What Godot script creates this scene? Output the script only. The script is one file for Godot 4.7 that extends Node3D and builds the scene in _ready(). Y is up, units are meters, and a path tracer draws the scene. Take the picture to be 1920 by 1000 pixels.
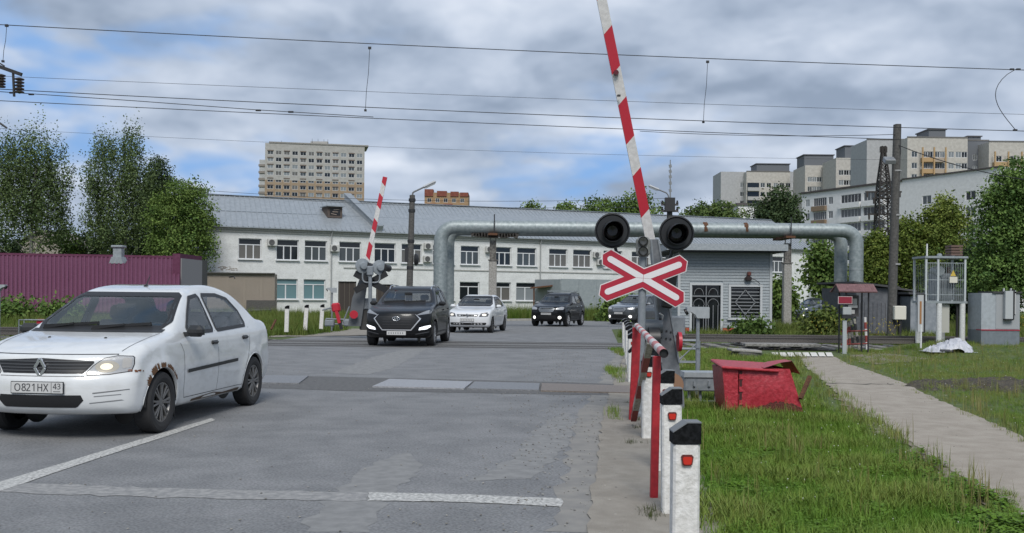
extends Node3D
# A level crossing in daylight. World: x right, y up, the camera looks along -z; metres.
const F := 1925.0      # focal length of the photograph in its own pixels
const EYE := 1.45
const HZ := 552.0
const ROLL := 0.0096

var M := {}
var used_names := {}
var rng := RandomNumberGenerator.new()
var tex_cache := {}
var mesh_cache := {}

# ---------------------------------------------------------------- mesh builder
class MB:
	var v := PackedVector3Array()
	var n := PackedVector3Array()
	var c := PackedColorArray()
	var col := Color(1, 1, 1)
	var hc := false
	func put(a: Vector3, b: Vector3, d: Vector3, na: Vector3, nb: Vector3, nd: Vector3) -> void:
		v.append(a); v.append(b); v.append(d)
		n.append(na); n.append(nb); n.append(nd)
		if hc:
			c.append(col); c.append(col); c.append(col)
	func t(a: Vector3, b: Vector3, d: Vector3) -> void:
		var k := (d - a).cross(b - a).normalized()
		put(a, b, d, k, k, k)
	func to(a: Vector3, b: Vector3, d: Vector3, out: Vector3) -> void:
		if (d - a).cross(b - a).dot(out) < 0.0: t(a, d, b)
		else: t(a, b, d)
	func ts(a: Vector3, b: Vector3, d: Vector3, na: Vector3, nb: Vector3, nd: Vector3) -> void:
		if (d - a).cross(b - a).dot(na + nb + nd) < 0.0: put(a, d, b, na, nd, nb)
		else: put(a, b, d, na, nb, nd)
	func q(a: Vector3, b: Vector3, d: Vector3, e: Vector3, out := Vector3.ZERO) -> void:
		if out == Vector3.ZERO:
			t(a, b, d); t(a, d, e)
		else:
			to(a, b, d, out); to(a, d, e, out)
	func box(ct: Vector3, sz: Vector3, bs := Basis.IDENTITY, bev := 0.0) -> void:
		var h := sz * 0.5
		var e: float = minf(bev, minf(h.x, minf(h.y, h.z)) * 0.9)
		for ax in 3:
			for s in [-1.0, 1.0]:
				var i := (ax + 1) % 3
				var j := (ax + 2) % 3
				var p := []
				for k in [[-1, -1], [1, -1], [1, 1], [-1, 1]]:
					var w := Vector3.ZERO
					w[ax] = s * h[ax]
					w[i] = k[0] * (h[i] - e)
					w[j] = k[1] * (h[j] - e)
					p.append(ct + bs * w)
				var o := Vector3.ZERO
				o[ax] = s
				q(p[0], p[1], p[2], p[3], bs * o)
		if e <= 0.0: return
		for ax in 3:
			var i := (ax + 1) % 3
			var j := (ax + 2) % 3
			for a in [-1.0, 1.0]:
				for b in [-1.0, 1.0]:
					var p := []
					for k in [[-1, 0], [1, 0], [1, 1], [-1, 1]]:
						var w := Vector3.ZERO
						w[ax] = k[0] * (h[ax] - e)
						w[i] = a * (h[i] - (e if k[1] == 0 else 0.0))
						w[j] = b * (h[j] - (0.0 if k[1] == 0 else e))
						p.append(ct + bs * w)
					var o := Vector3.ZERO
					o[i] = a; o[j] = b
					q(p[0], p[1], p[2], p[3], bs * o)
		for a in [-1.0, 1.0]:
			for b in [-1.0, 1.0]:
				for d in [-1.0, 1.0]:
					var s3 := Vector3(a, b, d)
					var p := []
					for ax in 3:
						var w := (h - Vector3(e, e, e)) * s3
						w[ax] = h[ax] * s3[ax]
						p.append(ct + bs * w)
					to(p[0], p[1], p[2], bs * s3)
	func slab(a: Vector3, b: Vector3) -> void:   # box from corner to corner
		box((a + b) * 0.5, (b - a).abs())
	func bar(a: Vector3, b: Vector3, w: float, h: float, up := Vector3.UP, bev := 0.0) -> void:
		var d := (b - a)
		var z := d.normalized()
		var x := up.cross(z)
		if x.length() < 0.01: x = Vector3.RIGHT.cross(z)
		if x.length() < 0.01: x = Vector3.FORWARD.cross(z)
		x = x.normalized()
		box((a + b) * 0.5, Vector3(w, h, d.length()), Basis(x, z.cross(x), z), bev)
	func cyl(a: Vector3, b: Vector3, r0: float, r1 := -1.0, k := 12, caps := true) -> void:
		if r1 < 0.0: r1 = r0
		var z := (b - a).normalized()
		var x := z.cross(Vector3.UP if absf(z.y) < 0.9 else Vector3.RIGHT).normalized()
		var y := z.cross(x)
		for i in k:
			var t0 := TAU * i / k
			var t1 := TAU * (i + 1) / k
			var d0 := x * cos(t0) + y * sin(t0)
			var d1 := x * cos(t1) + y * sin(t1)
			ts(a + d0 * r0, a + d1 * r0, b + d1 * r1, d0, d1, d1)
			if r1 > 0.0: ts(a + d0 * r0, b + d1 * r1, b + d0 * r1, d0, d1, d0)
			if caps:
				to(a, a + d0 * r0, a + d1 * r0, -z)
				if r1 > 0.0: to(b, b + d0 * r1, b + d1 * r1, z)
	func tube(pts: Array, r: float, k := 8, r1 := -1.0) -> void:
		if r1 < 0.0: r1 = r
		var rings := []
		var dirs := []
		var x := Vector3.ZERO
		for i in pts.size():
			var z: Vector3 = (pts[mini(i + 1, pts.size() - 1)] - pts[maxi(i - 1, 0)]).normalized()
			if x == Vector3.ZERO: x = z.cross(Vector3.UP if absf(z.y) < 0.9 else Vector3.RIGHT).normalized()
			x = (x - z * x.dot(z)).normalized()
			var y := z.cross(x)
			var rr := lerpf(r, r1, float(i) / (pts.size() - 1))
			var ring := []
			var dr := []
			for j in k:
				var d: Vector3 = x * cos(TAU * j / k) + y * sin(TAU * j / k)
				ring.append(pts[i] + d * rr)
				dr.append(d)
			rings.append(ring); dirs.append(dr)
		for i in pts.size() - 1:
			for j in k:
				var m := (j + 1) % k
				ts(rings[i][j], rings[i][m], rings[i + 1][m], dirs[i][j], dirs[i][m], dirs[i + 1][m])
				ts(rings[i][j], rings[i + 1][m], rings[i + 1][j], dirs[i][j], dirs[i + 1][m], dirs[i + 1][j])
		for e in [0, pts.size() - 1]:
			var o: Vector3 = pts[e] - pts[1 if e == 0 else e - 1]
			for j in k: to(pts[e], rings[e][j], rings[e][(j + 1) % k], o)
	func lathe(prof: Array, xf: Transform3D, k := 24) -> void:   # prof: Vector2(radius, height along local y)
		for s in prof.size() - 1:
			var p: Vector2 = prof[s]
			var w: Vector2 = prof[s + 1]
			var e := w - p
			if e.length() < 1e-6: continue
			var nn := Vector2(e.y, -e.x).normalized()
			for i in k:
				var t0 := TAU * i / k
				var t1 := TAU * (i + 1) / k
				var d0 := Vector3(cos(t0), 0, sin(t0))
				var d1 := Vector3(cos(t1), 0, sin(t1))
				var n0 := xf.basis * (d0 * nn.x + Vector3.UP * nn.y)
				var n1 := xf.basis * (d1 * nn.x + Vector3.UP * nn.y)
				var a := xf * (d0 * p.x + Vector3.UP * p.y)
				var b := xf * (d1 * p.x + Vector3.UP * p.y)
				var f := xf * (d1 * w.x + Vector3.UP * w.y)
				var g := xf * (d0 * w.x + Vector3.UP * w.y)
				if p.x > 1e-5: ts(a, b, f, n0, n1, n1)
				if w.x > 1e-5: ts(a, f, g, n0, n1, n0)
	func prism(poly: PackedVector2Array, z0: float, z1: float, xf := Transform3D.IDENTITY) -> void:   # local xy outline pushed along local z
		var idx := Geometry2D.triangulate_polygon(poly)
		var nz := xf.basis.z
		for i in range(0, idx.size(), 3):
			var a := poly[idx[i]]
			var b := poly[idx[i + 1]]
			var d := poly[idx[i + 2]]
			to(xf * Vector3(a.x, a.y, z1), xf * Vector3(b.x, b.y, z1), xf * Vector3(d.x, d.y, z1), nz)
			to(xf * Vector3(a.x, a.y, z0), xf * Vector3(b.x, b.y, z0), xf * Vector3(d.x, d.y, z0), -nz)
		var cw := Geometry2D.is_polygon_clockwise(poly)
		for i in poly.size():
			var a := poly[i]
			var b := poly[(i + 1) % poly.size()]
			var e := b - a
			var o := Vector2(e.y, -e.x) * (-1.0 if cw else 1.0)
			q(xf * Vector3(a.x, a.y, z0), xf * Vector3(b.x, b.y, z0), xf * Vector3(b.x, b.y, z1), xf * Vector3(a.x, a.y, z1), xf.basis * Vector3(o.x, o.y, 0))
	func flat(poly: PackedVector2Array, y: float) -> void:        # poly holds (x, z)
		var idx := Geometry2D.triangulate_polygon(poly)
		for i in range(0, idx.size(), 3):
			to(Vector3(poly[idx[i]].x, y, poly[idx[i]].y), Vector3(poly[idx[i + 1]].x, y, poly[idx[i + 1]].y), Vector3(poly[idx[i + 2]].x, y, poly[idx[i + 2]].y), Vector3.UP)
	func sheet(rows: Array, flip := Vector3.UP) -> void:          # rows of equally many points, shaded smoothly
		var nr := rows.size()
		var nc: int = rows[0].size()
		var nn := []
		for i in nr:
			var r := []
			for j in nc:
				var du: Vector3 = rows[mini(i + 1, nr - 1)][j] - rows[maxi(i - 1, 0)][j]
				var dv: Vector3 = rows[i][mini(j + 1, nc - 1)] - rows[i][maxi(j - 1, 0)]
				var k := du.cross(dv).normalized()
				r.append(k)
			nn.append(r)
		var sg := 1.0
		var tot := Vector3.ZERO
		for r in nn:
			for k in r: tot += k
		if tot.dot(flip) < 0.0: sg = -1.0
		for i in nr - 1:
			for j in nc - 1:
				ts(rows[i][j], rows[i + 1][j], rows[i + 1][j + 1], nn[i][j] * sg, nn[i + 1][j] * sg, nn[i + 1][j + 1] * sg)
				ts(rows[i][j], rows[i + 1][j + 1], rows[i][j + 1], nn[i][j] * sg, nn[i + 1][j + 1] * sg, nn[i][j + 1] * sg)
	func wall(o: Vector3, u: Vector3, w: float, h: float, holes: Array, rv: float) -> void:   # face with openings; o is its lower left corner seen from in front
		var nrm := u.cross(Vector3.UP)
		var xs := [0.0, w]
		var ys := [0.0, h]
		for r in holes:
			xs.append(clampf(r.position.x, 0, w)); xs.append(clampf(r.end.x, 0, w))
			ys.append(clampf(r.position.y, 0, h)); ys.append(clampf(r.end.y, 0, h))
		xs.sort(); ys.sort()
		for i in xs.size() - 1:
			if xs[i + 1] - xs[i] < 1e-4: continue
			for j in ys.size() - 1:
				if ys[j + 1] - ys[j] < 1e-4: continue
				var m := Vector2((xs[i] + xs[i + 1]) / 2, (ys[j] + ys[j + 1]) / 2)
				var inside := false
				for r in holes:
					if r.has_point(m): inside = true; break
				if inside: continue
				var up := Vector3.UP
				q(o + u * xs[i] + up * ys[j], o + u * xs[i + 1] + up * ys[j], o + u * xs[i + 1] + up * ys[j + 1], o + u * xs[i] + up * ys[j + 1], nrm)
		for r in holes:
			var a: Vector3 = o + u * r.position.x + Vector3.UP * r.position.y
			var b: Vector3 = o + u * r.end.x + Vector3.UP * r.position.y
			var d: Vector3 = o + u * r.end.x + Vector3.UP * r.end.y
			var e: Vector3 = o + u * r.position.x + Vector3.UP * r.end.y
			var k := -nrm * rv
			q(a, b, b + k, a + k, Vector3.UP)
			q(e, d, d + k, e + k, Vector3.DOWN)
			q(a, e, e + k, a + k, u)
			q(b, d, d + k, b + k, -u)
	func add(o: MB, xf := Transform3D.IDENTITY) -> void:
		for i in o.v.size():
			v.append(xf * o.v[i])
			n.append((xf.basis * o.n[i]).normalized())
			if hc: c.append(o.c[i] if o.hc else col)
	func mesh(mat: Material) -> ArrayMesh:
		var m := ArrayMesh.new()
		if v.is_empty(): return m
		var a := []
		a.resize(Mesh.ARRAY_MAX)
		a[Mesh.ARRAY_VERTEX] = v
		a[Mesh.ARRAY_NORMAL] = n
		if hc: a[Mesh.ARRAY_COLOR] = c
		m.add_surface_from_arrays(Mesh.PRIMITIVE_TRIANGLES, a)
		m.surface_set_material(0, mat)
		return m

# ---------------------------------------------------------------- scene helpers
func ray(px: float, py: float) -> Vector2:             # slope right and up of a sight line, with the camera's slight tilt undone
	var dx := (px - 960.0) / F
	var dy := (py - HZ) / F
	return Vector2(dx * cos(ROLL) + dy * sin(ROLL), dx * sin(ROLL) - dy * cos(ROLL))

func P(px: float, py: float, d: float) -> Vector3:
	var r := ray(px, py)
	return Vector3(r.x * d, EYE + r.y * d, -d)

func G(px: float, py: float, y := 0.0) -> Vector3:      # where the sight line meets level ground
	var r := ray(px, py)
	return P(px, py, (y - EYE) / r.y)

func PX(px: float, py: float, x: float) -> Vector3:     # where it meets the plane at x
	var r := ray(px, py)
	return P(px, py, x / r.x)

func G2(px: float, py: float) -> Vector2:
	var g := G(px, py)
	return Vector2(g.x, g.z)

func poly(a: Array) -> PackedVector2Array:
	var p := PackedVector2Array()
	for i in range(0, a.size(), 2): p.append(Vector2(a[i], a[i + 1]))
	return p

func gpoly(a: Array) -> PackedVector2Array:
	var p := PackedVector2Array()
	for i in range(0, a.size(), 2): p.append(G2(a[i], a[i + 1]))
	return p

func round_poly(p: PackedVector2Array, r: float) -> PackedVector2Array:
	var a := Geometry2D.offset_polygon(p, -r, Geometry2D.JOIN_MITER)
	if a.is_empty(): return p
	var b := Geometry2D.offset_polygon(a[0], r, Geometry2D.JOIN_ROUND)
	return b[0] if not b.is_empty() else p

func numbered(called: String) -> String:
	if not used_names.has(called):
		used_names[called] = 0
		return called
	used_names[called] += 1
	return "%s_%03d" % [called, used_names[called]]

func tag(o: Node, label: String, category: String, group := "", kind := "") -> Node:
	if label: o.set_meta("label", label)
	if category: o.set_meta("category", category)
	if group: o.set_meta("group", group)
	if kind: o.set_meta("kind", kind)
	return o

func thing(called: String, label: String, category: String, at := Vector3.ZERO, turn := 0.0, group := "") -> Node3D:
	var o := Node3D.new()
	o.name = numbered(called)
	add_child(o)
	o.position = at
	o.rotation.y = turn
	tag(o, label, category, group)
	return o

func obj(called: String, m, mat: Material = null, parent: Node = null, xf := Transform3D.IDENTITY) -> MeshInstance3D:
	var o := MeshInstance3D.new()
	if m is MB:
		o.mesh = m.mesh(mat)
	else:
		o.mesh = m
		if mat:
			for i in o.mesh.get_surface_count(): o.set_surface_override_material(i, mat)
	o.transform = xf
	if parent == null:
		o.name = numbered(called)
		add_child(o)
	else:
		var k := 0
		var nm := called
		while parent.has_node(NodePath(nm)):
			k = parent.get_meta("k_" + called, 0) + 1
			parent.set_meta("k_" + called, k)
			nm = "%s_%03d" % [called, k]
		o.name = nm
		parent.add_child(o)
	return o

func struct(called: String, m, mat: Material) -> MeshInstance3D:
	var o := obj(called, m, mat)
	o.set_meta("kind", "structure")
	return o

func dup(o: Node3D, at: Vector3, turn: float, label: String, base := "") -> Node3D:
	var r: Node3D = o.duplicate()
	r.name = numbered(base if base else RegEx.create_from_string("_\\d{3}$").sub(o.name, ""))
	add_child(r)
	r.position = at
	r.rotation.y = turn
	r.set_meta("label", label)
	return r

# ---------------------------------------------------------------- materials
func lin(r: float, g: float, b: float) -> Color:
	return Color(r, g, b).linear_to_srgb()

func noise_tex(seed_: int, freq: float, oct: int, cols: Array, offs: Array, size := 512, kind := FastNoiseLite.TYPE_SIMPLEX_SMOOTH) -> NoiseTexture2D:
	var f := FastNoiseLite.new()
	f.seed = seed_
	f.noise_type = kind
	f.frequency = freq
	f.fractal_octaves = oct
	f.fractal_gain = 0.6
	var g := Gradient.new()
	g.offsets = PackedFloat32Array(offs)
	var cc := PackedColorArray()
	for c in cols: cc.append(lin(c[0], c[1], c[2]))
	g.colors = cc
	var t := NoiseTexture2D.new()
	t.width = size
	t.height = size
	t.seamless = true
	t.noise = f
	t.color_ramp = g
	return t

func grey_tex(seed_: int, freq: float, oct: int, size := 512) -> NoiseTexture2D:
	var key := "g%d_%f_%d" % [seed_, freq, oct]
	if not tex_cache.has(key):
		tex_cache[key] = noise_tex(seed_, freq, oct, [[0, 0, 0], [1, 1, 1]], [0.2, 0.8], size)
	return tex_cache[key]

func mat(r: float, g: float, b: float, rough := 0.7, metal := 0.0) -> StandardMaterial3D:
	var m := StandardMaterial3D.new()
	m.albedo_color = lin(r, g, b)
	m.roughness = rough
	m.metallic = metal
	return m

# a mottled material: the two colours are mixed by noise; scale in repeats per metre
func mottled(a: Array, b: Array, scale: float, rough := 0.85, seed_ := 1, freq := 0.012, oct := 5, bump := 0.0, spread := 0.28, world := true, metal := 0.0) -> StandardMaterial3D:
	var m := StandardMaterial3D.new()
	m.albedo_texture = noise_tex(seed_, freq, oct, [a, b], [0.5 - spread, 0.5 + spread])
	m.roughness = rough
	m.metallic = metal
	m.uv1_triplanar = true
	m.uv1_world_triplanar = world
	m.uv1_scale = Vector3.ONE * scale
	if bump > 0.0:
		m.heightmap_enabled = true
		m.heightmap_texture = grey_tex(7, 0.03, 5)
		m.heightmap_scale = bump
	return m

func paint(r: float, g: float, b: float, rough := 0.3) -> StandardMaterial3D:
	var m := mat(r, g, b, rough)
	m.clearcoat_enabled = true
	m.clearcoat = 1.0
	m.clearcoat_roughness = 0.06
	return m

func vmat(rough := 0.8) -> StandardMaterial3D:
	var m := StandardMaterial3D.new()
	m.vertex_color_use_as_albedo = true
	m.roughness = rough
	return m

func leafmat(back := 0.35) -> StandardMaterial3D:
	var m := vmat(0.7)
	m.backlight_enabled = true
	m.backlight = Color(back, back, back * 0.6)
	m.metallic_specular = 0.3
	return m

func glass(r: float, g: float, b: float, a: float) -> StandardMaterial3D:
	var m := mat(r, g, b, 0.04)
	m.albedo_color.a = a
	m.transparency = BaseMaterial3D.TRANSPARENCY_ALPHA
	return m

func glow(r: float, g: float, b: float, e: float) -> StandardMaterial3D:
	var m := mat(r, g, b, 0.3)
	m.emission_enabled = true
	m.emission = lin(r, g, b)
	m.emission_energy_multiplier = e
	return m

func text_mesh(s: String, h: float, depth := 0.004, mono := false) -> TextMesh:
	var t := TextMesh.new()
	var f := SystemFont.new()
	f.font_names = PackedStringArray(["Droid Sans Mono" if mono else "Droid Sans"])
	t.font = f
	t.text = s
	t.font_size = 32
	t.pixel_size = h / 23.0
	t.depth = depth
	return t

# ---------------------------------------------------------------- sky
func sky_image() -> Image:
	var w := 2560
	var h := 1280
	var big := FastNoiseLite.new()
	big.seed = 11; big.frequency = 0.55; big.fractal_octaves = 5; big.fractal_gain = 0.52
	var fine := FastNoiseLite.new()
	fine.seed = 5; fine.frequency = 1.5; fine.fractal_octaves = 6; fine.fractal_gain = 0.58
	var gap := FastNoiseLite.new()
	gap.seed = 23; gap.frequency = 0.75; gap.fractal_octaves = 5; gap.fractal_gain = 0.6
	var data := PackedFloat32Array()
	data.resize(w * h * 3)
	# clouds and gaps of the view: [px, py, rx, ry, amount of blue, amount of light]
	var spots := [[850.0, 232.0, 330.0, 26.0, 0.6, 0.0], [150.0, 130.0, 620.0, 130.0, 0.30, 0.10], [330.0, 95.0, 260.0, 22.0, 0.2, 0.0], [300.0, 185.0, 120.0, 14.0, 0.2, 0.0], [60.0, 215.0, 220.0, 40.0, 0.3, 0.0],
		[400.0, 235.0, 380.0, 26.0, -0.3, 0.34], [1300.0, 70.0, 520.0, 90.0, -0.4, -0.17], [930.0, 325.0, 150.0, 16.0, -0.3, 0.45], [880.0, 278.0, 70.0, 18.0, -0.2, 0.4], [900.0, 290.0, 90.0, 40.0, -0.1, -0.16],
		[1290.0, 270.0, 170.0, 34.0, -0.2, -0.16], [1320.0, 345.0, 70.0, 30.0, -0.2, 0.55], [1650.0, 150.0, 420.0, 90.0, -0.3, 0.08], [250.0, 285.0, 300.0, 40.0, 0.1, -0.1], [430.0, 330.0, 160.0, 40.0, 0.1, 0.1]]
	for j in h / 2 + 24:
		var el := (0.5 - (j + 0.5) / h) * PI
		var y := maxf(sin(el), 0.0)
		var ce := cos(el)
		for i in w:
			var ph := ((i + 0.5) / w - 0.5) * TAU
			var x := sin(ph) * ce
			var z := -cos(ph) * ce
			var s := 1.0 / (y + 0.22)
			var a := big.get_noise_3d(x * s, y * 2.0, z * s)
			var b := fine.get_noise_3d(x * s, y * 3.0 + a * 0.7, z * s)
			var g := gap.get_noise_3d(x * s * 1.1 + b * 0.2, y * 4.0 + 9.0, z * s)
			var blue := g * 1.15 - 0.18
			var light := a * 0.40 + b * 0.66
			if absf(ph) < 0.75 and el < 0.4:
				var px := tan(ph) * F + 960.0
				var py := HZ - tan(el) / cos(ph) * F
				for q in spots:
					var dx: float = (px - q[0]) / q[2]
					var dy: float = (py - q[1]) / q[3]
					var r := dx * dx + dy * dy
					if r < 6.0:
						var e := exp(-r)
						blue += q[4] * e
						light += q[5] * e
			var k := clampf(blue * 1.8 + 0.14, 0.0, 0.85)
			k = k * k * (3.0 - 2.0 * k)
			var lum := clampf(0.415 + light * 0.46, 0.27, 0.80)
			var hz := exp(-y * 14.0)
			lum = lerpf(lum, 0.46, hz * 0.35)
			# cloud: bluish where grey, white where bright
			var tt := clampf((lum - 0.27) / 0.38, 0.0, 1.0)
			var cr := lum * lerpf(0.77, 0.96, tt)
			var cg := lum * lerpf(0.96, 1.01, tt)
			var cb := lum * lerpf(1.27, 1.10, tt)
			var sr := lerpf(0.15, 0.28, hz)
			var sg := lerpf(0.30, 0.42, hz)
			var sb := lerpf(0.57, 0.62, hz)
			var o := (j * w + i) * 3
			data[o] = lerpf(cr, sr, k)
			data[o + 1] = lerpf(cg, sg, k)
			data[o + 2] = lerpf(cb, sb, k)
	for j in range(h / 2 + 24, h):
		for i in w:
			var o := (j * w + i) * 3
			data[o] = 0.13; data[o + 1] = 0.135; data[o + 2] = 0.12
	return Image.create_from_data(w, h, false, Image.FORMAT_RGBF, data.to_byte_array())

func build_camera_and_light() -> void:
	var cam := Camera3D.new()
	cam.name = "camera"
	cam.projection = Camera3D.PROJECTION_FRUSTUM
	cam.near = 0.1
	cam.far = 6000.0
	cam.size = 2.0 * 0.1 * 500.0 / F
	cam.frustum_offset = Vector2(0, 0.1 * (HZ - 500.0) / F)
	cam.position = Vector3(0, EYE, 0)
	cam.rotation.z = ROLL
	add_child(cam)
	cam.current = true
	var env := Environment.new()
	env.background_mode = Environment.BG_SKY
	var sky := Sky.new()
	var sm := PanoramaSkyMaterial.new()
	sm.panorama = ImageTexture.create_from_image(sky_image())
	sky.sky_material = sm
	env.sky = sky
	env.background_energy_multiplier = 0.80
	env.tonemap_mode = Environment.TONE_MAPPER_LINEAR
	env.tonemap_exposure = 1.76
	env.sdfgi_enabled = true
	env.ssao_enabled = true
	env.ssil_enabled = true
	var we := WorldEnvironment.new()
	we.name = "world_environment"
	we.environment = env
	add_child(we)
	var sun := DirectionalLight3D.new()
	sun.name = "sun"
	sun.light_energy = 0.5
	sun.light_color = Color(1.0, 0.985, 0.96)
	sun.light_angular_distance = 24.0
	sun.shadow_enabled = true
	sun.rotation_degrees = Vector3(-46, 4, 0)
	add_child(sun)

# ---------------------------------------------------------------- ground
func gy(d: float) -> float:
	return -0.007 * clampf(d - 33.0, 0.0, 87.0)

func rise(x: float, d: float) -> float:      # a low grassy bank on the right, before the track
	return 0.22 * smoothstep(9.6, 11.4, x) * smoothstep(24.0, 26.6, d) * (1.0 - smoothstep(28.3, 29.2, d))

func road_mid(d: float) -> float:
	return -3.34 + 0.085 * (d - 11.6)

func strip(pairs: Array, off: float) -> MB:      # pairs: [left x, left depth, right x, right depth]
	var mb := MB.new()
	for i in pairs.size() - 1:
		var a: Array = pairs[i]
		var b: Array = pairs[i + 1]
		var k := 6
		for s in k:
			var t0 := float(s) / k
			var t1 := float(s + 1) / k
			var pl := Vector2(a[0], a[1])
			var pr := Vector2(a[2], a[3])
			var ql := Vector2(b[0], b[1])
			var qr := Vector2(b[2], b[3])
			var c := []
			for w in [pl.lerp(pr, t0), pl.lerp(pr, t1), ql.lerp(qr, t1), ql.lerp(qr, t0)]:
				c.append(Vector3(w.x, gy(w.y) + off, -w.y))
			mb.q(c[0], c[1], c[2], c[3], Vector3.UP)
	return mb

func wobble(p: PackedVector2Array, step: float, amp: float) -> PackedVector2Array:
	var o := PackedVector2Array()
	for i in p.size():
		var a := p[i]
		var b := p[(i + 1) % p.size()]
		var k := maxi(1, int(a.distance_to(b) / step))
		for s in k:
			var w := a.lerp(b, float(s) / k)
			var nn := (b - a).orthogonal().normalized()
			o.append(w + nn * rng.randf_range(-amp, amp) + (b - a).normalized() * rng.randf_range(-amp, amp) * 0.3)
	return o

func track_d(x: float) -> float:
	return 28.6 - 0.01 * x

var path_poly: PackedVector2Array
var shoulder_poly: PackedVector2Array

func build_ground() -> void:
	var gmat := mottled([0.052, 0.085, 0.020], [0.105, 0.130, 0.042], 0.35, 0.95, 3, 0.02, 6, 3.0)
	var g := MB.new()
	var ds := [-60.0, 33.0, 120.0, 5000.0]
	var xs := [-4000.0, -200.0, 0.0, 200.0, 4000.0]
	for i in 3:
		for j in 4:
			g.q(Vector3(xs[j], gy(ds[i]), -ds[i]), Vector3(xs[j + 1], gy(ds[i]), -ds[i]), Vector3(xs[j + 1], gy(ds[i + 1]), -ds[i + 1]), Vector3(xs[j], gy(ds[i + 1]), -ds[i + 1]), Vector3.UP)
	struct("ground", g, gmat)
	# the road runs straight over the crossing and bends to the right
	M.asphalt = mottled([0.172, 0.175, 0.178], [0.228, 0.230, 0.232], 0.11, 0.82, 5, 0.02, 6, 0.0, 0.3)
	M.asphalt.detail_enabled = true
	M.asphalt.detail_blend_mode = BaseMaterial3D.BLEND_MODE_MUL
	M.asphalt.detail_albedo = noise_tex(9, 0.35, 3, [[0.5, 0.5, 0.5], [1, 1, 1]], [0.15, 0.6], 1024)
	M.asphalt.heightmap_enabled = true
	M.asphalt.heightmap_texture = grey_tex(9, 0.25, 3)
	M.asphalt.heightmap_scale = 0.6
	M.asphalt.detail_uv_layer = BaseMaterial3D.DETAIL_UV_1
	M.worn = mottled([0.174, 0.175, 0.173], [0.226, 0.226, 0.222], 0.4, 0.9, 6, 0.03, 6)
	var r := []
	for d in [-20.0, 4.0, 12.0, 20.0, 33.0, 40.0, 46.0]:
		r.append([road_mid(d) - 5.3, d, road_mid(d) + 4.9, d])
	r += [[-3.9, 54.0, 6.3, 49.0], [-1.5, 62.0, 10.0, 53.0], [3.0, 67.0, 16.0, 57.5], [9.0, 70.0, 24.0, 62.0], [20.0, 75.0, 36.0, 67.0], [60.0, 94.0, 70.0, 82.0], [120.0, 122.0, 126.0, 110.0]]
	struct("road", strip(r, 0.006), M.asphalt)
	var kerb := MB.new()
	var km := mottled([0.30, 0.29, 0.26], [0.42, 0.40, 0.36], 0.6, 0.9, 31)
	for i in range(6, r.size() - 1):
		var a := Vector3(r[i][0], gy(r[i][1]), -r[i][1])
		var b := Vector3(r[i + 1][0], gy(r[i + 1][1]), -r[i + 1][1])
		kerb.bar(a + Vector3(-0.1, 0.06, -0.1), b + Vector3(-0.1, 0.06, -0.1), 0.2, 0.16)
	struct("kerb", kerb, km)
	# sandy concrete shoulder under the bollards
	var sh := gpoly([1100, 1000, 1117, 880, 1130, 780, 1150, 720, 1165, 680, 1172, 655])
	sh.append_array(poly([4.3, -26.6, 3.95, -23.0]))
	sh.append_array(gpoly([1262, 720, 1270, 760, 1290, 830, 1330, 930, 1370, 1000]))
	sh.append_array(poly([1.15, -4.5, 0.9, 4.0, 0.1, 4.0, 0.3, -4.0]))
	shoulder_poly = wobble(sh, 0.16, 0.025)
	var shm := mottled([0.25, 0.225, 0.188], [0.315, 0.288, 0.246], 0.5, 0.95, 17, 0.01, 6)
	shm.detail_enabled = true
	shm.detail_blend_mode = BaseMaterial3D.BLEND_MODE_MUL
	shm.detail_albedo = M.asphalt.detail_albedo
	var sb := MB.new()
	sb.flat(shoulder_poly, 0.016)
	struct("shoulder", sb, shm)
	var du := MB.new()
	du.flat(wobble(gpoly([1030, 1000, 1060, 880, 1085, 780, 1120, 720, 1145, 680, 1162, 655, 1176, 655, 1170, 690, 1160, 740, 1145, 800, 1135, 900, 1120, 1000]), 0.2, 0.06), 0.008)
	struct("road_dust", du, mottled([0.188, 0.183, 0.174], [0.235, 0.226, 0.208], 0.4, 0.95, 18, 0.012, 6))
	# footpath
	path_poly = wobble(gpoly([1448, 668, 1500, 672, 1512, 690, 1548, 720, 1600, 765, 1680, 812, 1760, 870, 1850, 930, 1945, 985, 2050, 870, 1920, 822, 1850, 790, 1760, 752, 1700, 722, 1640, 700, 1590, 684, 1562, 668]), 0.14, 0.03)
	var pb := MB.new()
	pb.flat(path_poly, 0.014)
	M.path = mottled([0.315, 0.275, 0.225], [0.385, 0.342, 0.285], 0.45, 0.92, 19, 0.01, 6)
	M.path.detail_enabled = true
	M.path.detail_blend_mode = BaseMaterial3D.BLEND_MODE_MUL
	M.path.detail_albedo = M.asphalt.detail_albedo
	struct("footpath", pb, M.path)
	var cr := MB.new()
	var cp := PackedVector2Array()
	var lo := []
	for i in 14:
		var w := G2(1540.0 + i * 10.6, 721.0 + i * 0.2 + rng.randf_range(-1.0, 1.0))
		lo.append(w)
	for i in 14: cp.append(lo[i] + Vector2(0, -0.06 - 0.03 * sin(i)))
	for i in 14: cp.append(lo[13 - i])
	cr.flat(cp, 0.018)
	struct("path_crack", cr, mat(0.07, 0.065, 0.055, 0.95))
	# bare soil beside the path, trodden earth
	var soil := mottled([0.038, 0.033, 0.025], [0.125, 0.105, 0.072], 0.7, 0.97, 41, 0.03, 6, 4.0)
	var mound := []
	var mf := FastNoiseLite.new()
	mf.seed = 77; mf.frequency = 0.9; mf.fractal_octaves = 4
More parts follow.
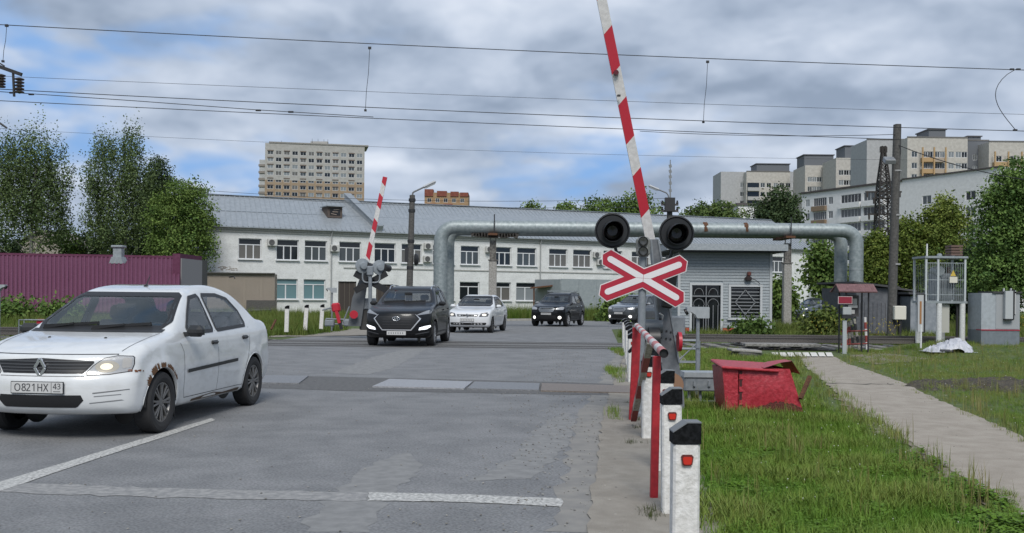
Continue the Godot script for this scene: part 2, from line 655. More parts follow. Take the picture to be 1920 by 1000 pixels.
	for i in 21:
		var row := []
		for j in 33:
			var u := i / 10.0 - 1.0
			var v := j / 16.0 - 1.0
			var x := 8.0 + v * 1.7 + u * 0.5
			var z := -17.2 - u * 1.5
			var e := maxf(0.0, 1.0 - u * u - v * v + mf.get_noise_2d(x * 1.3, z * 1.3) * 0.9)
			row.append(Vector3(x, 0.10 * e + mf.get_noise_2d(x * 4.0, z * 4.0) * 0.07 * minf(e * 2.0, 1.0) - 0.03, z))
		mound.append(row)
	var ms := MB.new()
	ms.sheet(mound)
	struct("soil_mound", ms, soil)
	var bank := []
	for i in 25:
		var row := []
		for j in 30:
			var x := 9.0 + j * 0.45
			var z := 23.6 + i * 0.25
			row.append(Vector3(x, rise(x, z) - 0.004, -z))
		bank.append(row)
	var bk := MB.new()
	bk.sheet(bank)
	struct("grass_bank", bk, gmat)
	var edge := MB.new()
	edge.flat(wobble(gpoly([1565, 742, 1600, 738, 1660, 790, 1720, 830, 1800, 885, 1890, 960, 1840, 940, 1760, 885, 1690, 835, 1640, 812, 1590, 770]), 0.15, 0.07), 0.010)
	edge.flat(wobble(gpoly([1590, 668, 1640, 664, 1720, 660, 1760, 672, 1700, 680, 1630, 684]), 0.3, 0.15), 0.010)
	struct("bare_soil", edge, mottled([0.14, 0.12, 0.085], [0.25, 0.22, 0.17], 0.7, 0.95, 43, 0.03, 6, 1.0))
	# trackbed
	var bed := MB.new()
	for s in [[-90.0, -7.2], [3.4, 40.0]]:
		var x0: float = s[0]
		var x1: float = s[1]
		bed.q(Vector3(x0, 0.02, -track_d(x0) + 0.9), Vector3(x1, 0.02, -track_d(x1) + 0.9), Vector3(x1, 0.02, -track_d(x1) - 2.5), Vector3(x0, 0.02, -track_d(x0) - 2.5), Vector3.UP)
	struct("ballast", bed, mottled([0.06, 0.055, 0.05], [0.17, 0.16, 0.145], 1.2, 0.95, 47, 0.08, 4, 6.0))
	var deck := MB.new()
	for off in [[-0.75, -0.09], [0.09, 1.43], [1.61, 2.4]]:
		deck.q(Vector3(-7.2, 0.012, -track_d(-7.2) - off[0]), Vector3(3.4, 0.012, -track_d(3.4) - off[0]), Vector3(3.4, 0.012, -track_d(3.4) - off[1]), Vector3(-7.2, 0.012, -track_d(-7.2) - off[1]), Vector3.UP)
	struct("crossing_deck", deck, mottled([0.11, 0.11, 0.11], [0.20, 0.198, 0.19], 0.8, 0.9, 53, 0.03, 5, 1.0))
	var gv := MB.new()
	for off in [-0.13, 0.12, 1.36, 1.64, 2.3, -0.85]:
		var q0 := Vector3(-7.1, 0.0145, -track_d(-7.1) - off)
		var q1 := Vector3(3.3, 0.0145, -track_d(3.3) - off)
		var h := Vector3(0, 0, 0.06)
		gv.q(q0 - h, q1 - h, q1 + h, q0 + h, Vector3.UP)
	struct("rail_groove", gv, mat(0.022, 0.022, 0.022, 0.9))
	var railm := mottled([0.10, 0.085, 0.075], [0.20, 0.19, 0.18], 2.0, 0.5, 59, 0.03, 4, 0.0, 0.3, true, 0.6)
	for k in 2:
		var rb := MB.new()
		for s in [[-90.0, -7.2, 0.17], [-7.2, 3.4, -0.155], [3.4, 40.0, 0.17]]:
			var off := Vector3(0, s[2], -1.52 * k)
			var a := Vector3(s[0], 0.0, -track_d(s[0])) + off
			var b := Vector3(s[1], 0.0, -track_d(s[1])) + off
			rb.bar(a + Vector3(0, 0.15, 0), b + Vector3(0, 0.15, 0), 0.072, 0.04)
			rb.bar(a + Vector3(0, 0.08, 0), b + Vector3(0, 0.08, 0), 0.02, 0.10)
			rb.bar(a + Vector3(0, 0.02, 0), b + Vector3(0, 0.02, 0), 0.13, 0.025)
		struct("rail", rb, railm)
	var slp := MB.new()
	slp.box(Vector3.ZERO, Vector3(0.26, 0.2, 2.7), Basis.IDENTITY, 0.02)
	var sm := slp.mesh(mottled([0.16, 0.15, 0.14], [0.28, 0.27, 0.25], 0.8, 0.95, 61))
	var sleepers := Node3D.new()
	sleepers.name = "sleepers"
	sleepers.set_meta("kind", "structure")
	add_child(sleepers)
	var x := -26.0
	while x < 16.0:
		if x < -7.3 or x > 3.5:
			obj("sleeper", sm, null, sleepers, Transform3D(Basis(Vector3.UP, 0.01), Vector3(x, -0.045, -track_d(x) - 0.76)))
		x += 0.6
	# wooden foot crossing over the rails and its white stripes
	var fc := thing("foot_crossing", "grey plank foot crossing laid over the rails where the footpath ends", "crossing")
	var pm := mottled([0.17, 0.165, 0.155], [0.29, 0.28, 0.265], 0.9, 0.9, 67, 0.02, 5, 1.0)
	for k in 7:
		var pl := MB.new()
		var z0 := 0.75 - k * 0.34
		if absf(z0) < 0.16 or absf(z0 + 1.52) < 0.16: continue
		pl.bar(Vector3(6.3, 0.145, -track_d(6.3) + z0), Vector3(8.35, 0.145, -track_d(8.35) + z0), 0.3, 0.08, Vector3.UP, 0.01)
		obj("plank", pl, pm, fc)
	for k in 8:
		var st := MB.new()
		var a := 1447.0 + k * 14.4
		st.q(G(a, 661, 0.035), G(a + 11.5, 661, 0.035), G(a + 15.5, 668.5, 0.035), G(a + 3.5, 668.5, 0.035), Vector3.UP)
		struct("white_stripe", st, mat(0.62, 0.60, 0.55, 0.9))
	# markings
	M.marking = mottled([0.25, 0.25, 0.24], [0.55, 0.545, 0.52], 0.9, 0.85, 71, 0.05, 5)
	M.faded = mottled([0.19, 0.19, 0.19], [0.30, 0.295, 0.285], 0.7, 0.85, 73, 0.03, 6)
	var cl := MB.new()
	cl.flat(wobble(gpoly([-60, 945, -60, 924, 0, 906, 130, 867, 396, 786, 404, 790, 150, 873, 0, 924]), 0.3, 0.006), 0.011)
	struct("lane_line", cl, M.marking)
	var sl := MB.new()
	sl.flat(wobble(gpoly([690, 926, 860, 930, 1055, 938, 1052, 953, 860, 944, 690, 942]), 0.06, 0.012), 0.011)
	struct("stop_line", sl, M.marking)
	var fl := MB.new()
	fl.flat(wobble(gpoly([40, 908, 300, 918, 688, 926, 688, 942, 300, 936, 0, 925]), 0.1, 0.03), 0.009)
	struct("worn_stop_line", fl, M.faded)
	# the dark band across the road with its lift plates
	var band := MB.new()
	band.flat(wobble(gpoly([430, 703, 640, 708, 900, 714, 1060, 718, 1188, 723, 1186, 743, 1060, 741, 900, 738, 640, 734, 430, 727]), 0.4, 0.03), 0.009)
	struct("road_band", band, mottled([0.08, 0.08, 0.08], [0.125, 0.124, 0.122], 0.8, 0.9, 79, 0.03, 5))
	var plates := [[[430, 706, 578, 708, 560, 722, 430, 720], [0.20, 0.205, 0.215]], [[730, 714, 886, 719, 870, 732, 698, 728], [0.31, 0.315, 0.33]], [[890, 719, 1012, 722, 1010, 735, 876, 732], [0.195, 0.20, 0.21]], [[1016, 722, 1180, 727, 1182, 740, 1014, 736], [0.19, 0.160, 0.138]]]
	var pls := ["pale grey steel lift plate in the road band beside the white sedan", "palest grey steel lift plate in the middle of the road band", "darker grey steel lift plate between the palest and the rusty plate", "rusty brown lift plate at the roadside end of the road band"]
	for i in 4:
		var pbm := MB.new()
		var gp := gpoly(plates[i][0])
		var ppz := PackedVector2Array()
		for w in gp: ppz.append(Vector2(w.x, w.y))
		pbm.prism(ppz, -0.03, -0.001, Transform3D(Basis(Vector3(1, 0, 0), Vector3(0, 0, 1), Vector3(0, -1, 0)), Vector3(0, 0, 0)))
		var c: Array = plates[i][1]
		var o := obj("lift_plate", pbm, mottled([c[0] * 0.85, c[1] * 0.85, c[2] * 0.85], [c[0] * 1.1, c[1] * 1.1, c[2] * 1.1], 0.9, 0.6, 80 + i, 0.04, 5, 0.5, 0.3, true, 0.1))
		tag(o, pls[i], "road plate", "lift plates across the road")
	# dark strips of worn asphalt by the rails
	var wr := MB.new()
	wr.flat(wobble(PackedVector2Array([Vector2(-7.0, -track_d(-7.0) + 1.2), Vector2(3.2, -track_d(3.2) + 1.25), Vector2(3.2, -track_d(3.2) + 0.8), Vector2(-7.0, -track_d(-7.0) + 0.8)]), 0.4, 0.06), 0.010)
	struct("asphalt_patch", wr, mottled([0.09, 0.09, 0.09], [0.15, 0.148, 0.145], 0.9, 0.9, 91, 0.03, 5))
	for e in [[[560, 1000, 620, 930, 700, 870, 760, 850, 790, 880, 720, 940, 690, 1000], 0.95], [[880, 905, 960, 860, 1010, 800, 1060, 770, 1080, 790, 1050, 850, 1000, 900], 1.0], [[620, 700, 700, 670, 760, 655, 800, 655, 740, 690, 690, 703], 1.05]]:
		var wp := MB.new()
		wp.flat(wobble(gpoly(e[0]), 0.12, 0.05), 0.0075)
		struct("worn_asphalt", wp, M.worn)
	# concrete lip on the far left side of the road where the bollards stand
	var lip := MB.new()
	lip.flat(wobble(poly([-8.6, -31.9, -4.9, -34.9, -4.9, -41.0, -6.3, -41.0, -9.6, -33.5]), 0.4, 0.08), 0.014)
	struct("shoulder", lip, shm)

# ---------------------------------------------------------------- buildings
func frame_mesh(w: float, h: float, style: String) -> ArrayMesh:
	var key := "frame%s_%.2f_%.2f" % [style, w, h]
	if mesh_cache.has(key): return mesh_cache[key]
	var m := MB.new()
	var t := 0.07 if style != "far" else 0.10
	var z := 0.0
	var dp := 0.06
	m.box(Vector3(t / 2, h / 2, z), Vector3(t, h, dp))
	m.box(Vector3(w - t / 2, h / 2, z), Vector3(t, h, dp))
	m.box(Vector3(w / 2, t / 2, z), Vector3(w - 2 * t, t, dp))
	m.box(Vector3(w / 2, h - t / 2, z), Vector3(w - 2 * t, t, dp))
	if style == "three":
		var ty := h * 0.70
		m.box(Vector3(w / 2, ty, z), Vector3(w - 2 * t, t * 1.1, dp))
		for k in [0.34, 0.66]: m.box(Vector3(w * k, (ty - t * 0.55 + t) / 2, z), Vector3(t * 1.3, ty - t * 1.55, dp * 0.9))
	elif style == "two":
		var ty := h * 0.74
		m.box(Vector3(w / 2, ty, z), Vector3(w - 2 * t, t, dp))
		m.box(Vector3(w * 0.46, (ty - t * 0.5 + t) / 2, z), Vector3(t * 1.3, ty - t * 1.5, dp * 0.9))
	elif style == "far":
		m.box(Vector3(w * 0.5, h / 2, z), Vector3(t * 0.9, h - 2 * t, dp * 0.9))
	elif style == "loggia":
		for k in range(1, 6): m.box(Vector3(w * k / 6.0, h / 2, z), Vector3(t * 0.7, h - 2 * t, dp * 0.9))
	mesh_cache[key] = m.mesh(M.frame)
	return mesh_cache[key]

func pane_mesh(w: float, h: float) -> ArrayMesh:
	var key := "pane_%.2f_%.2f" % [w, h]
	if mesh_cache.has(key): return mesh_cache[key]
	var m := MB.new()
	m.box(Vector3(w / 2, h / 2, 0), Vector3(w - 0.02, h - 0.02, 0.02))
	mesh_cache[key] = m.mesh(null)
	return mesh_cache[key]

# openings: Rect2(along the wall, above its foot, width, height)
func fit_windows(b: Node3D, o: Vector3, u: Vector3, holes: Array, style: String, deep: float, panes: Array, framem: Material = null) -> void:
	var nrm := u.cross(Vector3.UP)
	var bs := Basis(u, Vector3.UP, nrm)
	for r in holes:
		var at: Vector3 = o + u * r.position.x + Vector3.UP * r.position.y
		var f := obj("window", frame_mesh(r.size.x, r.size.y, style), framem, b, Transform3D(bs, at - nrm * (deep * 0.7)))
		if style == "three" or style == "two":
			var ty: float = r.size.y * (0.70 if style == "three" else 0.74)
			var k := rng.randi() % panes.size()
			obj("pane", pane_mesh(r.size.x, ty), panes[k], f, Transform3D(Basis.IDENTITY, Vector3(0, 0, -0.03)))
			obj("upper_pane", pane_mesh(r.size.x, r.size.y - ty), panes[0], f, Transform3D(Basis.IDENTITY, Vector3(0, ty, -0.032)))
		else:
			obj("pane", pane_mesh(r.size.x, r.size.y), panes[rng.randi() % panes.size()], f, Transform3D(Basis.IDENTITY, Vector3(0, 0, -0.03)))

func face_s(a: Vector2, u: Vector2, px: float, py: float) -> float:       # where the sight line meets an upright wall through a (x, depth)
	var k := ray(px, py).x
	return (k * a.y - a.x) / (u.x - k * u.y)

func build_buildings() -> void:
	M.frame = mat(0.62, 0.63, 0.64, 0.4)
	M.dark = mat(0.02, 0.02, 0.022, 0.5)
	M.black = mat(0.012, 0.012, 0.013, 0.45)
	M.pane_dark = mat(0.012, 0.015, 0.017, 0.06)
	M.pane_mid = mat(0.06, 0.07, 0.075, 0.08)
	M.pane_light = mat(0.20, 0.22, 0.23, 0.12)
	M.pane_curtain = mat(0.12, 0.115, 0.105, 0.12)
	M.pane_blue = mat(0.13, 0.22, 0.24, 0.08)
	M.galv = mottled([0.24, 0.27, 0.28], [0.33, 0.36, 0.37], 0.5, 0.5, 101, 0.02, 5, 0.0, 0.3, true, 0.35)
	M.grey_paint = mottled([0.165, 0.185, 0.205], [0.22, 0.24, 0.26], 0.9, 0.45, 103, 0.02, 5)
	M.rust = mottled([0.05, 0.025, 0.015], [0.17, 0.075, 0.035], 2.0, 0.9, 105, 0.03, 5)
	M.concrete = mottled([0.23, 0.22, 0.20], [0.36, 0.35, 0.325], 0.6, 0.9, 107, 0.03, 6, 0.6)
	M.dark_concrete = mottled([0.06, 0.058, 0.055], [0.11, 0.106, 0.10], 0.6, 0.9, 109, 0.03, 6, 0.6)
	M.white_concrete = mottled([0.52, 0.51, 0.48], [0.72, 0.71, 0.69], 1.3, 0.85, 111, 0.025, 6, 0.25, 0.4)
	white_building()
	towers()
	purple_building()
	booth()
	pipeline()
	right_side()

func white_building() -> void:
	var a := Vector2(-24.8, 81.0)
	var u2 := Vector2(0.879, 0.477)
	var u := Vector3(u2.x, 0, -u2.y)
	var nrm := u.cross(Vector3.UP)
	var y0 := -0.8
	var eave := 6.76
	var o := Vector3(a.x, y0, -a.y)
	var length := face_s(a, u2, 1516, 500)
	var b := thing("white_building", "long two storey white painted brick building with grey metal roof behind the crossing", "building", o)
	var up_px := [447, 490, 518, 560, 571, 613, 636, 677, 702, 742, 753, 791, 812, 851, 864, 899, 926, 959, 970, 1006, 1030, 1064, 1075, 1109, 1132, 1167, 1185, 1219, 1240, 1274, 1300, 1332, 1352, 1384, 1400, 1430, 1446, 1470]
	var lo_px := [517, 558, 569, 610, 812, 852, 862, 899, 926, 958, 968, 1006, 1030, 1062, 1085, 1115]
	var up := []
	var lo := []
	for i in range(0, up_px.size(), 2):
		var s0 := face_s(a, u2, up_px[i], 465)
		up.append(Rect2(s0, 4.08 - y0, face_s(a, u2, up_px[i + 1], 465) - s0, 1.68))
	for i in range(0, lo_px.size(), 2):
		var s0 := face_s(a, u2, lo_px[i], 540)
		lo.append(Rect2(s0, 0.85 - y0, face_s(a, u2, lo_px[i + 1], 540) - s0, 1.68))
	var ds := face_s(a, u2, 634, 545)
	var door := Rect2(ds, 0.0, face_s(a, u2, 668, 545) - ds, 3.2)
	var door2s := face_s(a, u2, 705, 545)
	var door2 := Rect2(door2s, 0.4, 1.6, 2.6)
	var wm := mottled([0.58, 0.59, 0.58], [0.70, 0.71, 0.70], 0.22, 0.9, 121, 0.012, 6, 0.0, 0.3)
	wm.detail_enabled = true
	wm.detail_blend_mode = BaseMaterial3D.BLEND_MODE_MUL
	wm.detail_albedo = noise_tex(123, 0.06, 5, [[0.78, 0.77, 0.75], [1, 1, 1]], [0.2, 0.42])
	wm.heightmap_enabled = true
	wm.heightmap_texture = grey_tex(9, 0.12, 3)
	wm.heightmap_scale = 1.2
	var w := MB.new()
	w.wall(Vector3.ZERO, u, length, eave - y0, up + lo + [door, door2], 0.22)
	var back := Vector3(-0.477, 0, -0.879) * 12.0
	var lback := Vector3(-1.62, 0, -5.3) * 2.0
	w.q(Vector3.ZERO, Vector3(0, eave - y0, 0), lback + Vector3(0, eave - y0, 0), lback, -u)
	var re := u * length
	w.q(re, re + Vector3(0, eave - y0, 0), re + back + Vector3(0, eave - y0, 0), re + back, u)
	w.to(re + Vector3(0, eave - y0, 0), re + back + Vector3(0, eave - y0, 0), re + back * 0.5 + Vector3(0, 10.2 - y0 - 0.35, 0), u)
	w.q(lback, re + back, re + back + Vector3(0, eave - y0, 0), lback + Vector3(0, eave - y0, 0), -nrm)
	obj("wall", w, wm, b)
	# a thin painted band between the floors and a dark plinth
	var tr := MB.new()
	tr.bar(Vector3(0, 3.55 - y0, 0) + u * 12.0 + nrm * 0.04, Vector3(0, 3.55 - y0, 0) + u * 44.0 + nrm * 0.04, 0.05, 0.09)
	obj("band", tr, mat(0.34, 0.34, 0.32, 0.9), b)
	var cn := MB.new()
	for k in 3: cn.bar(Vector3(0, eave - y0 - 0.12 - k * 0.16, 0) + nrm * (0.14 - k * 0.045), re + Vector3(0, eave - y0 - 0.12 - k * 0.16, 0) + nrm * (0.14 - k * 0.045), 0.28 - k * 0.09, 0.15)
	obj("cornice", cn, mottled([0.36, 0.35, 0.32], [0.60, 0.59, 0.56], 0.5, 0.9, 125, 0.03, 5), b)
	fit_windows(b, Vector3.ZERO, u, up, "three", 0.22, [M.pane_dark, M.pane_dark, M.pane_mid, M.pane_curtain, M.pane_mid, M.pane_curtain])
	fit_windows(b, Vector3.ZERO, u, lo.slice(0, 2), "two", 0.22, [M.pane_blue])
	fit_windows(b, Vector3.ZERO, u, lo.slice(2), "two", 0.22, [M.pane_dark, M.pane_light, M.pane_curtain])
	for r in up + lo:
		var s := MB.new()
		s.box(u * (r.position.x + r.size.x / 2) + Vector3(0, r.position.y - 0.035, 0) + nrm * 0.05, Vector3(r.size.x + 0.16, 0.06, 0.24), Basis(u, Vector3.UP, nrm))
		obj("sill", s, M.frame, b)
	var bsn := Basis(u, Vector3.UP, nrm)
	for dd in [door, door2]:
		var d := MB.new()
		d.box(u * (dd.position.x + dd.size.x / 2) + Vector3(0, dd.position.y + dd.size.y / 2, 0) - nrm * 0.17, Vector3(dd.size.x, dd.size.y, 0.05), bsn)
		var dn := obj("door", d, mat(0.045, 0.035, 0.03, 0.7), b)
		var bars := MB.new()
		for k in 4: bars.box(u * (dd.position.x + dd.size.x * (0.1 + k * 0.27)) + Vector3(0, dd.position.y + dd.size.y / 2, 0) - nrm * 0.13, Vector3(0.05, dd.size.y, 0.03), bsn)
		obj("door_bar", bars, mat(0.10, 0.085, 0.07, 0.7), dn)
	# roof with standing ribs, both slopes, a fire wall across it and a dormer
	var rm := mottled([0.25, 0.275, 0.295], [0.33, 0.355, 0.375], 0.25, 0.42, 127, 0.015, 5, 0.0, 0.3, true, 0.25)
	var e0 := Vector3(0, eave - y0 - 0.1, 0) + nrm * 0.45 - u * 0.1
	var e1 := re + Vector3(0, eave - y0 - 0.1, 0) + nrm * 0.45 + u * 0.35
	var r0 := Vector3(-1.62, 9.6 - y0, -5.3)
	var r1 := re + back * 0.5 + Vector3(0, 10.2 - y0, 0)
	var f0 := lback + Vector3(0, eave - y0 - 0.1, 0)
	var f1 := re + back + Vector3(0, eave - y0 - 0.1, 0) + u * 0.35
	var rf := MB.new()
	var rise := (r0 - e0).cross(e1 - e0).normalized()
	if rise.y < 0: rise = -rise
	rf.q(e0, e1, r1, r0, rise)
	rf.q(f0, f1, r1, r0, Vector3(-0.4, 0.8, -0.6))
	rf.q(e0 - Vector3(0, 0.08, 0), e1 - Vector3(0, 0.08, 0), e1, e0, nrm)
	rf.q(e0 - Vector3(0, 0.08, 0), e1 - Vector3(0, 0.08, 0), e1 - nrm * 0.5 - Vector3(0, 0.08, 0), e0 - nrm * 0.5 - Vector3(0, 0.08, 0), Vector3.DOWN)
	var kk := 150
	for i in kk + 1:
		var t := float(i) / kk
		rf.bar(e0.lerp(e1, t) + rise * 0.02, r0.lerp(r1, t) + rise * 0.02, 0.06, 0.055, rise)
	var roof := obj("roof", rf, rm, b)
	var seam := MB.new()
	for t in [0.47]:
		seam.bar(e0.lerp(r0, t) + rise * 0.035, e1.lerp(r1, t) + rise * 0.035, 0.05, 0.03, rise)
	seam.bar(r0 + Vector3(0, 0.04, 0), r1 + Vector3(0, 0.04, 0), 0.35, 0.06)
	obj("ridge_cap", seam, mat(0.25, 0.28, 0.31, 0.45, 0.3), roof)
	var fw := MB.new()
	var t0 := 0.205
	var f_e := e0.lerp(e1, 0.232)
	var f_r := r0.lerp(r1, t0)
	fw.bar(f_e + Vector3(0, 0.25, 0), f_r + Vector3(0, 0.35, 0), 0.5, 0.6)
	fw.bar(f_e + Vector3(0, 0.58, 0), f_r + Vector3(0, 0.68, 0), 0.7, 0.06)
	obj("fire_wall", fw, rm, roof)
	var dm := MB.new()
	var dc := e0.lerp(e1, 0.176).lerp(r0.lerp(r1, 0.176), 0.40)
	dm.box(dc + Vector3(0, 0.5, 0) - nrm * 0.6, Vector3(1.3, 1.0, 1.6), bsn)
	var dorm := obj("dormer", dm, mat(0.09, 0.07, 0.06, 0.9), roof)
	var dg := MB.new()
	dg.box(dc + Vector3(0, 0.98, 0) - nrm * 0.5, Vector3(1.6, 0.08, 2.0), bsn)
	obj("dormer_roof", dg, rm, dorm)
	var dh := MB.new()
	dh.box(dc + Vector3(0, 0.5, 0) + nrm * 0.21, Vector3(0.9, 0.6, 0.03), bsn)
	obj("dormer_opening", dh, M.black, dorm)
	for k in 3:
		var sl := MB.new()
		sl.box(dc + Vector3(0.0, 0.3 + k * 0.2, 0) + nrm * 0.24 + u * (k - 1) * 0.12, Vector3(0.5, 0.05, 0.03), Basis(nrm, 0.15 * (k - 1)) * bsn)
		obj("dormer_slat", sl, mat(0.30, 0.24, 0.2, 0.8), dorm)
	for e in [[620, 430, 565], [826, 440, 560], [1012, 446, 560], [1238, 452, 560]]:
		var sp := face_s(a, u2, e[0], 500)
		var dp := MB.new()
		var foot := u * sp + nrm * 0.14
		dp.tube([foot + Vector3(0, eave - y0 - 0.05, 0) + nrm * 0.3, foot + Vector3(0, eave - y0 - 0.55, 0), foot + Vector3(0, 0.3, 0)], 0.055, 8)
		obj("downpipe", dp, mat(0.30, 0.31, 0.31, 0.6), b)
	# things hanging on the wall
	var ac := [[509, 455, "first from the building's left corner"], [626, 466, "right of the third upper window"], [801, 462, "upper one left of the pipe bend"], [800, 486, "lower one left of the pipe bend"], [916, 468, "beside the left pipe post"], [1117, 478, "left of the crossing sign, below roof"], [1124, 492, "lowest, left of the crossing sign"]]
	var acb: Node3D = null
	for e in ac:
		var s := face_s(a, u2, e[0], e[1])
		var d := a.y + s * u2.y
		var at := P(e[0], e[1], d) + nrm * 0.22
		var lab: String = "small air conditioner on the white wall, " + e[2]
		if acb == null:
			acb = thing("air_conditioner", lab, "air conditioner", at, atan2(-u.z, u.x), "air conditioners on the white wall")
			var c := MB.new()
			c.box(Vector3.ZERO, Vector3(0.78, 0.58, 0.3), Basis.IDENTITY, 0.03)
			obj("case", c, mat(0.5, 0.5, 0.48, 0.5), acb)
			var g := MB.new()
			g.lathe([Vector2(0.0, 0.0), Vector2(0.24, 0.0), Vector2(0.24, 0.02), Vector2(0.2, 0.03), Vector2(0.0, 0.012)], Transform3D(Basis(Vector3.RIGHT, PI / 2), Vector3(-0.08, 0, 0.152)), 18)
			obj("fan_grille", g, mat(0.08, 0.08, 0.08, 0.6), acb)
			for x in [-0.25, 0.25]:
				var br := MB.new()
				br.bar(Vector3(x, -0.3, -0.2), Vector3(x, -0.3, 0.12), 0.04, 0.03)
				obj("bracket", br, mat(0.3, 0.3, 0.3, 0.6), acb)
		else:
			dup(acb, at, acb.rotation.y, lab)
	var st := MB.new()
	var ss := face_s(a, u2, 425, 505)
	for i in 24: st.box(u * (ss - 0.75 + rng.randf() * 1.6) + Vector3(0, 3.15 + rng.randf() * 0.3 - y0, 0) + nrm * 0.004, Vector3(rng.randf_range(0.08, 0.25), 0.06, 0.012), bsn)
	obj("bare_brick_patch", st, mat(0.30, 0.26, 0.22, 0.95), b)
	# the lower brick annex in front of its left end
	var an := thing("brick_annex", "low tan brick wall with flat top below the left end of the white building", "annex", Vector3.ZERO)
	var aw := MB.new()
	var p0 := P(333, 512, 78.0)
	var p1 := P(515, 524, 79.0)
	p1.y = p0.y
	var au := (p1 - p0); au.y = 0
	var al := au.length(); au = au.normalized()
	var ao := Vector3(p0.x, -0.8, p0.z)
	aw.wall(ao, au, al, p0.y + 0.8, [], 0.1)
	var an_n := au.cross(Vector3.UP)
	aw.q(p0, p1, p1 - an_n * 2.0, p0 - an_n * 2.0, Vector3.UP)
	for e in [0.0, al]:
		var c: Vector3 = ao + au * e
		aw.q(c, c + Vector3(0, p0.y + 0.8, 0), c + Vector3(0, p0.y + 0.8, 0) - an_n * 2.0, c - an_n * 2.0, au * (1.0 if e > 0 else -1.0))
	var bm := mottled([0.19, 0.155, 0.125], [0.50, 0.44, 0.375], 0.9, 0.95, 131, 0.2, 4, 2.0)
	bm.uv1_scale = Vector3(0.8, 4.5, 0.8)
	obj("wall", aw, bm, an)
	var cp := MB.new()
	cp.bar(p0 + Vector3(0, 0.04, 0) + an_n * 0.05, p1 + Vector3(0, 0.04, 0) + an_n * 0.05, 0.4, 0.08)
	obj("coping", cp, M.dark_concrete, an)
	var pl := MB.new()
	var q0 := ao + an_n * 0.12
	pl.box(q0 + au * al * 0.86 + Vector3(0, 0.85, 0), Vector3(al * 0.3, 1.5, 0.2), Basis(au, Vector3.UP, an_n))
	obj("plinth", pl, M.dark_concrete, an)
	var hook := MB.new()
	var hk := P(430, 520, 77.6)
	hook.tube([hk, hk + Vector3(0.4, 0.05, 0.3), hk + Vector3(0.5, -0.1, 0.35)], 0.05, 6)
	obj("hook", hook, M.dark, an)
	# grey metal enclosure before the middle of the white building
	var gb := thing("metal_enclosure", "tall plain grey sheet metal enclosure against the white building behind the crossing sign", "enclosure")
	var g0 := P(1052, 522, 84.0)
	var g1 := P(1330, 531, 92.0)
	g0.y = 2.75; g1.y = 2.75
	var gu := (g1 - g0).normalized()
	var gl := g0.distance_to(g1)
	var gn := gu.cross(Vector3.UP)
	var shm := mottled([0.235, 0.265, 0.275], [0.29, 0.32, 0.33], 0.3, 0.6, 133, 0.02, 4)
	var n_sheet := 9
	for i in n_sheet:
		var sh := MB.new()
		sh.box(g0 + gu * gl * (i + 0.5) / n_sheet - Vector3(0, 1.75, 0) + gn * 0.008 * (i % 2), Vector3(gl / n_sheet - 0.02, 3.5, 0.04), Basis(gu, Vector3.UP, gn))
		obj("sheet", sh, shm, gb)
	var gs := MB.new()
	gs.box(g0 - gn * 2.0 - Vector3(0, 1.78, 0) - gu * 0.03, Vector3(0.04, 3.5, 4.0), Basis(gu, Vector3.UP, gn))
	obj("side_sheet", gs, shm, gb)
	# rubble canopy left of the enclosure
	var cn2 := thing("porch_roof", "small dark rusty porch roof beside the grey sheet metal enclosure", "porch", P(1030, 540, 86.0))
	var pr := MB.new()
	pr.box(Vector3(0, 0.15, 0), Vector3(3.2, 0.12, 2.0), Basis(Vector3(0, 0, 1), 0.12))
	obj("roof", pr, M.rust, cn2)
	for x in [-1.3, 1.3]:
		var pp := MB.new()
		pp.cyl(Vector3(x, -2.4, 0.8), Vector3(x, 0.1, 0.8), 0.06)
		obj("post", pp, M.rust, cn2)

# a box shaped block with windows on its front: list of Rect2 in metres
func block(b: Node3D, o: Vector3, u: Vector3, w: float, h: float, depth: float, wm: Material, holes: Array, panes: Array, style := "far", deep := 0.15) -> void:
	var nrm := u.cross(Vector3.UP)
	var m := MB.new()
	m.wall(o, u, w, h, holes, deep)
	var k := -nrm * depth
	var up := Vector3(0, h, 0)
	var e := o + u * w
	m.q(o, o + up, o + up + k, o + k, -u)
	m.q(e, e + up, e + up + k, e + k, u)
	m.q(o + k, e + k, e + k + up, o + k + up, -nrm)
	m.q(o + up, e + up, e + up + k, o + up + k, Vector3.UP)
	obj("wall", m, wm, b)
	if not holes.is_empty(): fit_windows(b, o, u, holes, style, deep, panes)

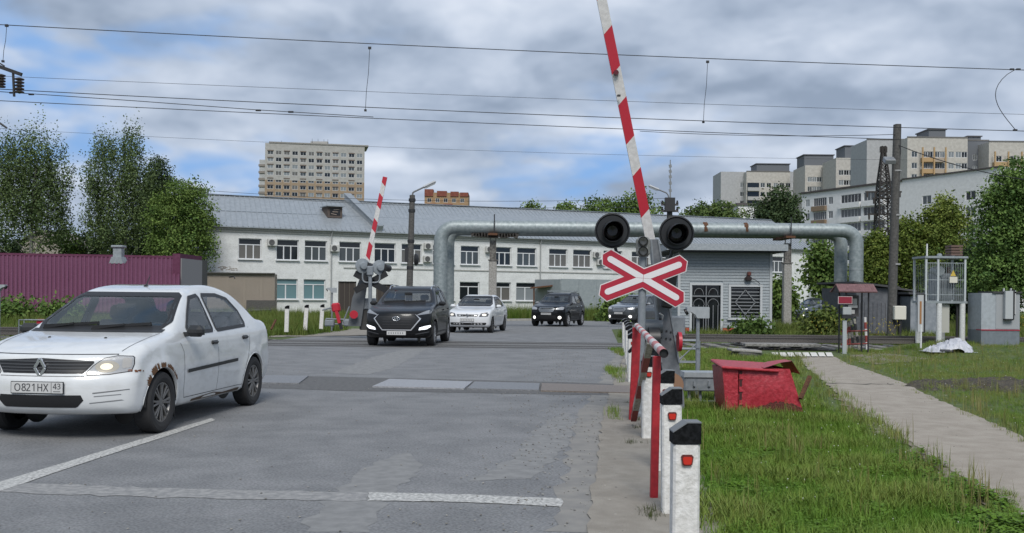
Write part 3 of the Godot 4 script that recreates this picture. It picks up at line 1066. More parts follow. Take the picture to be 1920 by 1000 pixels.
func towers() -> void:
	# the tall apartment tower
	var d := 450.0
	var lt := P(497, 268, d)
	var rt := P(678, 276, d)
	var u := Vector3(rt.x - lt.x, 0, -9.0)
	var w := u.length()
	u = u.normalized()
	var tw := thing("apartment_tower", "tall beige apartment tower with rows of small windows, lighter at the top", "tower block", Vector3(lt.x, -1, lt.z))
	var top := lt.y + 1.0
	var beige := mottled([0.32, 0.315, 0.295], [0.39, 0.38, 0.36], 0.05, 0.9, 141, 0.02, 4)
	var tan_ := mottled([0.26, 0.195, 0.135], [0.32, 0.245, 0.17], 0.05, 0.9, 143, 0.02, 4)
	var floor_h := 3.02
	var upper := []
	var lower := []
	var split := top - 3.8 - 4 * floor_h - 0.2
	for f in 11:
		for c in 12:
			var y := top - 3.2 - 1.75 - f * floor_h
			var r := Rect2(w * (0.055 + c * 0.0815) - 1.35, y, 2.5, 1.75)
			if f < 4: upper.append(Rect2(r.position - Vector2(0, split), r.size))
			else: lower.append(r)
	block(tw, Vector3(0, split, 0), u, w, top - split, 16.0, beige, upper, [M.pane_dark, M.pane_dark, M.pane_mid, M.pane_curtain, M.pane_light])
	block(tw, Vector3.ZERO, u, w, split, 16.0, tan_, lower, [M.pane_dark, M.pane_dark, M.pane_mid, M.pane_curtain, M.pane_light])
	var ar := MB.new()      # arched heads over every second column
	var nrm := u.cross(Vector3.UP)
	for r in upper:
		var at: Vector3 = u * (r.position.x + r.size.x / 2) + Vector3(0, r.end.y + split, 0) + nrm * 0.06
		if int(round(r.position.x / w / 0.0815)) % 2 == 0: ar.box(at, Vector3(2.7, 0.45, 0.2), Basis(u, Vector3.UP, nrm))
	for r in lower:
		var at: Vector3 = u * (r.position.x + r.size.x / 2) + Vector3(0, r.end.y, 0) + nrm * 0.06
		if int(round(r.position.x / w / 0.0815)) % 2 == 0: ar.box(at, Vector3(2.7, 0.45, 0.2), Basis(u, Vector3.UP, nrm))
	var aro := obj("window_head", ar, mat(0.16, 0.13, 0.11, 0.8), tw)
	aro.set_meta("kind", "stuff")
	var par := MB.new()
	par.box(u * w * 0.5 + Vector3(0, top + 0.35, -8), Vector3(w + 0.06, 0.7, 16.1), Basis(u, Vector3.UP, nrm))
	obj("parapet", par, mat(0.28, 0.27, 0.25, 0.9), tw)
	var lf := MB.new()
	lf.slab(u * w * 0.42 + Vector3(0, top + 0.7, -9), u * w * 0.6 + Vector3(0, top + 2.4, -5))
	obj("lift_house", lf, beige, tw)
	for k in 5:
		var an := MB.new()
		var p: Vector3 = u * w * [0.13, 0.44, 0.5, 0.56, 0.6][k] + Vector3(0, top + 0.5, -6)
		an.cyl(p, p + Vector3(0, 3.0 if k > 0 else 1.6, 0), 0.12, 0.06, 6)
		obj("antenna", an, M.dark, tw)
	# its recessed left wing
	var wing := MB.new()
	wing.slab(Vector3(-3.2, 0, -18.0), Vector3(-0.05, top - 7.0, -3.0))
	obj("side_wing", wing, mottled([0.36, 0.37, 0.37], [0.44, 0.45, 0.45], 0.05, 0.9, 145), tw)
	for f in 12:
		var bl := MB.new()
		bl.slab(Vector3(-3.5, top - 10.0 - f * floor_h, -4.5), Vector3(-0.1, top - 9.0 - f * floor_h, -2.6))
		obj("balcony", bl, mat(0.22, 0.2, 0.18, 0.8), tw)
	# small red brick block
	d = 380.0
	lt = P(796, 357, d)
	rt = P(878, 362, d)
	w = rt.x - lt.x
	var rb := thing("red_brick_block", "small red and tan brick apartment block far behind the white building roof", "building", Vector3(lt.x, -1, -d))
	var hs := []
	for f in 4:
		for c in 5: hs.append(Rect2(1.0 + c * 3.05, lt.y - 3.4 - f * 2.9, 1.5, 1.5))
	block(rb, Vector3.ZERO, Vector3.RIGHT, w, lt.y + 0.2, 12.0, mottled([0.28, 0.18, 0.10], [0.34, 0.23, 0.135], 0.1, 0.9, 147), hs, [M.pane_dark, M.pane_light, M.pane_mid])
	var red := mottled([0.17, 0.05, 0.035], [0.22, 0.075, 0.05], 0.1, 0.9, 149)
	for e in [[0.0, 3.2, 1.4], [4.6, 8.2, 0.8], [9.6, 12.6, 0.6], [13.2, w, 0.3]]:
		var rc := MB.new()
		rc.slab(Vector3(e[0], lt.y - 1.2, -4.0), Vector3(e[1], lt.y + e[2], 0.35))
		obj("parapet", rc, red, rb)
	for e in [[1.0, 4.2], [7.0, 10.4]]:
		for f in 4:
			var rc := MB.new()
			rc.slab(Vector3(e[0], lt.y - 5.0 - f * 2.9, 0), Vector3(e[1], lt.y - 4.0 - f * 2.9, 1.0))
			obj("balcony", rc, red, rb)

func purple_building() -> void:
	var b := thing("purple_roof_building", "low building under a long ribbed purple metal roof on the left", "building")
	var pm := mottled([0.108, 0.038, 0.068], [0.136, 0.050, 0.088], 0.3, 0.75, 151, 0.02, 4)
	pm.metallic_specular = 0.2
	var e0 := P(-260, 582, 48.0)
	var e1 := P(334, 582, 48.0)
	var r0 := P(-260, 474, 62.0)
	var r1 := P(335, 487, 62.0)
	e1.y = e0.y; r1.y = r0.y - 0.15
	var up := (e1 - e0).cross(r0 - e0).normalized()
	if up.y < 0: up = -up
	var m := MB.new()
	m.q(e0, e1, r1, r0, up)
	var n := 74
	for i in n + 1:
		var t := float(i) / n
		m.bar(e0.lerp(e1, t) + up * 0.03, r0.lerp(r1, t) + up * 0.03, 0.10, 0.06, up)
	var roof := obj("roof", m, pm, b)
	var rc := MB.new()
	rc.bar(r0 + Vector3(0, 0.06, 0.05), r1 + Vector3(0, 0.06, 0.05), 0.3, 0.14)
	obj("ridge_cap", rc, pm, roof)
	var sn := MB.new()
	for i in 100:
		var t := (i + 0.5) / 100
		sn.box(r0.lerp(r1, t) + Vector3(0, -0.1, 0.25), Vector3(0.08, 0.14, 0.05))
	var sno := obj("ridge_notch", sn, mat(0.07, 0.025, 0.05, 0.7), roof)
	sno.set_meta("kind", "stuff")
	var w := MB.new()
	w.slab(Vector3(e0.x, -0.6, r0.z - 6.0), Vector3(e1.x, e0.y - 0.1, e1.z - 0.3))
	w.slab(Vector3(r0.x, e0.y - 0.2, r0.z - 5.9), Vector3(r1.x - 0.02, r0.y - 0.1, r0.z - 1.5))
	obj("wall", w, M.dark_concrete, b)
	var pa := MB.new()
	var c := P(341, 497, 58.0)
	pa.box(c + Vector3(0, -0.5, -1.0), Vector3(0.42, 2.2, 4.0))
	obj("parapet", pa, pm, b)
	var pc := MB.new()
	pc.box(c + Vector3(0.235, -0.45, -1.0), Vector3(0.05, 1.6, 3.8))
	obj("parapet_side", pc, mat(0.26, 0.25, 0.25, 0.8), b)
	var v := P(222, 487, 60.2)
	var vt := thing("roof_vent", "squat galvanised metal vent stack standing on the purple roof", "vent", v)
	var s := MB.new()
	s.prism(poly([-0.42, -0.25, 0.42, -0.25, 0.27, 0.15, -0.27, 0.15]), -0.4, 0.4)
	obj("base", s, M.galv, vt)
	s = MB.new()
	s.box(Vector3(0, 0.4, 0), Vector3(0.5, 0.55, 0.5), Basis.IDENTITY, 0.02)
	obj("shaft", s, M.galv, vt)
	s = MB.new()
	s.box(Vector3(0, 0.76, 0), Vector3(0.68, 0.14, 0.68), Basis.IDENTITY, 0.03)
	obj("cap", s, M.galv, vt)
	# a pale gabled house behind the birches
	var h := thing("gabled_house", "pale gabled house half hidden behind the birch trees", "house", P(75, 552, 120.0))
	var hw := MB.new()
	hw.prism(poly([-5.5, -1, 5.5, -1, 5.5, 4.4, 0, 7.4, -5.5, 4.4]), -9.0, 0.0)
	obj("wall", hw, mottled([0.24, 0.215, 0.18], [0.33, 0.30, 0.26], 0.2, 0.9, 153), h)
	var hr := MB.new()
	for sx in [-1.0, 1.0]: hr.bar(Vector3(sx * 6.2, 4.0, -4.5), Vector3(0, 7.5, -4.5), 9.8, 0.12, Vector3(0, 0, 1).cross(Vector3(sx * 6.2, -3.4, 0)))
	obj("roof", hr, mat(0.21, 0.19, 0.165, 0.85), h)
	var h2 := thing("shed", "low grey wooden shed right behind the purple roof ridge, left edge", "shed", P(60, 552, 95.0))
	var sh := MB.new()
	sh.slab(Vector3(-9, -1, -6), Vector3(1, 2.9, 0))
	obj("wall", sh, mat(0.2, 0.18, 0.15, 0.9), h2)
	sh = MB.new()
	sh.box(Vector3(-4, 3.0, -3), Vector3(10.6, 0.14, 6.6), Basis(Vector3.RIGHT, 0.06))
	obj("roof", sh, mat(0.15, 0.14, 0.13, 0.9), h2)

func booth() -> void:
	var d := 37.0
	var y0 := -0.05
	var p0 := P(1274, 460, d)
	var p1 := P(1446, 460, d)
	var w := p1.x - p0.x
	var top := P(1360, 474, d).y
	var b := thing("crossing_booth", "grey plank clad crossing keeper's booth with barred door and flat roof", "booth", Vector3(p0.x, y0, -d))
	var hh := top - y0
	var door := Rect2(P(1297, 560, d).x - p0.x, 0.0, (1351 - 1297) * d / F, P(1324, 535, d).y - y0)
	var win := Rect2(P(1370, 560, d).x - p0.x, P(1397, 596, d).y - y0, (1425 - 1370) * d / F, (596 - 538) * d / F)
	var dep := 3.4
	var inner := MB.new()
	inner.wall(Vector3(0.02, 0, 0), Vector3.RIGHT, w - 0.04, hh, [door, win], 0.14)
	inner.q(Vector3(0.02, 0, 0), Vector3(0.02, hh, 0), Vector3(0.02, hh, -dep), Vector3(0.02, 0, -dep), Vector3.LEFT)
	inner.q(Vector3(w - 0.02, 0, 0), Vector3(w - 0.02, hh, 0), Vector3(w - 0.02, hh, -dep), Vector3(w - 0.02, 0, -dep), Vector3.RIGHT)
	inner.q(Vector3(0.02, 0, -dep), Vector3(w, 0, -dep), Vector3(w, hh, -dep), Vector3(0.02, hh, -dep), Vector3(0, 0, -1))
	var sm := mottled([0.265, 0.30, 0.32], [0.345, 0.375, 0.39], 0.7, 0.75, 161, 0.03, 5)
	var wall := obj("wall", inner, sm, b)
	# cladding boards: each lapped over the one below
	var bh := 0.105
	var n := int((hh - 0.36) / bh)
	var cl := MB.new()
	for i in n:
		var y := 0.36 + i * bh
		var segs := [[0.0, w]]
		for r in [door, win]:
			if y + bh > r.position.y - 0.08 and y < r.end.y + 0.08:
				var o := []
				for s in segs:
					if s[0] < r.position.x - 0.08: o.append([s[0], minf(s[1], r.position.x - 0.08)])
					if s[1] > r.end.x + 0.08: o.append([maxf(s[0], r.end.x + 0.08), s[1]])
				segs = o
		for s in segs: cl.bar(Vector3(s[0], y + bh * 0.5, 0.015), Vector3(s[1], y + bh * 0.5, 0.015), 0.022, bh - 0.016, Vector3(0, 1, -0.16))
		for x in [0.0, w]: cl.bar(Vector3(x, y + bh * 0.5, -dep), Vector3(x, y + bh * 0.5, 0.0), 0.022, bh - 0.012)
	var clo := obj("cladding", cl, sm, wall)
	clo.set_meta("kind", "stuff")
	var rs := MB.new()
	for s in [[-0.02, door.position.x - 0.08], [door.end.x + 0.08, w + 0.02]]: rs.bar(Vector3(s[0], 0.29, 0.02), Vector3(s[1], 0.29, 0.02), 0.05, 0.12)
	rs.bar(Vector3(-0.02, 0.29, -dep), Vector3(-0.02, 0.29, 0), 0.05, 0.12)
	obj("red_strip", rs, mat(0.42, 0.075, 0.045, 0.7), b)
	var pl := MB.new()
	for s in [[-0.01, door.position.x - 0.08], [door.end.x + 0.08, w + 0.01]]: pl.bar(Vector3(s[0], 0.1, 0.02), Vector3(s[1], 0.1, 0.02), 0.05, 0.24)
	obj("plinth", pl, M.concrete, b)
	for x in [0.0, w]:
		var trim := MB.new()
		trim.box(Vector3(x, hh / 2, 0.02), Vector3(0.09, hh, 0.07))
		obj("corner_board", trim, mat(0.42, 0.44, 0.45, 0.7), b)
	for r in [door, win]:
		var fr := MB.new()
		fr.box(Vector3(r.position.x - 0.04, r.position.y + r.size.y / 2, 0.03), Vector3(0.08, r.size.y, 0.07))
		fr.box(Vector3(r.end.x + 0.04, r.position.y + r.size.y / 2, 0.03), Vector3(0.08, r.size.y, 0.07))
		fr.box(Vector3(r.position.x + r.size.x / 2, r.end.y + 0.04, 0.03), Vector3(r.size.x + 0.16, 0.08, 0.075))
		if r == win: fr.box(Vector3(r.position.x + r.size.x / 2, r.position.y - 0.05, 0.05), Vector3(r.size.x + 0.24, 0.06, 0.14))
		var fo := obj("door" if r == door else "window", fr, mat(0.46, 0.48, 0.49, 0.6), b)
		var pn := MB.new()
		pn.box(Vector3(r.position.x + r.size.x / 2, r.position.y + r.size.y / 2, -0.1), Vector3(r.size.x, r.size.y, 0.02))
		obj("pane", pn, M.pane_dark, fo)
		var gr := MB.new()
		var c := Vector3(r.position.x + r.size.x / 2, r.position.y + r.size.y / 2, 0.0)
		if r == win:
			for k in 9: gr.bar(Vector3(r.position.x, r.position.y + r.size.y * (k + 0.5) / 9, -0.01), Vector3(r.end.x, r.position.y + r.size.y * (k + 0.5) / 9, -0.01), 0.015, 0.035)
			var hx: float = r.size.x * 0.34
			var hy: float = r.size.y * 0.40
			for sgn in [-1.0, 1.0]:
				gr.bar(c + Vector3(sgn * hx, 0, 0.02), c + Vector3(0, hy, 0.02), 0.03, 0.03)
				gr.bar(c + Vector3(sgn * hx, 0, 0.02), c + Vector3(0, -hy, 0.02), 0.03, 0.03)
		else:
			for k in 6: gr.bar(Vector3(r.position.x + r.size.x * (k + 0.5) / 6, 0.02, 0.0), Vector3(r.position.x + r.size.x * (k + 0.5) / 6, r.size.y * 0.62, 0.0), 0.022, 0.022)
			gr.bar(Vector3(r.position.x, r.size.y * 0.79, 0), Vector3(r.end.x, r.size.y * 0.79, 0), 0.045, 0.045)
			gr.bar(c + Vector3(0, -r.size.y / 2, 0.01), c + Vector3(0, r.size.y / 2, 0.01), 0.04, 0.03)
			for s2 in [[-0.25, 0.62, 0.24], [0.25, 0.62, 0.24], [-0.25, 0.82, 0.2], [0.25, 0.82, 0.2]]:
				var pts := []
				for k in 9:
					var an := PI * k / 8.0
					pts.append(Vector3(c.x + r.size.x * s2[0] + cos(an) * r.size.x * s2[2] * 0.8, r.size.y * s2[1] + sin(an) * r.size.y * 0.12, 0.0))
				gr.tube(pts, 0.012, 5)
		obj("grille", gr, mat(0.19, 0.20, 0.21, 0.55), fo)
	var rf := MB.new()
	rf.slab(Vector3(-0.55, hh + 0.05, -dep - 0.4), Vector3(w + 0.42, hh + 0.28, 0.75))
	var roof := obj("roof", rf, mottled([0.26, 0.29, 0.31], [0.34, 0.365, 0.385], 0.6, 0.5, 163, 0.03, 4), b)
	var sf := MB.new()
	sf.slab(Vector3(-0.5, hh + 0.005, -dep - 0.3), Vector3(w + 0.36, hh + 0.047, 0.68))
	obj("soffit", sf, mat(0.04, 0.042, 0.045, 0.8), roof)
	var lp := thing("wall_lamp", "small dark lamp with horn on the booth wall above the barred window", "lamp", P(1402, 522, d) + Vector3(0, 0, 0.12))
	var m := MB.new()
	m.lathe([Vector2(0.0, -0.10), Vector2(0.12, -0.08), Vector2(0.13, 0.02), Vector2(0.05, 0.08), Vector2(0.0, 0.09)], Transform3D(Basis.IDENTITY, Vector3(0, 0, 0)), 14)
	obj("shade", m, mat(0.03, 0.02, 0.02, 0.5), lp)
	m = MB.new()
	m.lathe([Vector2(0.0, 0.09), Vector2(0.07, 0.10), Vector2(0.08, 0.22), Vector2(0.0, 0.24)], Transform3D(Basis.IDENTITY, Vector3(0.03, 0, 0)), 12)
	obj("cap", m, mat(0.14, 0.05, 0.04, 0.6), lp)
	m = MB.new()
	m.tube([Vector3(0.06, 0, -0.02), Vector3(0.25, -0.06, 0.02), Vector3(0.42, -0.2, 0.0)], 0.014, 6)
	obj("arm", m, M.dark, lp)

func elbow_path(pts: Array, r: float) -> Array:      # a polyline with rounded corners
	var o := [pts[0]]
	for i in range(1, pts.size() - 1):
		var a: Vector3 = (pts[i - 1] - pts[i]).normalized()
		var b: Vector3 = (pts[i + 1] - pts[i]).normalized()
		for k in 9:
			var t := k / 8.0
			var p0: Vector3 = pts[i] + a * r
			var p1: Vector3 = pts[i] + b * r
			o.append(p0.lerp(pts[i], t).lerp(Vector3(pts[i]).lerp(p1, t), t))
	o.append(pts[-1])
	return o

func pipeline() -> void:
	var d := 47.0
	var y := P(1000, 427, d).y
	var xl := P(826, 470, d).x
	var xr := P(1606, 480, d).x
	var r := 0.315
	var hp := thing("heating_pipe", "thick silver insulated heating pipe bridging over the road, nearer of the pair", "pipe", Vector3(xl, gy(d), -d))
	var o := hp.position
	var m := MB.new()
	m.tube(elbow_path([Vector3(xl, -0.4, -d) - o, Vector3(xl, y, -d) - o, Vector3(xr, y, -d) - o, Vector3(xr, -0.4, -d) - o], 0.75), r, 20)
	var pm := mottled([0.20, 0.235, 0.24], [0.33, 0.37, 0.375], 0.35, 0.5, 171, 0.025, 6, 0.0, 0.3, true, 0.3)
	obj("pipe_jacket", m, pm, hp)
	var x := xl + 1.6
	var i := 0
	while x < xr - 1.0:
		var s := MB.new()
		s.cyl(Vector3(x, y, -d) - o, Vector3(x + 0.045, y, -d) - o, r + 0.012, r + 0.012, 20)
		obj("strap", s, M.galv, hp)
		if i > 6 and i < 15 and i % 2 == 1 or i in [8, 10]:
			var rs := MB.new()
			var xx := x + 0.35
			for k in 7:
				var a0 := -0.2 + k * 0.22 + rng.randf() * 0.1
				rs.box(Vector3(xx + rng.randf() * 0.06, y + sin(a0) * (r + 0.004), -d + cos(a0) * (r + 0.004)) - o, Vector3(rng.randf_range(0.06, 0.22), 0.12, 0.012), Basis(Vector3.RIGHT, -a0))
			obj("rust_patch", rs, M.rust, hp)
		x += 0.92
		i += 1
	for k in 4:
		var w := MB.new()
		w.cyl(Vector3([xl, xl, xr, xr][k], [1.5, 2.8, 1.2, 2.7][k], -d) - o, Vector3([xl, xl, xr, xr][k], [1.55, 2.85, 1.25, 2.75][k], -d) - o, r + 0.012, r + 0.012, 20)
		obj("strap", w, M.galv, hp)
	var tn := MB.new()     # torn insulation hanging below the left part
	for k in 16: tn.box(Vector3(xl + 1.5 + k * 0.13, y - r - 0.02 - rng.randf() * 0.06, -d + 0.05) - o, Vector3(0.2, 0.12 + rng.randf() * 0.1, 0.3), Basis(Vector3.BACK, rng.randf_range(-0.3, 0.3)))
	obj("torn_insulation", tn, mat(0.05, 0.045, 0.04, 0.95), hp)
	var d2 := 48.4
	var x2 := P(1577, 480, d2).x
	var x2l := P(840, 470, d2).x
	var p2 := thing("heating_pipe", "thick silver heating pipe behind the first, its leg left of the right bend", "pipe", Vector3(x2l, gy(d2), -d2))
	m = MB.new()
	m.tube(elbow_path([Vector3(x2l, -0.4, -d2), Vector3(x2l, y - 0.02, -d2), Vector3(x2, y - 0.02, -d2), Vector3(x2, -0.4, -d2)], 0.7).map(func(q): return q - p2.position), r * 0.95, 18)
	obj("pipe_jacket", m, pm, p2)
	for k in 2:
		var w := MB.new()
		w.cyl(Vector3(x2, 1.4 + k * 1.3, -d2) - p2.position, Vector3(x2, 1.45 + k * 1.3, -d2) - p2.position, r * 0.95 + 0.012, -1.0, 18)
		obj("strap", w, M.galv, p2)
	var labs := ["concrete post with steel cradle holding the heating pipe left, over the white cars", "concrete post with steel cradle holding the heating pipe right of the booth"]
	for k in 2:
		var px: float = [924.0, 1476.0][k]
		var b := P(px, 500, d)
		var po := thing("pipe_post", labs[k], "post", Vector3(b.x, gy(d) - 0.1, -d), 0.0, "posts under the heating pipe")
		var s := MB.new()
		s.box(Vector3(0, 1.55, 0), Vector3(0.36, 3.3, 0.36), Basis.IDENTITY, 0.03)
		obj("shaft", s, M.concrete, po)
		s = MB.new()
		s.box(Vector3(0, 3.55, 0), Vector3(0.26, y - r - 3.2 - gy(d), 0.26))
		s.box(Vector3(0, 3.2, 0), Vector3(0.44, 0.05, 0.44))
		for sx in [-0.13, 0.13]: s.bar(Vector3(sx, 3.2, 0.15), Vector3(sx, y - r - gy(d) + 0.05, 0.15), 0.04, 0.04)
		obj("cradle_stub", s, mottled([0.07, 0.065, 0.06], [0.2, 0.19, 0.17], 1.0, 0.8, 173), po)
		s = MB.new()
		s.box(Vector3(0, y - r - gy(d) + 0.07, -0.6), Vector3(0.42, 0.1, 2.4))
		obj("cradle", s, M.rust, po)
		s = MB.new()
		s.cyl(Vector3(0.06, y - r - gy(d), 0.42), Vector3(0.06, y + r + 0.35 - gy(d), 0.42), 0.025)
		obj("rod", s, M.dark, po)

func shed_block(b: Node3D, c: Vector3, sz: Vector3, m: Material, slope: float) -> void:
	var w := MB.new()
	w.slab(c, c + sz)
	obj("wall", w, m, b)
	var r := MB.new()
	r.box(c + Vector3(sz.x / 2, sz.y + 0.1, sz.z / 2), Vector3(sz.x + 0.3, 0.07, sz.z + 0.4), Basis(Vector3(0, 0, 1), slope))
	obj("roof", r, mat(0.06, 0.06, 0.062, 0.8), b)

func right_side() -> void:
	# panel block of five storeys: a long wing seen aslant and a frontal gable wing
	var panel := mottled([0.60, 0.60, 0.595], [0.70, 0.70, 0.695], 0.08, 0.9, 181, 0.03, 5)
	var a := P(1504, 364, 215.0)
	var c := P(1692, 339, 190.0)
	var top := a.y
	var u := Vector3(c.x - a.x, 0, c.z - a.z)
	var w := u.length()
	u = u.normalized()
	var pb := thing("panel_block", "white five storey panel apartment block with glazed loggias, behind the lattice pylon", "building", Vector3(a.x, -1, a.z))
	var hole := []
	var log := []
	for f in 5:
		var y := top + 1.0 - 3.0 - f * 2.85
		for x in [0.04, 0.29, 0.93]: hole.append(Rect2(w * x, y + 0.2, 1.3, 1.5))
		for x in [0.13, 0.42, 0.645]: log.append(Rect2(w * x, y + 0.1, w * (0.14 if x < 0.2 else 0.20), 1.65))
	block(pb, Vector3.ZERO, u, w, top + 1.0, 12.0, panel, hole + log, [M.pane_dark])
	for ch in pb.get_children():
		if String(ch.name).begins_with("window"): pb.remove_child(ch); ch.free()
	fit_windows(pb, Vector3.ZERO, u, hole, "far", 0.15, [M.pane_dark, M.pane_mid, M.pane_light])
	fit_windows(pb, Vector3.ZERO, u, log, "loggia", 0.15, [M.pane_dark, M.pane_mid, M.pane_mid])
	var nrm := u.cross(Vector3.UP)
	for r in log:
		var bl := MB.new()
		bl.box(u * (r.position.x + r.size.x / 2) + Vector3(0, r.position.y - 0.55, 0) + nrm * 0.3, Vector3(r.size.x + 0.2, 1.0, 0.6), Basis(u, Vector3.UP, nrm))
		obj("balcony", bl, panel if r.position.x > w * 0.2 else mat(0.21, 0.15, 0.10, 0.85), pb)
	var rim := MB.new()
	rim.bar(Vector3(0, top + 1.0 + 0.15, 0) + nrm * 0.1, u * w + Vector3(0, top + 1.0 + 0.15, 0) + nrm * 0.1, 0.6, 0.35)
	obj("roof_edge", rim, mat(0.07, 0.06, 0.06, 0.9), pb)
	var e := P(1880, 321, 170.0)
	var g := thing("panel_block", "white panel apartment block gable with two columns of windows, behind the big tree", "building", Vector3(c.x, -1, c.z))
	var u2 := Vector3(e.x - c.x, 0, e.z - c.z)
	var w2 := u2.length()
	u2 = u2.normalized()
	var hh := top + 1.3
	hole = []
	for f in 5:
		for x in [0.22, 0.66]: hole.append(Rect2(w2 * x, hh - 5.0 - f * 2.85, 2.1, 1.6))
	block(g, Vector3.ZERO, u2, w2, hh, 12.0, panel, hole, [M.pane_mid, M.pane_dark])
	rim = MB.new()
	rim.bar(Vector3(0, hh + 0.1, 0.1), u2 * w2 + Vector3(0, hh + 0.1, 0.1), 0.5, 0.22)
	obj("roof_edge", rim, mat(0.08, 0.07, 0.07, 0.9), g)
	# the big grey stepped complex on the hill
	var grey := mottled([0.40, 0.38, 0.345], [0.48, 0.46, 0.42], 0.06, 0.9, 183, 0.03, 5)
	var cool := mottled([0.34, 0.345, 0.35], [0.40, 0.405, 0.41], 0.06, 0.9, 185, 0.03, 5)
	var slate := mat(0.125, 0.135, 0.15, 0.8)
	var yel := mat(0.40, 0.27, 0.14, 0.85)
	# px0, px1, top px, depth, tint, label, tower
	var parts := [
		[1352, 1400, 322, 330.0, cool, "grey apartment section farthest left of the stepped complex, narrow plain gable"],
		[1400, 1482, 322, 326.0, grey, "beige apartment section with dark roof house, left end of the stepped complex"],
		[1482, 1512, 322, 338.0, cool, "lowest grey link section between two beige apartment sections"],
		[1510, 1568, 310, 310.0, grey, "beige apartment section with wide dark roof house behind the dark round tree"],
		[1568, 1630, 296, 296.0, grey, "beige apartment section stepping up left of the tallest grey gable"],
		[1626, 1702, 262, 270.0, cool, "tallest plain grey gable of the apartment complex, behind the lattice pylon"],
		[1702, 1815, 258, 262.0, grey, "beige apartment section with yellow framed balconies above the white panel block"],
		[1815, 1855, 264, 264.0, slate, "dark slate coloured stair section between two beige apartment sections"],
		[1855, 1990, 266, 258.0, grey, "beige apartment section at the right edge above the big green tree"]]
	for i in parts.size():
		var q: Array = parts[i]
		var d: float = q[3]
		var lt := P(q[0], q[2], d)
		var rt := P(q[1], q[2], d)
		var bw := rt.x - lt.x
		var bh := lt.y + 1.0
		var t := thing("apartment_block", q[5], "building", Vector3(lt.x, -1, -d))
		var hs := []
		var cols := {1: [0.32, 0.46, 0.62, 0.76, 0.90], 3: [0.08, 0.22, 0.38, 0.9], 4: [0.08, 0.24, 0.40, 0.56], 6: [0.07, 0.25, 0.33, 0.45, 0.53, 0.68, 0.80, 0.90], 7: [0.25, 0.62], 8: [0.1, 0.3, 0.5, 0.7], 0: [0.75], 2: [0.15, 0.55], 5: [0.72, 0.92]}
		for f in 6:
			for x in cols[i]:
				hs.append(Rect2(bw * x, bh - 3.4 - 1.6 - f * 2.9, 1.5 if bw > 6 else 1.1, 1.5))
		block(t, Vector3.ZERO, Vector3.RIGHT, bw, bh, 13.0, q[4], hs, [M.pane_dark, M.pane_mid, M.pane_light])
		if i in [1, 3, 4, 6, 7]:
			var rh := MB.new()
			var k: Array = {1: [0.25, 1.0, 1.6], 3: [0.0, 0.95, 2.0], 4: [0.3, 1.0, 2.2], 6: [0.38, 0.66, 2.2], 7: [0.1, 0.7, 1.2]}[i]
			rh.slab(Vector3(bw * k[0], bh, -9), Vector3(bw * k[1], bh + k[2] * (1.6 if i < 6 else 1.0), -1.0))
			obj("roof_house", rh, slate, t)
			rh = MB.new()
			rh.slab(Vector3(bw * k[0] - 0.3, bh + k[2] * (1.6 if i < 6 else 1.0), -9.3), Vector3(bw * k[1] + 0.3, bh + k[2] * (1.6 if i < 6 else 1.0) + 0.25, -0.7))
			obj("roof_house_cap", rh, mat(0.1, 0.1, 0.11, 0.8), t)
		if i in [1, 3, 4]:
			for f in 5:
				var bl := MB.new()
				var x0: float = {1: 0.02, 3: 0.55, 4: 0.72}[i]
				bl.slab(Vector3(bw * x0, bh - 6.2 - f * 2.9, 0), Vector3(bw * (x0 + 0.27), bh - 5.1 - f * 2.9, 1.1))
				obj("balcony", bl, mat(0.38, 0.38, 0.37, 0.85), t)
				bl = MB.new()
				bl.slab(Vector3(bw * x0, bh - 5.1 - f * 2.9, 0), Vector3(bw * (x0 + 0.27), bh - 3.5 - f * 2.9, 0.05))
				obj("balcony_recess", bl, M.pane_dark, t)
		if i in [6, 8]:
			var bx := [[0.22, 0.60]] if i == 6 else [[0.05, 0.42]]
			for z in bx:
				for f in 5:
					for s in 2:
						var bl := MB.new()
						var x0: float = bw * lerpf(z[0], z[1], s * 0.5)
						var x1: float = bw * lerpf(z[0], z[1], s * 0.5 + 0.5)
						bl.slab(Vector3(x0, bh - 6.3 - f * 2.9, 0), Vector3(x1 - 0.15, bh - 5.2 - f * 2.9, 1.2))
						obj("balcony", bl, yel if s == 0 else mat(0.36, 0.30, 0.24, 0.85), t)
				for s in 3:
					var pi := MB.new()
					var x0: float = bw * lerpf(z[0], z[1], s * 0.5)
					pi.slab(Vector3(x0 - 0.15, bh - 20, 1.2), Vector3(x0 + 0.2, bh - 2.6, 1.5))
					obj("balcony_post", pi, yel, t)
		if i in [5, 6, 7, 8, 1]:
			var rl := MB.new()
			rl.slab(Vector3(0, bh, -0.35), Vector3(bw, bh + 0.3, 0.12))
			obj("parapet", rl, mat(0.15, 0.145, 0.14, 0.85), t)
	# low white wall left of the dark tree
	var lw := thing("low_white_block", "low white block with dark roof line left of the dark round tree", "building", P(1384, 400, 190.0) * Vector3(1, 0, 1))
	var lm := MB.new()
	lm.slab(Vector3(0, -1, -8), Vector3(11, P(1390, 385, 190.0).y, 0))
	obj("wall", lm, panel, lw)
	lm = MB.new()
	lm.slab(Vector3(-0.3, P(1390, 385, 190.0).y, -8.3), Vector3(11.3, P(1390, 385, 190.0).y + 0.4, 0.3))
	obj("roof", lm, mat(0.09, 0.08, 0.08, 0.9), lw)
	# dark sheds beyond the track
	var d := 36.0
	var g0 := P(1606, 545, d)
	var sh := thing("dark_shed", "dark grey metal shed with low sloping roof behind the notice shelter", "shed", Vector3(g0.x, gy(d), -d))
	var dm := mottled([0.095, 0.10, 0.112], [0.135, 0.14, 0.152], 0.5, 0.7, 187, 0.02, 4)
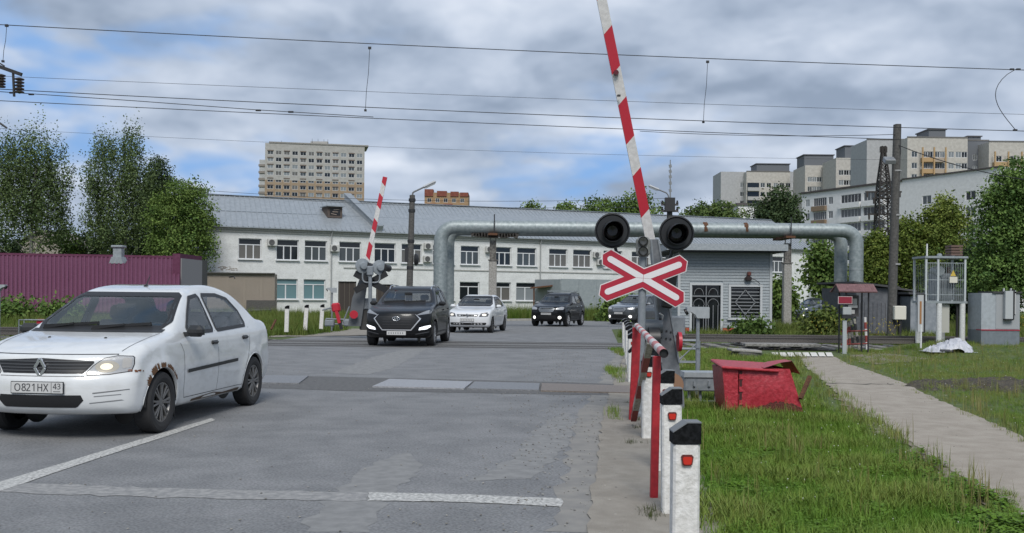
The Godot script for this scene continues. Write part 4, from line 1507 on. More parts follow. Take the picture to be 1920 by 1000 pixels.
	shed_block(sh, Vector3(0, 0, -4.0), Vector3(P(1676, 545, d).x - g0.x, P(1640, 540, d).y - gy(d), 4.0), dm, -0.11)
	var st := MB.new()
	st.box(Vector3(0.65, 0.12, 0.03), Vector3(1.3, 0.16, 0.05))
	obj("red_strip", st, mat(0.32, 0.05, 0.035, 0.7), sh)
	for k in 9:
		var s2 := MB.new()
		s2.box(Vector3(0.07 + k * 0.145, 0.75, 0.012), Vector3(0.12, 1.1, 0.02))
		obj("plank", s2, dm, sh)
	var s3 := thing("dark_shed", "darkest grey shed with sloping roof right behind the concrete pole", "shed", Vector3(P(1676, 545, 38.0).x, gy(38), -38.0))
	shed_block(s3, Vector3(0, 0, -4.0), Vector3(P(1708, 545, 38.0).x - P(1676, 545, 38.0).x, P(1690, 548, 38.0).y - gy(38), 4.0), mat(0.05, 0.053, 0.06, 0.8), -0.12)
	var s4 := thing("dark_shed", "pale blue grey metal shed between the concrete pole and the meter post", "shed", Vector3(P(1707, 545, 37.0).x, gy(37), -37.0))
	shed_block(s4, Vector3(0.02, 0, -4.0), Vector3(0.95, P(1707, 556, 37.0).y - gy(37), 4.0), mottled([0.21, 0.235, 0.26], [0.28, 0.305, 0.33], 0.6, 0.7, 189), -0.02)

# ---------------------------------------------------------------- the crossing's own furniture
var lamp_black: StandardMaterial3D

func part(b: Node3D, called: String, m: MB, material: Material, parent: Node = null) -> MeshInstance3D:
	return obj(called, m, material, parent if parent else b)

func banded(b: Node3D, called: String, a: Vector3, c: Vector3, w: float, dp: float, cuts: Array, first_red: bool, slant: float, red: Material, white: Material) -> void:
	# a bar from a to c in coloured lengths; cuts are fractions along it; the joints are cut aslant
	var z := (c - a)
	var ln := z.length()
	var y := z.normalized()
	var x := Vector3.RIGHT
	x = (x - y * x.dot(y)).normalized()
	var f := x.cross(y)
	var xf := Transform3D(Basis(x, y, f), a)
	var isred := first_red
	var all := [0.0] + cuts + [1.0]
	for i in all.size() - 1:
		var m := MB.new()
		var s0 := slant if i > 0 else 0.0
		var s1 := slant if i < all.size() - 2 else 0.0
		var y0: float = all[i] * ln
		var y1: float = all[i + 1] * ln
		m.prism(PackedVector2Array([Vector2(-w / 2, y0 - s0), Vector2(w / 2, y0 + s0), Vector2(w / 2, y1 + s1), Vector2(-w / 2, y1 - s1)]), -dp / 2, dp / 2, xf)
		obj(called, m, red if isred else white, b)
		isred = not isred

func bollard_proto(label: String) -> Node3D:
	var b := thing("bollard", label, "bollard", Vector3.ZERO, 0.0, "white bollards along the road edge")
	var s := MB.new()
	s.box(Vector3(0, 0.36, 0), Vector3(0.13, 0.76, 0.105), Basis.IDENTITY, 0.012)
	obj("post", s, M.white_concrete, b)
	s = MB.new()
	s.prism(poly([-0.068, 0.735, 0.068, 0.735, 0.068, 0.835, 0.0, 0.835, -0.068, 0.79]), -0.056, 0.056)
	var capm := mottled([0.005, 0.0055, 0.006], [0.016, 0.017, 0.019], 2.0, 0.7, 201, 0.03, 5)
	capm.metallic_specular = 0.2
	obj("cap", s, capm, b)
	s = MB.new()
	s.prism(poly([-0.069, 0.7905, 0.0, 0.8365, 0.069, 0.8365, 0.069, 0.842, -0.002, 0.842, -0.069, 0.796]), -0.058, 0.058)
	obj("cap_top", s, mat(0.16, 0.17, 0.18, 0.8), b)
	s = MB.new()
	s.prism(round_poly(poly([-0.031, 0.685, -0.023, 0.632, 0.023, 0.632, 0.031, 0.685]), 0.008), 0.0535, 0.066)
	var rf := obj("reflector", s, mat(0.10, 0.015, 0.012, 0.5), b)
	s = MB.new()
	s.prism(round_poly(poly([-0.024, 0.676, -0.018, 0.639, 0.018, 0.639, 0.024, 0.676]), 0.006), 0.066, 0.070)
	obj("lens", s, mat(0.50, 0.03, 0.02, 0.2), rf)
	return b

func lamp_head(b: Node3D, c: Vector3, turn: float, r := 0.21, back := false) -> void:
	var bs := Basis(Vector3.UP, turn)
	var xf := Transform3D(bs * Basis(Vector3.RIGHT, PI / 2), c)     # local y points at the driver
	var m := MB.new()
	m.lathe([Vector2(0.0, -0.06), Vector2(0.09, -0.06), Vector2(0.12, -0.01), Vector2(r - 0.02, 0.0), Vector2(r, 0.012), Vector2(r, 0.03), Vector2(r - 0.015, 0.032), Vector2(r - 0.03, 0.018), Vector2(0.115, 0.018)], xf, 32)
	var sc := obj("lamp_screen", m, lamp_black, b)
	m = MB.new()
	m.lathe([Vector2(0.0, 0.028), Vector2(0.06, 0.034), Vector2(0.1, 0.02)], xf, 24)
	obj("lens", m, mat(0.006, 0.004, 0.004, 0.25), sc)
	# visor: an open tube, longer at the top
	m = MB.new()
	var k := 28
	for i in k:
		var q := []
		for j in [i, i + 1]:
			var an: float = TAU * j / k
			var ln := 0.10 + 0.20 * maxf(0.0, sin(an) * 0.75 + 0.35)
			for rr in [0.118, 0.112]:
				q.append([Vector3(cos(an) * rr, sin(an) * rr, 0.015), Vector3(cos(an) * rr, sin(an) * rr - 0.02, ln)])
		for o in [0, 1]:
			m.q(c + bs * q[o][0], c + bs * q[o + 2][0], c + bs * q[o + 2][1], c + bs * q[o][1], bs * (Vector3(q[o][0].x, q[o][0].y, 0) * (1.0 if o == 0 else -1.0)))
		m.q(c + bs * q[0][1], c + bs * q[2][1], c + bs * q[3][1], c + bs * q[1][1], bs * Vector3.BACK)
	obj("visor", m, lamp_black, sc)

func arm_poly(ln: float, w: float, tip: float, an: float) -> PackedVector2Array:
	var p := PackedVector2Array()
	for q in [Vector2(-ln + tip, -w), Vector2(ln - tip, -w), Vector2(ln, 0), Vector2(ln - tip, w), Vector2(-ln + tip, w), Vector2(-ln, 0)]:
		p.append(q.rotated(an))
	return p

func cross_sign(b: Node3D, c: Vector3, turn: float, roll: float, flip := false) -> void:
	var xf := Transform3D(Basis(Vector3.UP, turn) * Basis(Vector3.BACK, roll), c)
	var a1 := deg_to_rad(25.5)
	var layers := [[0.565, 0.108, 0.062, 0.0, 0.012, mat(0.62, 0.60, 0.60, 0.5)], [0.553, 0.097, 0.056, 0.012, 0.016, mat(0.36, 0.014, 0.035, 0.4)]]
	for l in layers:
		var u: Array = Geometry2D.merge_polygons(arm_poly(l[0], l[1], l[2], a1), arm_poly(l[0], l[1], l[2], -a1))
		var m := MB.new()
		for q in u:
			if not Geometry2D.is_polygon_clockwise(q): m.prism(q, l[3], l[4], xf)
		obj("cross_plate" if l[3] == 0.0 else "red_cross", m, l[5], b)
	var white := mat(0.66, 0.64, 0.65, 0.5)
	for e in [1.0, -1.0]:
		var arms := []
		for sg in [1.0, -1.0]:
			var p := PackedVector2Array()
			for q in [Vector2(-0.06, -0.036), Vector2(0.455, -0.036), Vector2(0.478, -0.024), Vector2(0.487, 0.0), Vector2(0.478, 0.024), Vector2(0.455, 0.036), Vector2(-0.06, 0.036)]: p.append((q * e).rotated(a1 * sg))
			arms.append(p)
		for sg in [1.0, -1.0]:
			var quarter := PackedVector2Array([Vector2(0.002 * e, 0.0015 * sg), Vector2(1.0 * e, 0.0015 * sg), Vector2(1.0 * e, 1.0 * sg), Vector2(0.002 * e, 1.0 * sg)])
			for z in Geometry2D.merge_polygons(arms[0], arms[1]):
				for z2 in Geometry2D.intersect_polygons(z, quarter):
					var m := MB.new()
					m.prism(z2, 0.016, 0.019, xf)
					obj("white_stripe", m, white, b)

func wire(label: String, pts: Array, r: float) -> Node3D:
	var m := MB.new()
	m.tube(pts, r, 5)
	var o := obj("overhead_wire", m, M.dark)
	tag(o, label, "wire", "overhead wires")
	return o

func sag(a: Vector3, c: Vector3, drop: float, n := 24) -> Array:
	var p := []
	for i in n + 1:
		var t := float(i) / n
		p.append(a.lerp(c, t) - Vector3(0, drop * 4.0 * t * (1.0 - t), 0))
	return p

func sensor(label: String, at: Vector3, h: float, turn: float) -> Node3D:
	var b := thing("sensor_post", label, "sensor", at, turn, "hooded sensors on posts")
	var m := MB.new()
	m.cyl(Vector3.ZERO, Vector3(0, h, 0), 0.026, 0.026, 12)
	m.cyl(Vector3(0, h * 0.62, 0), Vector3(0, h * 0.62 + 0.03, 0), 0.04, 0.04, 12)
	obj("post", m, M.grey_paint, b)
	m = MB.new()
	m.prism(round_poly(poly([-0.17, 0.1, -0.165, 0.16, 0.15, 0.16, 0.15, 0.0, -0.02, 0.0, -0.05, 0.05, -0.1, 0.085]), 0.008), -0.075, 0.075, Transform3D(Basis.IDENTITY, Vector3(0, h - 0.005, 0)))
	var hd := obj("hood", m, mottled([0.27, 0.295, 0.31], [0.33, 0.355, 0.37], 1.0, 0.5, 203), b)
	m = MB.new()
	m.lathe([Vector2(0.0, 0.0), Vector2(0.045, 0.0), Vector2(0.052, 0.03), Vector2(0.045, 0.032), Vector2(0.0, 0.01)], Transform3D(Basis(Vector3.BACK, PI / 2 + 0.5), Vector3(-0.155, h + 0.09, 0)), 16)
	obj("cone", m, M.black, hd)
	return b

func build_crossing() -> void:
	lamp_black = mat(0.010, 0.011, 0.013, 0.42)
	M.red = mottled([0.30, 0.015, 0.022], [0.40, 0.022, 0.03], 1.2, 0.45, 211, 0.02, 4)
	M.red2 = mat(0.42, 0.018, 0.035, 0.4)
	M.white = mottled([0.50, 0.49, 0.48], [0.62, 0.61, 0.60], 1.2, 0.5, 213, 0.02, 4)
	M.old_white = mottled([0.20, 0.185, 0.15], [0.42, 0.40, 0.35], 1.6, 0.7, 215, 0.03, 5)
	M.old_red = mottled([0.16, 0.03, 0.025], [0.28, 0.05, 0.04], 1.6, 0.7, 217, 0.03, 5)
	barrier_near()
	signal_near()
	railing()
	# bollards on the right, each one a copy
	var proto := bollard_proto("nearest white bollard with black cap, at the lower edge of the photo")
	var spots := [[1285.0, 5.0, 0.02, ""], [1261.0, 6.8, -0.02, "second white bollard from the front, right behind the nearest one"], [1243.0, 8.45, 0.03, "white bollard half hidden behind the front red railing post"], [1216.0, 10.35, 0.0, "white bollard between the two red railing posts"]]
	var far := ["first", "second", "third", "fourth", "fifth", "sixth"]
	for i in 6:
		var d := 17.0 + i * 2.05
		spots.append([1184.0 - i * 2.7, d, 0.02, "%s bollard of the far row beyond the signal mast, counted from the mast" % far[i]])
	for i in spots.size():
		var s: Array = spots[i]
		var p := P(s[0], 800, s[1])
		var at := Vector3(p.x, 0.0, p.z)
		if i == 0:
			proto.position = at
			proto.rotation.y = s[2]
		else:
			var o := dup(proto, at, s[2], s[3])
			o.rotation.z = 0.02 * sin(i * 2.3)
	var lf := ["leftmost of the three small white bollards across the road", "middle one of the three small white bollards across the road", "rightmost of the three small white bollards across the road"]
	for i in 3:
		var p := P([537.0, 572.0, 602.0][i], 600, [33.0, 34.2, 35.6][i])
		var o := dup(proto, Vector3(p.x, [0.18, 0.20, 0.20][i], p.z), 0.1, lf[i])
		o.rotation.z = [-0.02, -0.06, -0.05][i]
		var rf := o.get_node("reflector")
		o.remove_child(rf)
		rf.free()
	# sensor on a post, grey box, low tube fence
	var sp := P(1308, 690, 14.6)
	sensor("grey hooded sensor on thin post behind the grey box, right of the crossing sign", Vector3(sp.x, 0, sp.z), 1.14, 0.0)
	var cb := P(1314, 712, 14.0)
	var box := thing("trackside_box", "grey steel trackside box on short legs between bollards and red box", "equipment box", Vector3(cb.x, 0, cb.z))
	var m := MB.new()
	m.box(Vector3(0, 0.26, 0), Vector3(0.50, 0.19, 0.36), Basis.IDENTITY, 0.015)
	obj("case", m, M.grey_paint, box)
	m = MB.new()
	m.prism(poly([-0.265, 0.355, 0.265, 0.355, 0.25, 0.42, -0.25, 0.42]), -0.2, 0.2)
	obj("lid", m, mottled([0.25, 0.275, 0.295], [0.31, 0.335, 0.35], 1.0, 0.45, 219), box)
	for x in [-0.12, 0.08]:
		var k := MB.new()
		k.box(Vector3(x, 0.27, 0.195), Vector3(0.03, 0.07, 0.03))
		obj("latch", k, M.grey_paint, box)
	for x in [-0.17, -0.02, 0.19]:
		var k := MB.new()
		k.box(Vector3(x, 0.08, 0.08), Vector3(0.035, 0.17, 0.035))
		obj("leg", k, M.grey_paint, box)
	m = MB.new()
	m.box(Vector3(0, 0.03, 0.14), Vector3(0.5, 0.025, 0.03))
	obj("foot_bar", m, M.grey_paint, box)
	m = MB.new()
	m.lathe([Vector2(0.0, 0.02), Vector2(0.13, 0.02), Vector2(0.13, -0.02), Vector2(0.0, -0.02)], Transform3D(Basis(Vector3.RIGHT, PI / 2), Vector3(0, 0, 0)), 20)
	var rd := obj("rusty_disc", m, mat(0.23, 0.13, 0.08, 0.8))
	rd.position = P(1259, 722, 11.0)
	tag(rd, "round brown rusty plate leaning on the foot of the grey barrier plate", "disc")
	tube_fence("low grey tube fence beside the red counterweight, before the rails", P(1290, 690, 19.0) * Vector3(1, 0, 1), 0.42, 0.62)
	tube_fence("low grey tube fence behind the white sedan on the far left verge", P(62, 640, 28.0) * Vector3(1, 0, 1), 0.8, 0.62)
	var rl := thing("red_marker", "small red marker behind the white sedan's left mirror", "marker", P(76, 604, 28.4))
	m = MB.new()
	m.box(Vector3.ZERO, Vector3(0.22, 0.16, 0.12), Basis.IDENTITY, 0.03)
	obj("head", m, M.red2, rl)
	m = MB.new()
	m.cyl(Vector3(0, -0.7, 0), Vector3(0, -0.07, 0), 0.03)
	obj("stem", m, M.grey_paint, rl)
	var s0 := P(-2, 600, 27.0)
	sensor("grey hooded sensor cut by the left edge of the photo", Vector3(s0.x, 0, s0.z), 1.42, PI)
	var s1 := P(622, 600, 33.5)
	sensor("small grey hooded sensor on a post beside the far barrier", Vector3(s1.x, 0.2, s1.z), 1.25, 0.2)
	red_box()
	far_side()
	poles_and_wires()
	right_furniture()

func tube_fence(label: String, at: Vector3, w: float, h: float) -> void:
	var b := thing("tube_fence", label, "fence", at)
	for x in [-w / 2, w / 2]:
		for z in [0.0, -0.3]:
			var m := MB.new()
			m.cyl(Vector3(x, 0, z), Vector3(x, h, z), 0.018, -1, 8)
			obj("post", m, M.grey_paint, b)
	for y in [h, h * 0.75, h * 0.35]:
		for z in [0.0, -0.3]:
			var m := MB.new()
			m.cyl(Vector3(-w / 2, y, z), Vector3(w / 2, y, z), 0.015, -1, 8)
			obj("tube", m, M.grey_paint, b)
	var br := MB.new()
	br.cyl(Vector3(-w / 2, h * 0.35, 0), Vector3(w / 2, h, 0), 0.013, -1, 8)
	obj("brace", br, M.grey_paint, b)

func barrier_near() -> void:
	var d := 12.7
	var c := P(1254, 740, d)
	var b := thing("level_crossing_barrier", "raised red and white barrier boom on grey plate, right of the road", "barrier", Vector3(c.x, 0, c.z))
	var o := b.position
	var pts := PackedVector2Array()
	for q in [[1221, 449], [1234, 449], [1256, 580], [1273, 680], [1283, 745], [1284, 775], [1256, 775], [1249, 735], [1240, 680], [1233, 600]]:
		var w := P(q[0], q[1], d) - o
		pts.append(Vector2(w.x, w.y))
	var m := MB.new()
	m.prism(pts, -0.05, 0.0)
	var pl := obj("boom_plate", m, mottled([0.125, 0.135, 0.15], [0.165, 0.175, 0.19], 0.9, 0.5, 221, 0.02, 4), b)
	for e in [[1221, 449, 1240, 680], [1234, 449, 1273, 680]]:
		m = MB.new()
		m.bar(P(e[0], e[1], d) - o + Vector3(0, 0, -0.06), P(e[2], e[3], d) - o + Vector3(0, 0, -0.06), 0.02, 0.16, Vector3(0, 0, 1))
		obj("plate_flange", m, M.grey_paint, pl)
	for e in [[1241, 621], [1250, 621], [1258, 623], [1239, 634], [1249, 635], [1257, 636]]:
		m = MB.new()
		var w := P(e[0], e[1], d) - o
		m.cyl(w, w + Vector3(0, 0, 0.012), 0.012, 0.012, 8)
		obj("bolt", m, M.dark, pl)
	m = MB.new()     # the drive housing behind the plate
	m.box(Vector3(-0.14, 0.50, -0.32), Vector3(0.34, 1.0, 0.36), Basis.IDENTITY, 0.02)
	obj("drive_housing", m, mat(0.05, 0.055, 0.06, 0.6), b)
	m = MB.new()
	m.cyl(P(1198, 612, d - 0.1) - o, P(1242, 612, d - 0.1) - o, 0.085, 0.085, 18)
	obj("pivot_drum", m, mat(0.13, 0.145, 0.16, 0.45), b)
	m = MB.new()
	m.cyl(P(1216, 636, d - 0.25) - o, P(1236, 636, d - 0.25) - o, 0.14, 0.14, 20)
	obj("drive_drum", m, M.black, b)
	m = MB.new()
	var cw := P(1274, 641, d - 0.2) - o
	m.cyl(cw + Vector3(-0.02, 0, 0), cw + Vector3(0.02, 0, 0.0), 0.12, 0.12, 22)
	obj("counterweight", m, M.red2, b)
	m = MB.new()
	m.box(P(1268, 612, d + 0.25) - o, Vector3(0.2, 0.26, 0.2), Basis.IDENTITY, 0.02)
	obj("grey_box", m, M.grey_paint, b)
	m = MB.new()
	m.tube([P(1241, 600, d - 0.1) - o, P(1243, 592, d - 0.12) - o, P(1237, 588, d - 0.14) - o], 0.012, 6)
	obj("handle", m, mat(0.4, 0.4, 0.4, 0.4), b)
	m = MB.new()
	m.tube([P(1238, 596, d - 0.12) - o, P(1236, 625, d - 0.13) - o, P(1230, 640, d - 0.13) - o], 0.02, 6)
	obj("cable", m, M.black, b)
	var a := P(1222, 462, 12.76) - o
	var e := P(1108, -100, 12.3) - o
	var f := func(y): return (462.0 - y) / 562.0
	banded(b, "boom", a, e, 0.118, 0.05, [f.call(398), f.call(318), f.call(258), f.call(184), f.call(127), f.call(52), f.call(-10)], false, 0.045, M.red2, M.white)
	m = MB.new()
	var lp := P(1155, 137, 12.45) - o
	m.cyl(lp + Vector3(0, 0, 0.0), lp + Vector3(0, 0, 0.05), 0.036, 0.03, 8)
	obj("boom_lamp", m, mat(0.09, 0.008, 0.012, 0.25), b)
	m = MB.new()
	lp = P(1160, 180, 12.45) - o
	m.box(lp + Vector3(0, 0, 0.02), Vector3(0.04, 0.02, 0.04))
	obj("cable_clip", m, M.dark, b)

func signal_near() -> void:
	var d := 12.2
	var c := P(1203, 600, d)
	var b := thing("crossing_signal", "two lamp crossing signal with red and white cross sign, facing the viewer", "signal", Vector3(c.x, 0, c.z))
	var o := b.position
	var m := MB.new()
	m.cyl(Vector3(-0.01, 0, 0), P(1206, 462, d) - o, 0.046, 0.046, 16)
	obj("mast", m, M.grey_paint, b)
	m = MB.new()
	m.box(Vector3(0, 0.04, 0), Vector3(0.26, 0.08, 0.26), Basis.IDENTITY, 0.02)
	obj("base_plate", m, M.grey_paint, b)
	cross_sign(b, P(1206, 522, d - 0.06) - o, 0.0, deg_to_rad(-4.2))
	m = MB.new()
	m.box(P(1206, 463, d - 0.02) - o, Vector3(0.165, 0.235, 0.12), Basis.IDENTITY, 0.035)
	var bx := obj("twin_lamp_case", m, mottled([0.16, 0.165, 0.16], [0.21, 0.215, 0.205], 1.5, 0.5, 223), b)
	for y in [453, 472]:
		m = MB.new()
		m.lathe([Vector2(0.0, 0.012), Vector2(0.04, 0.02), Vector2(0.052, 0.006), Vector2(0.058, 0.022), Vector2(0.062, 0.0)], Transform3D(Basis(Vector3.RIGHT, PI / 2), P(1206, y, d - 0.085) - o), 20)
		obj("small_lens", m, mat(0.05, 0.052, 0.05, 0.2), bx)
	for e in [[1148, 433], [1268, 438]]:
		lamp_head(b, P(e[0], e[1], d - 0.05) - o, 0.0)
		m = MB.new()
		m.tube(elbow_path([P(1206, 500, d + 0.04) - o, P(lerpf(1206, e[0], 0.75), 497, d + 0.06) - o, P(e[0], e[1] + 10, d + 0.06) - o], 0.12), 0.02, 8)
		obj("bracket", m, lamp_black, b)
	m = MB.new()
	m.box(P(1206, 492, d - 0.01) - o, Vector3(0.05, 0.1, 0.06))
	obj("clamp", m, M.black, b)
	m = MB.new()
	m.box(P(1255, 540, d + 0.35) - o, Vector3(0.14, 0.5, 0.12), Basis(Vector3.BACK, -0.15), 0.02)
	obj("relay_case", m, M.black, b)

func railing() -> void:
	var b := thing("striped_railing", "red railing posts with a worn pink and white striped pipe on top", "railing", Vector3(P(1226, 937, 7.3).x, 0, -7.3))
	var o := b.position
	var fp := P(1226, 937, 7.3)
	var rp := P(1190, 790, 11.85)
	var top_f := P(1238, 658, 7.3)
	var m := MB.new()
	m.bar(Vector3(fp.x, 0, fp.z) - o, Vector3(fp.x + 0.012, 1.02, fp.z) - o, 0.055, 0.055, Vector3(1, 0, 0), 0.006)
	obj("post", m, M.red, b)
	m = MB.new()
	m.bar(Vector3(rp.x - 0.02, 0, rp.z) - o, Vector3(rp.x + 0.015, 1.08, rp.z) - o, 0.05, 0.095, Vector3(1, 0, 0), 0.006)
	obj("post", m, M.red, b)
	var a := P(1245, 663, 7.0) - o
	var c := P(1194, 611, 11.95) - o
	var n := 14
	var pink := mottled([0.38, 0.10, 0.10], [0.52, 0.20, 0.19], 1.6, 0.5, 225, 0.03, 5)
	for i in n:
		m = MB.new()
		m.cyl(a.lerp(c, float(i) / n), a.lerp(c, float(i + 1) / n), 0.031, 0.031, 18, false)
		obj("pipe_band", m, pink if i % 2 == 0 else M.white, b)
	m = MB.new()
	var dir := (c - a).normalized()
	m.cyl(a + dir * 0.3, a - dir * 0.002, 0.028, 0.028, 18, false)
	m.cyl(a + dir * 0.02, a + dir * 0.021, 0.028, 0.028, 18)
	obj("pipe_bore", m, M.black, b)
	var sp := thing("striped_pole", "old dirty red and beige striped pole leaning between the red railing posts", "pole", P(1189, 780, 11.4) * Vector3(1, 0, 1))
	banded(sp, "band", P(1188, 786, 11.3) - sp.position, P(1219, 640, 9.6) - sp.position, 0.062, 0.062, [0.16, 0.33, 0.5, 0.67, 0.84], true, 0.0, M.old_red, M.old_white)
	m = MB.new()
	m.bar(P(1207, 794, 11.2), P(1213, 690, 11.4), 0.075, 0.05, Vector3(1, 0, 0))
	var bp := obj("black_post", m, M.black)
	tag(bp, "short black post standing behind the leaning striped pole", "post")
	m = MB.new()
	m.tube([P(1180, 660, 12.2), P(1188, 650, 12.1), P(1193, 640, 12.1)], 0.02, 6)
	var hk := obj("black_hook", m, M.black)
	tag(hk, "small black bent hook left of the rear red railing post", "hook")

func red_box() -> void:
	var d := 12.4
	var c := P(1432, 778, d)
	var b := thing("red_box", "battered red painted steel box standing crooked in the grass", "box", Vector3(c.x, 0, c.z))
	var rm := mottled([0.28, 0.016, 0.026], [0.42, 0.034, 0.05], 1.1, 0.45, 227, 0.025, 5, 0.25, 0.25, false)
	var o := b.position
	var front := PackedVector2Array()
	for q in [[1386, 690], [1481, 692], [1506, 772], [1384, 779]]:
		var w := P(q[0], q[1], d) - o
		front.append(Vector2(w.x, maxf(w.y, -0.02)))
	var dep := 0.62
	var fw := []
	for i in 4:
		fw.append([])
	# bulging front panel as a grid
	var rows := []
	for i in 9:
		var r := []
		for j in 11:
			var u := j / 10.0
			var v := i / 8.0
			var p := front[3].lerp(front[2], u).lerp(front[0].lerp(front[1], u), v)
			var bulge := 0.03 * sin(PI * u) * sin(PI * v) + rng.randf_range(-0.006, 0.006)
			r.append(Vector3(p.x, p.y, bulge))
		rows.append(r)
	var m := MB.new()
	m.sheet(rows, Vector3.BACK)
	obj("front_panel", m, rm, b)
	var left := PackedVector2Array()
	for q in [[1354, 690], [1384, 690], [1383, 780], [1362, 780]]:
		var w := P(q[0], q[1], d) - o
		left.append(Vector2(w.x, maxf(w.y, -0.02)))
	m = MB.new()
	m.prism(left, -dep, 0.012)
	obj("left_panel", m, rm, b)
	m = MB.new()      # dark gap with hinges between the two
	m.slab(Vector3(front[0].x + 0.005, 0.02, -0.02), Vector3(front[0].x + 0.035, 0.55, 0.014))
	var gap := obj("gap", m, mat(0.05, 0.012, 0.012, 0.8), b)
	for y in [0.14, 0.3, 0.45]:
		m = MB.new()
		m.slab(Vector3(front[0].x + 0.0, y, 0.0), Vector3(front[0].x + 0.05, y + 0.06, 0.022))
		obj("hinge", m, rm, gap)
	m = MB.new()
	var bk := -dep
	m.q(Vector3(front[2].x, front[2].y, 0), Vector3(front[1].x, front[1].y, 0), Vector3(front[1].x - 0.03, front[1].y, bk), Vector3(front[2].x, front[2].y, bk), Vector3.RIGHT)
	m.q(Vector3(front[3].x, front[3].y, bk), Vector3(front[0].x, front[0].y, bk), Vector3(front[1].x, front[1].y, bk), Vector3(front[2].x, front[2].y, bk), Vector3.FORWARD)
	obj("side_panel", m, rm, b)
	m = MB.new()
	var t0 := P(1353, 684, d - 0.05) - o
	var t1 := P(1462, 692, d - 0.05) - o
	m.box(Vector3((t0.x + t1.x) / 2, (t0.y + t1.y) / 2 - 0.01, -0.29), Vector3(t1.x - t0.x, 0.035, 0.72), Basis(Vector3.BACK, -0.055) * Basis(Vector3.RIGHT, 0.06), 0.012)
	obj("lid", m, rm, b)
	m = MB.new()      # bent flap at its right end
	var f0 := P(1432, 692, d - 0.04) - o
	var f1 := P(1484, 677, d - 0.02) - o
	var f2 := P(1500, 702, d) - o
	var rr := []
	for e in [[0.03, 0.0], [-0.3, 0.0], [-0.62, -0.03]]:
		rr.append([f0 + Vector3(0, e[1] + 0.012, e[0]), f0.lerp(f1, 0.6) + Vector3(0, e[1] + 0.02, e[0]), f1 + Vector3(0, e[1], e[0]), f2 + Vector3(0, e[1], e[0] * 0.9)])
	m.sheet(rr)
	obj("bent_flap", m, rm, b)
	var jag := PackedVector2Array([front[3] + Vector2(0.03, 0.0), front[2] + Vector2(-0.01, 0.0)])
	for i in 34:
		var t := i / 33.0
		var base: Vector2 = front[2].lerp(front[3] + Vector2(0.03, 0), t)
		jag.append(base + Vector2(-0.02 * (1.0 - t), 0.05 + 0.11 * sin(PI * minf(t * 1.15, 1.0)) * rng.randf_range(0.55, 1.0)))
	m = MB.new()
	m.prism(jag, 0.008, 0.034)
	obj("rust_edge", m, mottled([0.05, 0.018, 0.015], [0.20, 0.045, 0.035], 2.0, 0.95, 229, 0.05, 5, 0.6), b)
	m = MB.new()
	m.bar(P(1501, 748, d - 0.05) - o, P(1519, 706, d + 0.1) - o, 0.045, 0.035)
	obj("iron_bar", m, M.rust, b)
	var sl := thing("concrete_slab", "broken pale concrete slab lying by the rails behind the red box", "slab", P(1396, 655, 24.5) * Vector3(1, 0, 1))
	m = MB.new()
	m.box(Vector3(0, 0.16, 0), Vector3(0.72, 0.07, 0.6), Basis(Vector3.BACK, -0.06), 0.02)
	obj("slab", m, M.concrete, sl)
	m = MB.new()
	m.box(Vector3(0.05, 0.05, 0.05), Vector3(0.6, 0.16, 0.5), Basis(Vector3.UP, 0.2), 0.03)
	obj("dark_footing", m, M.dark_concrete, sl)

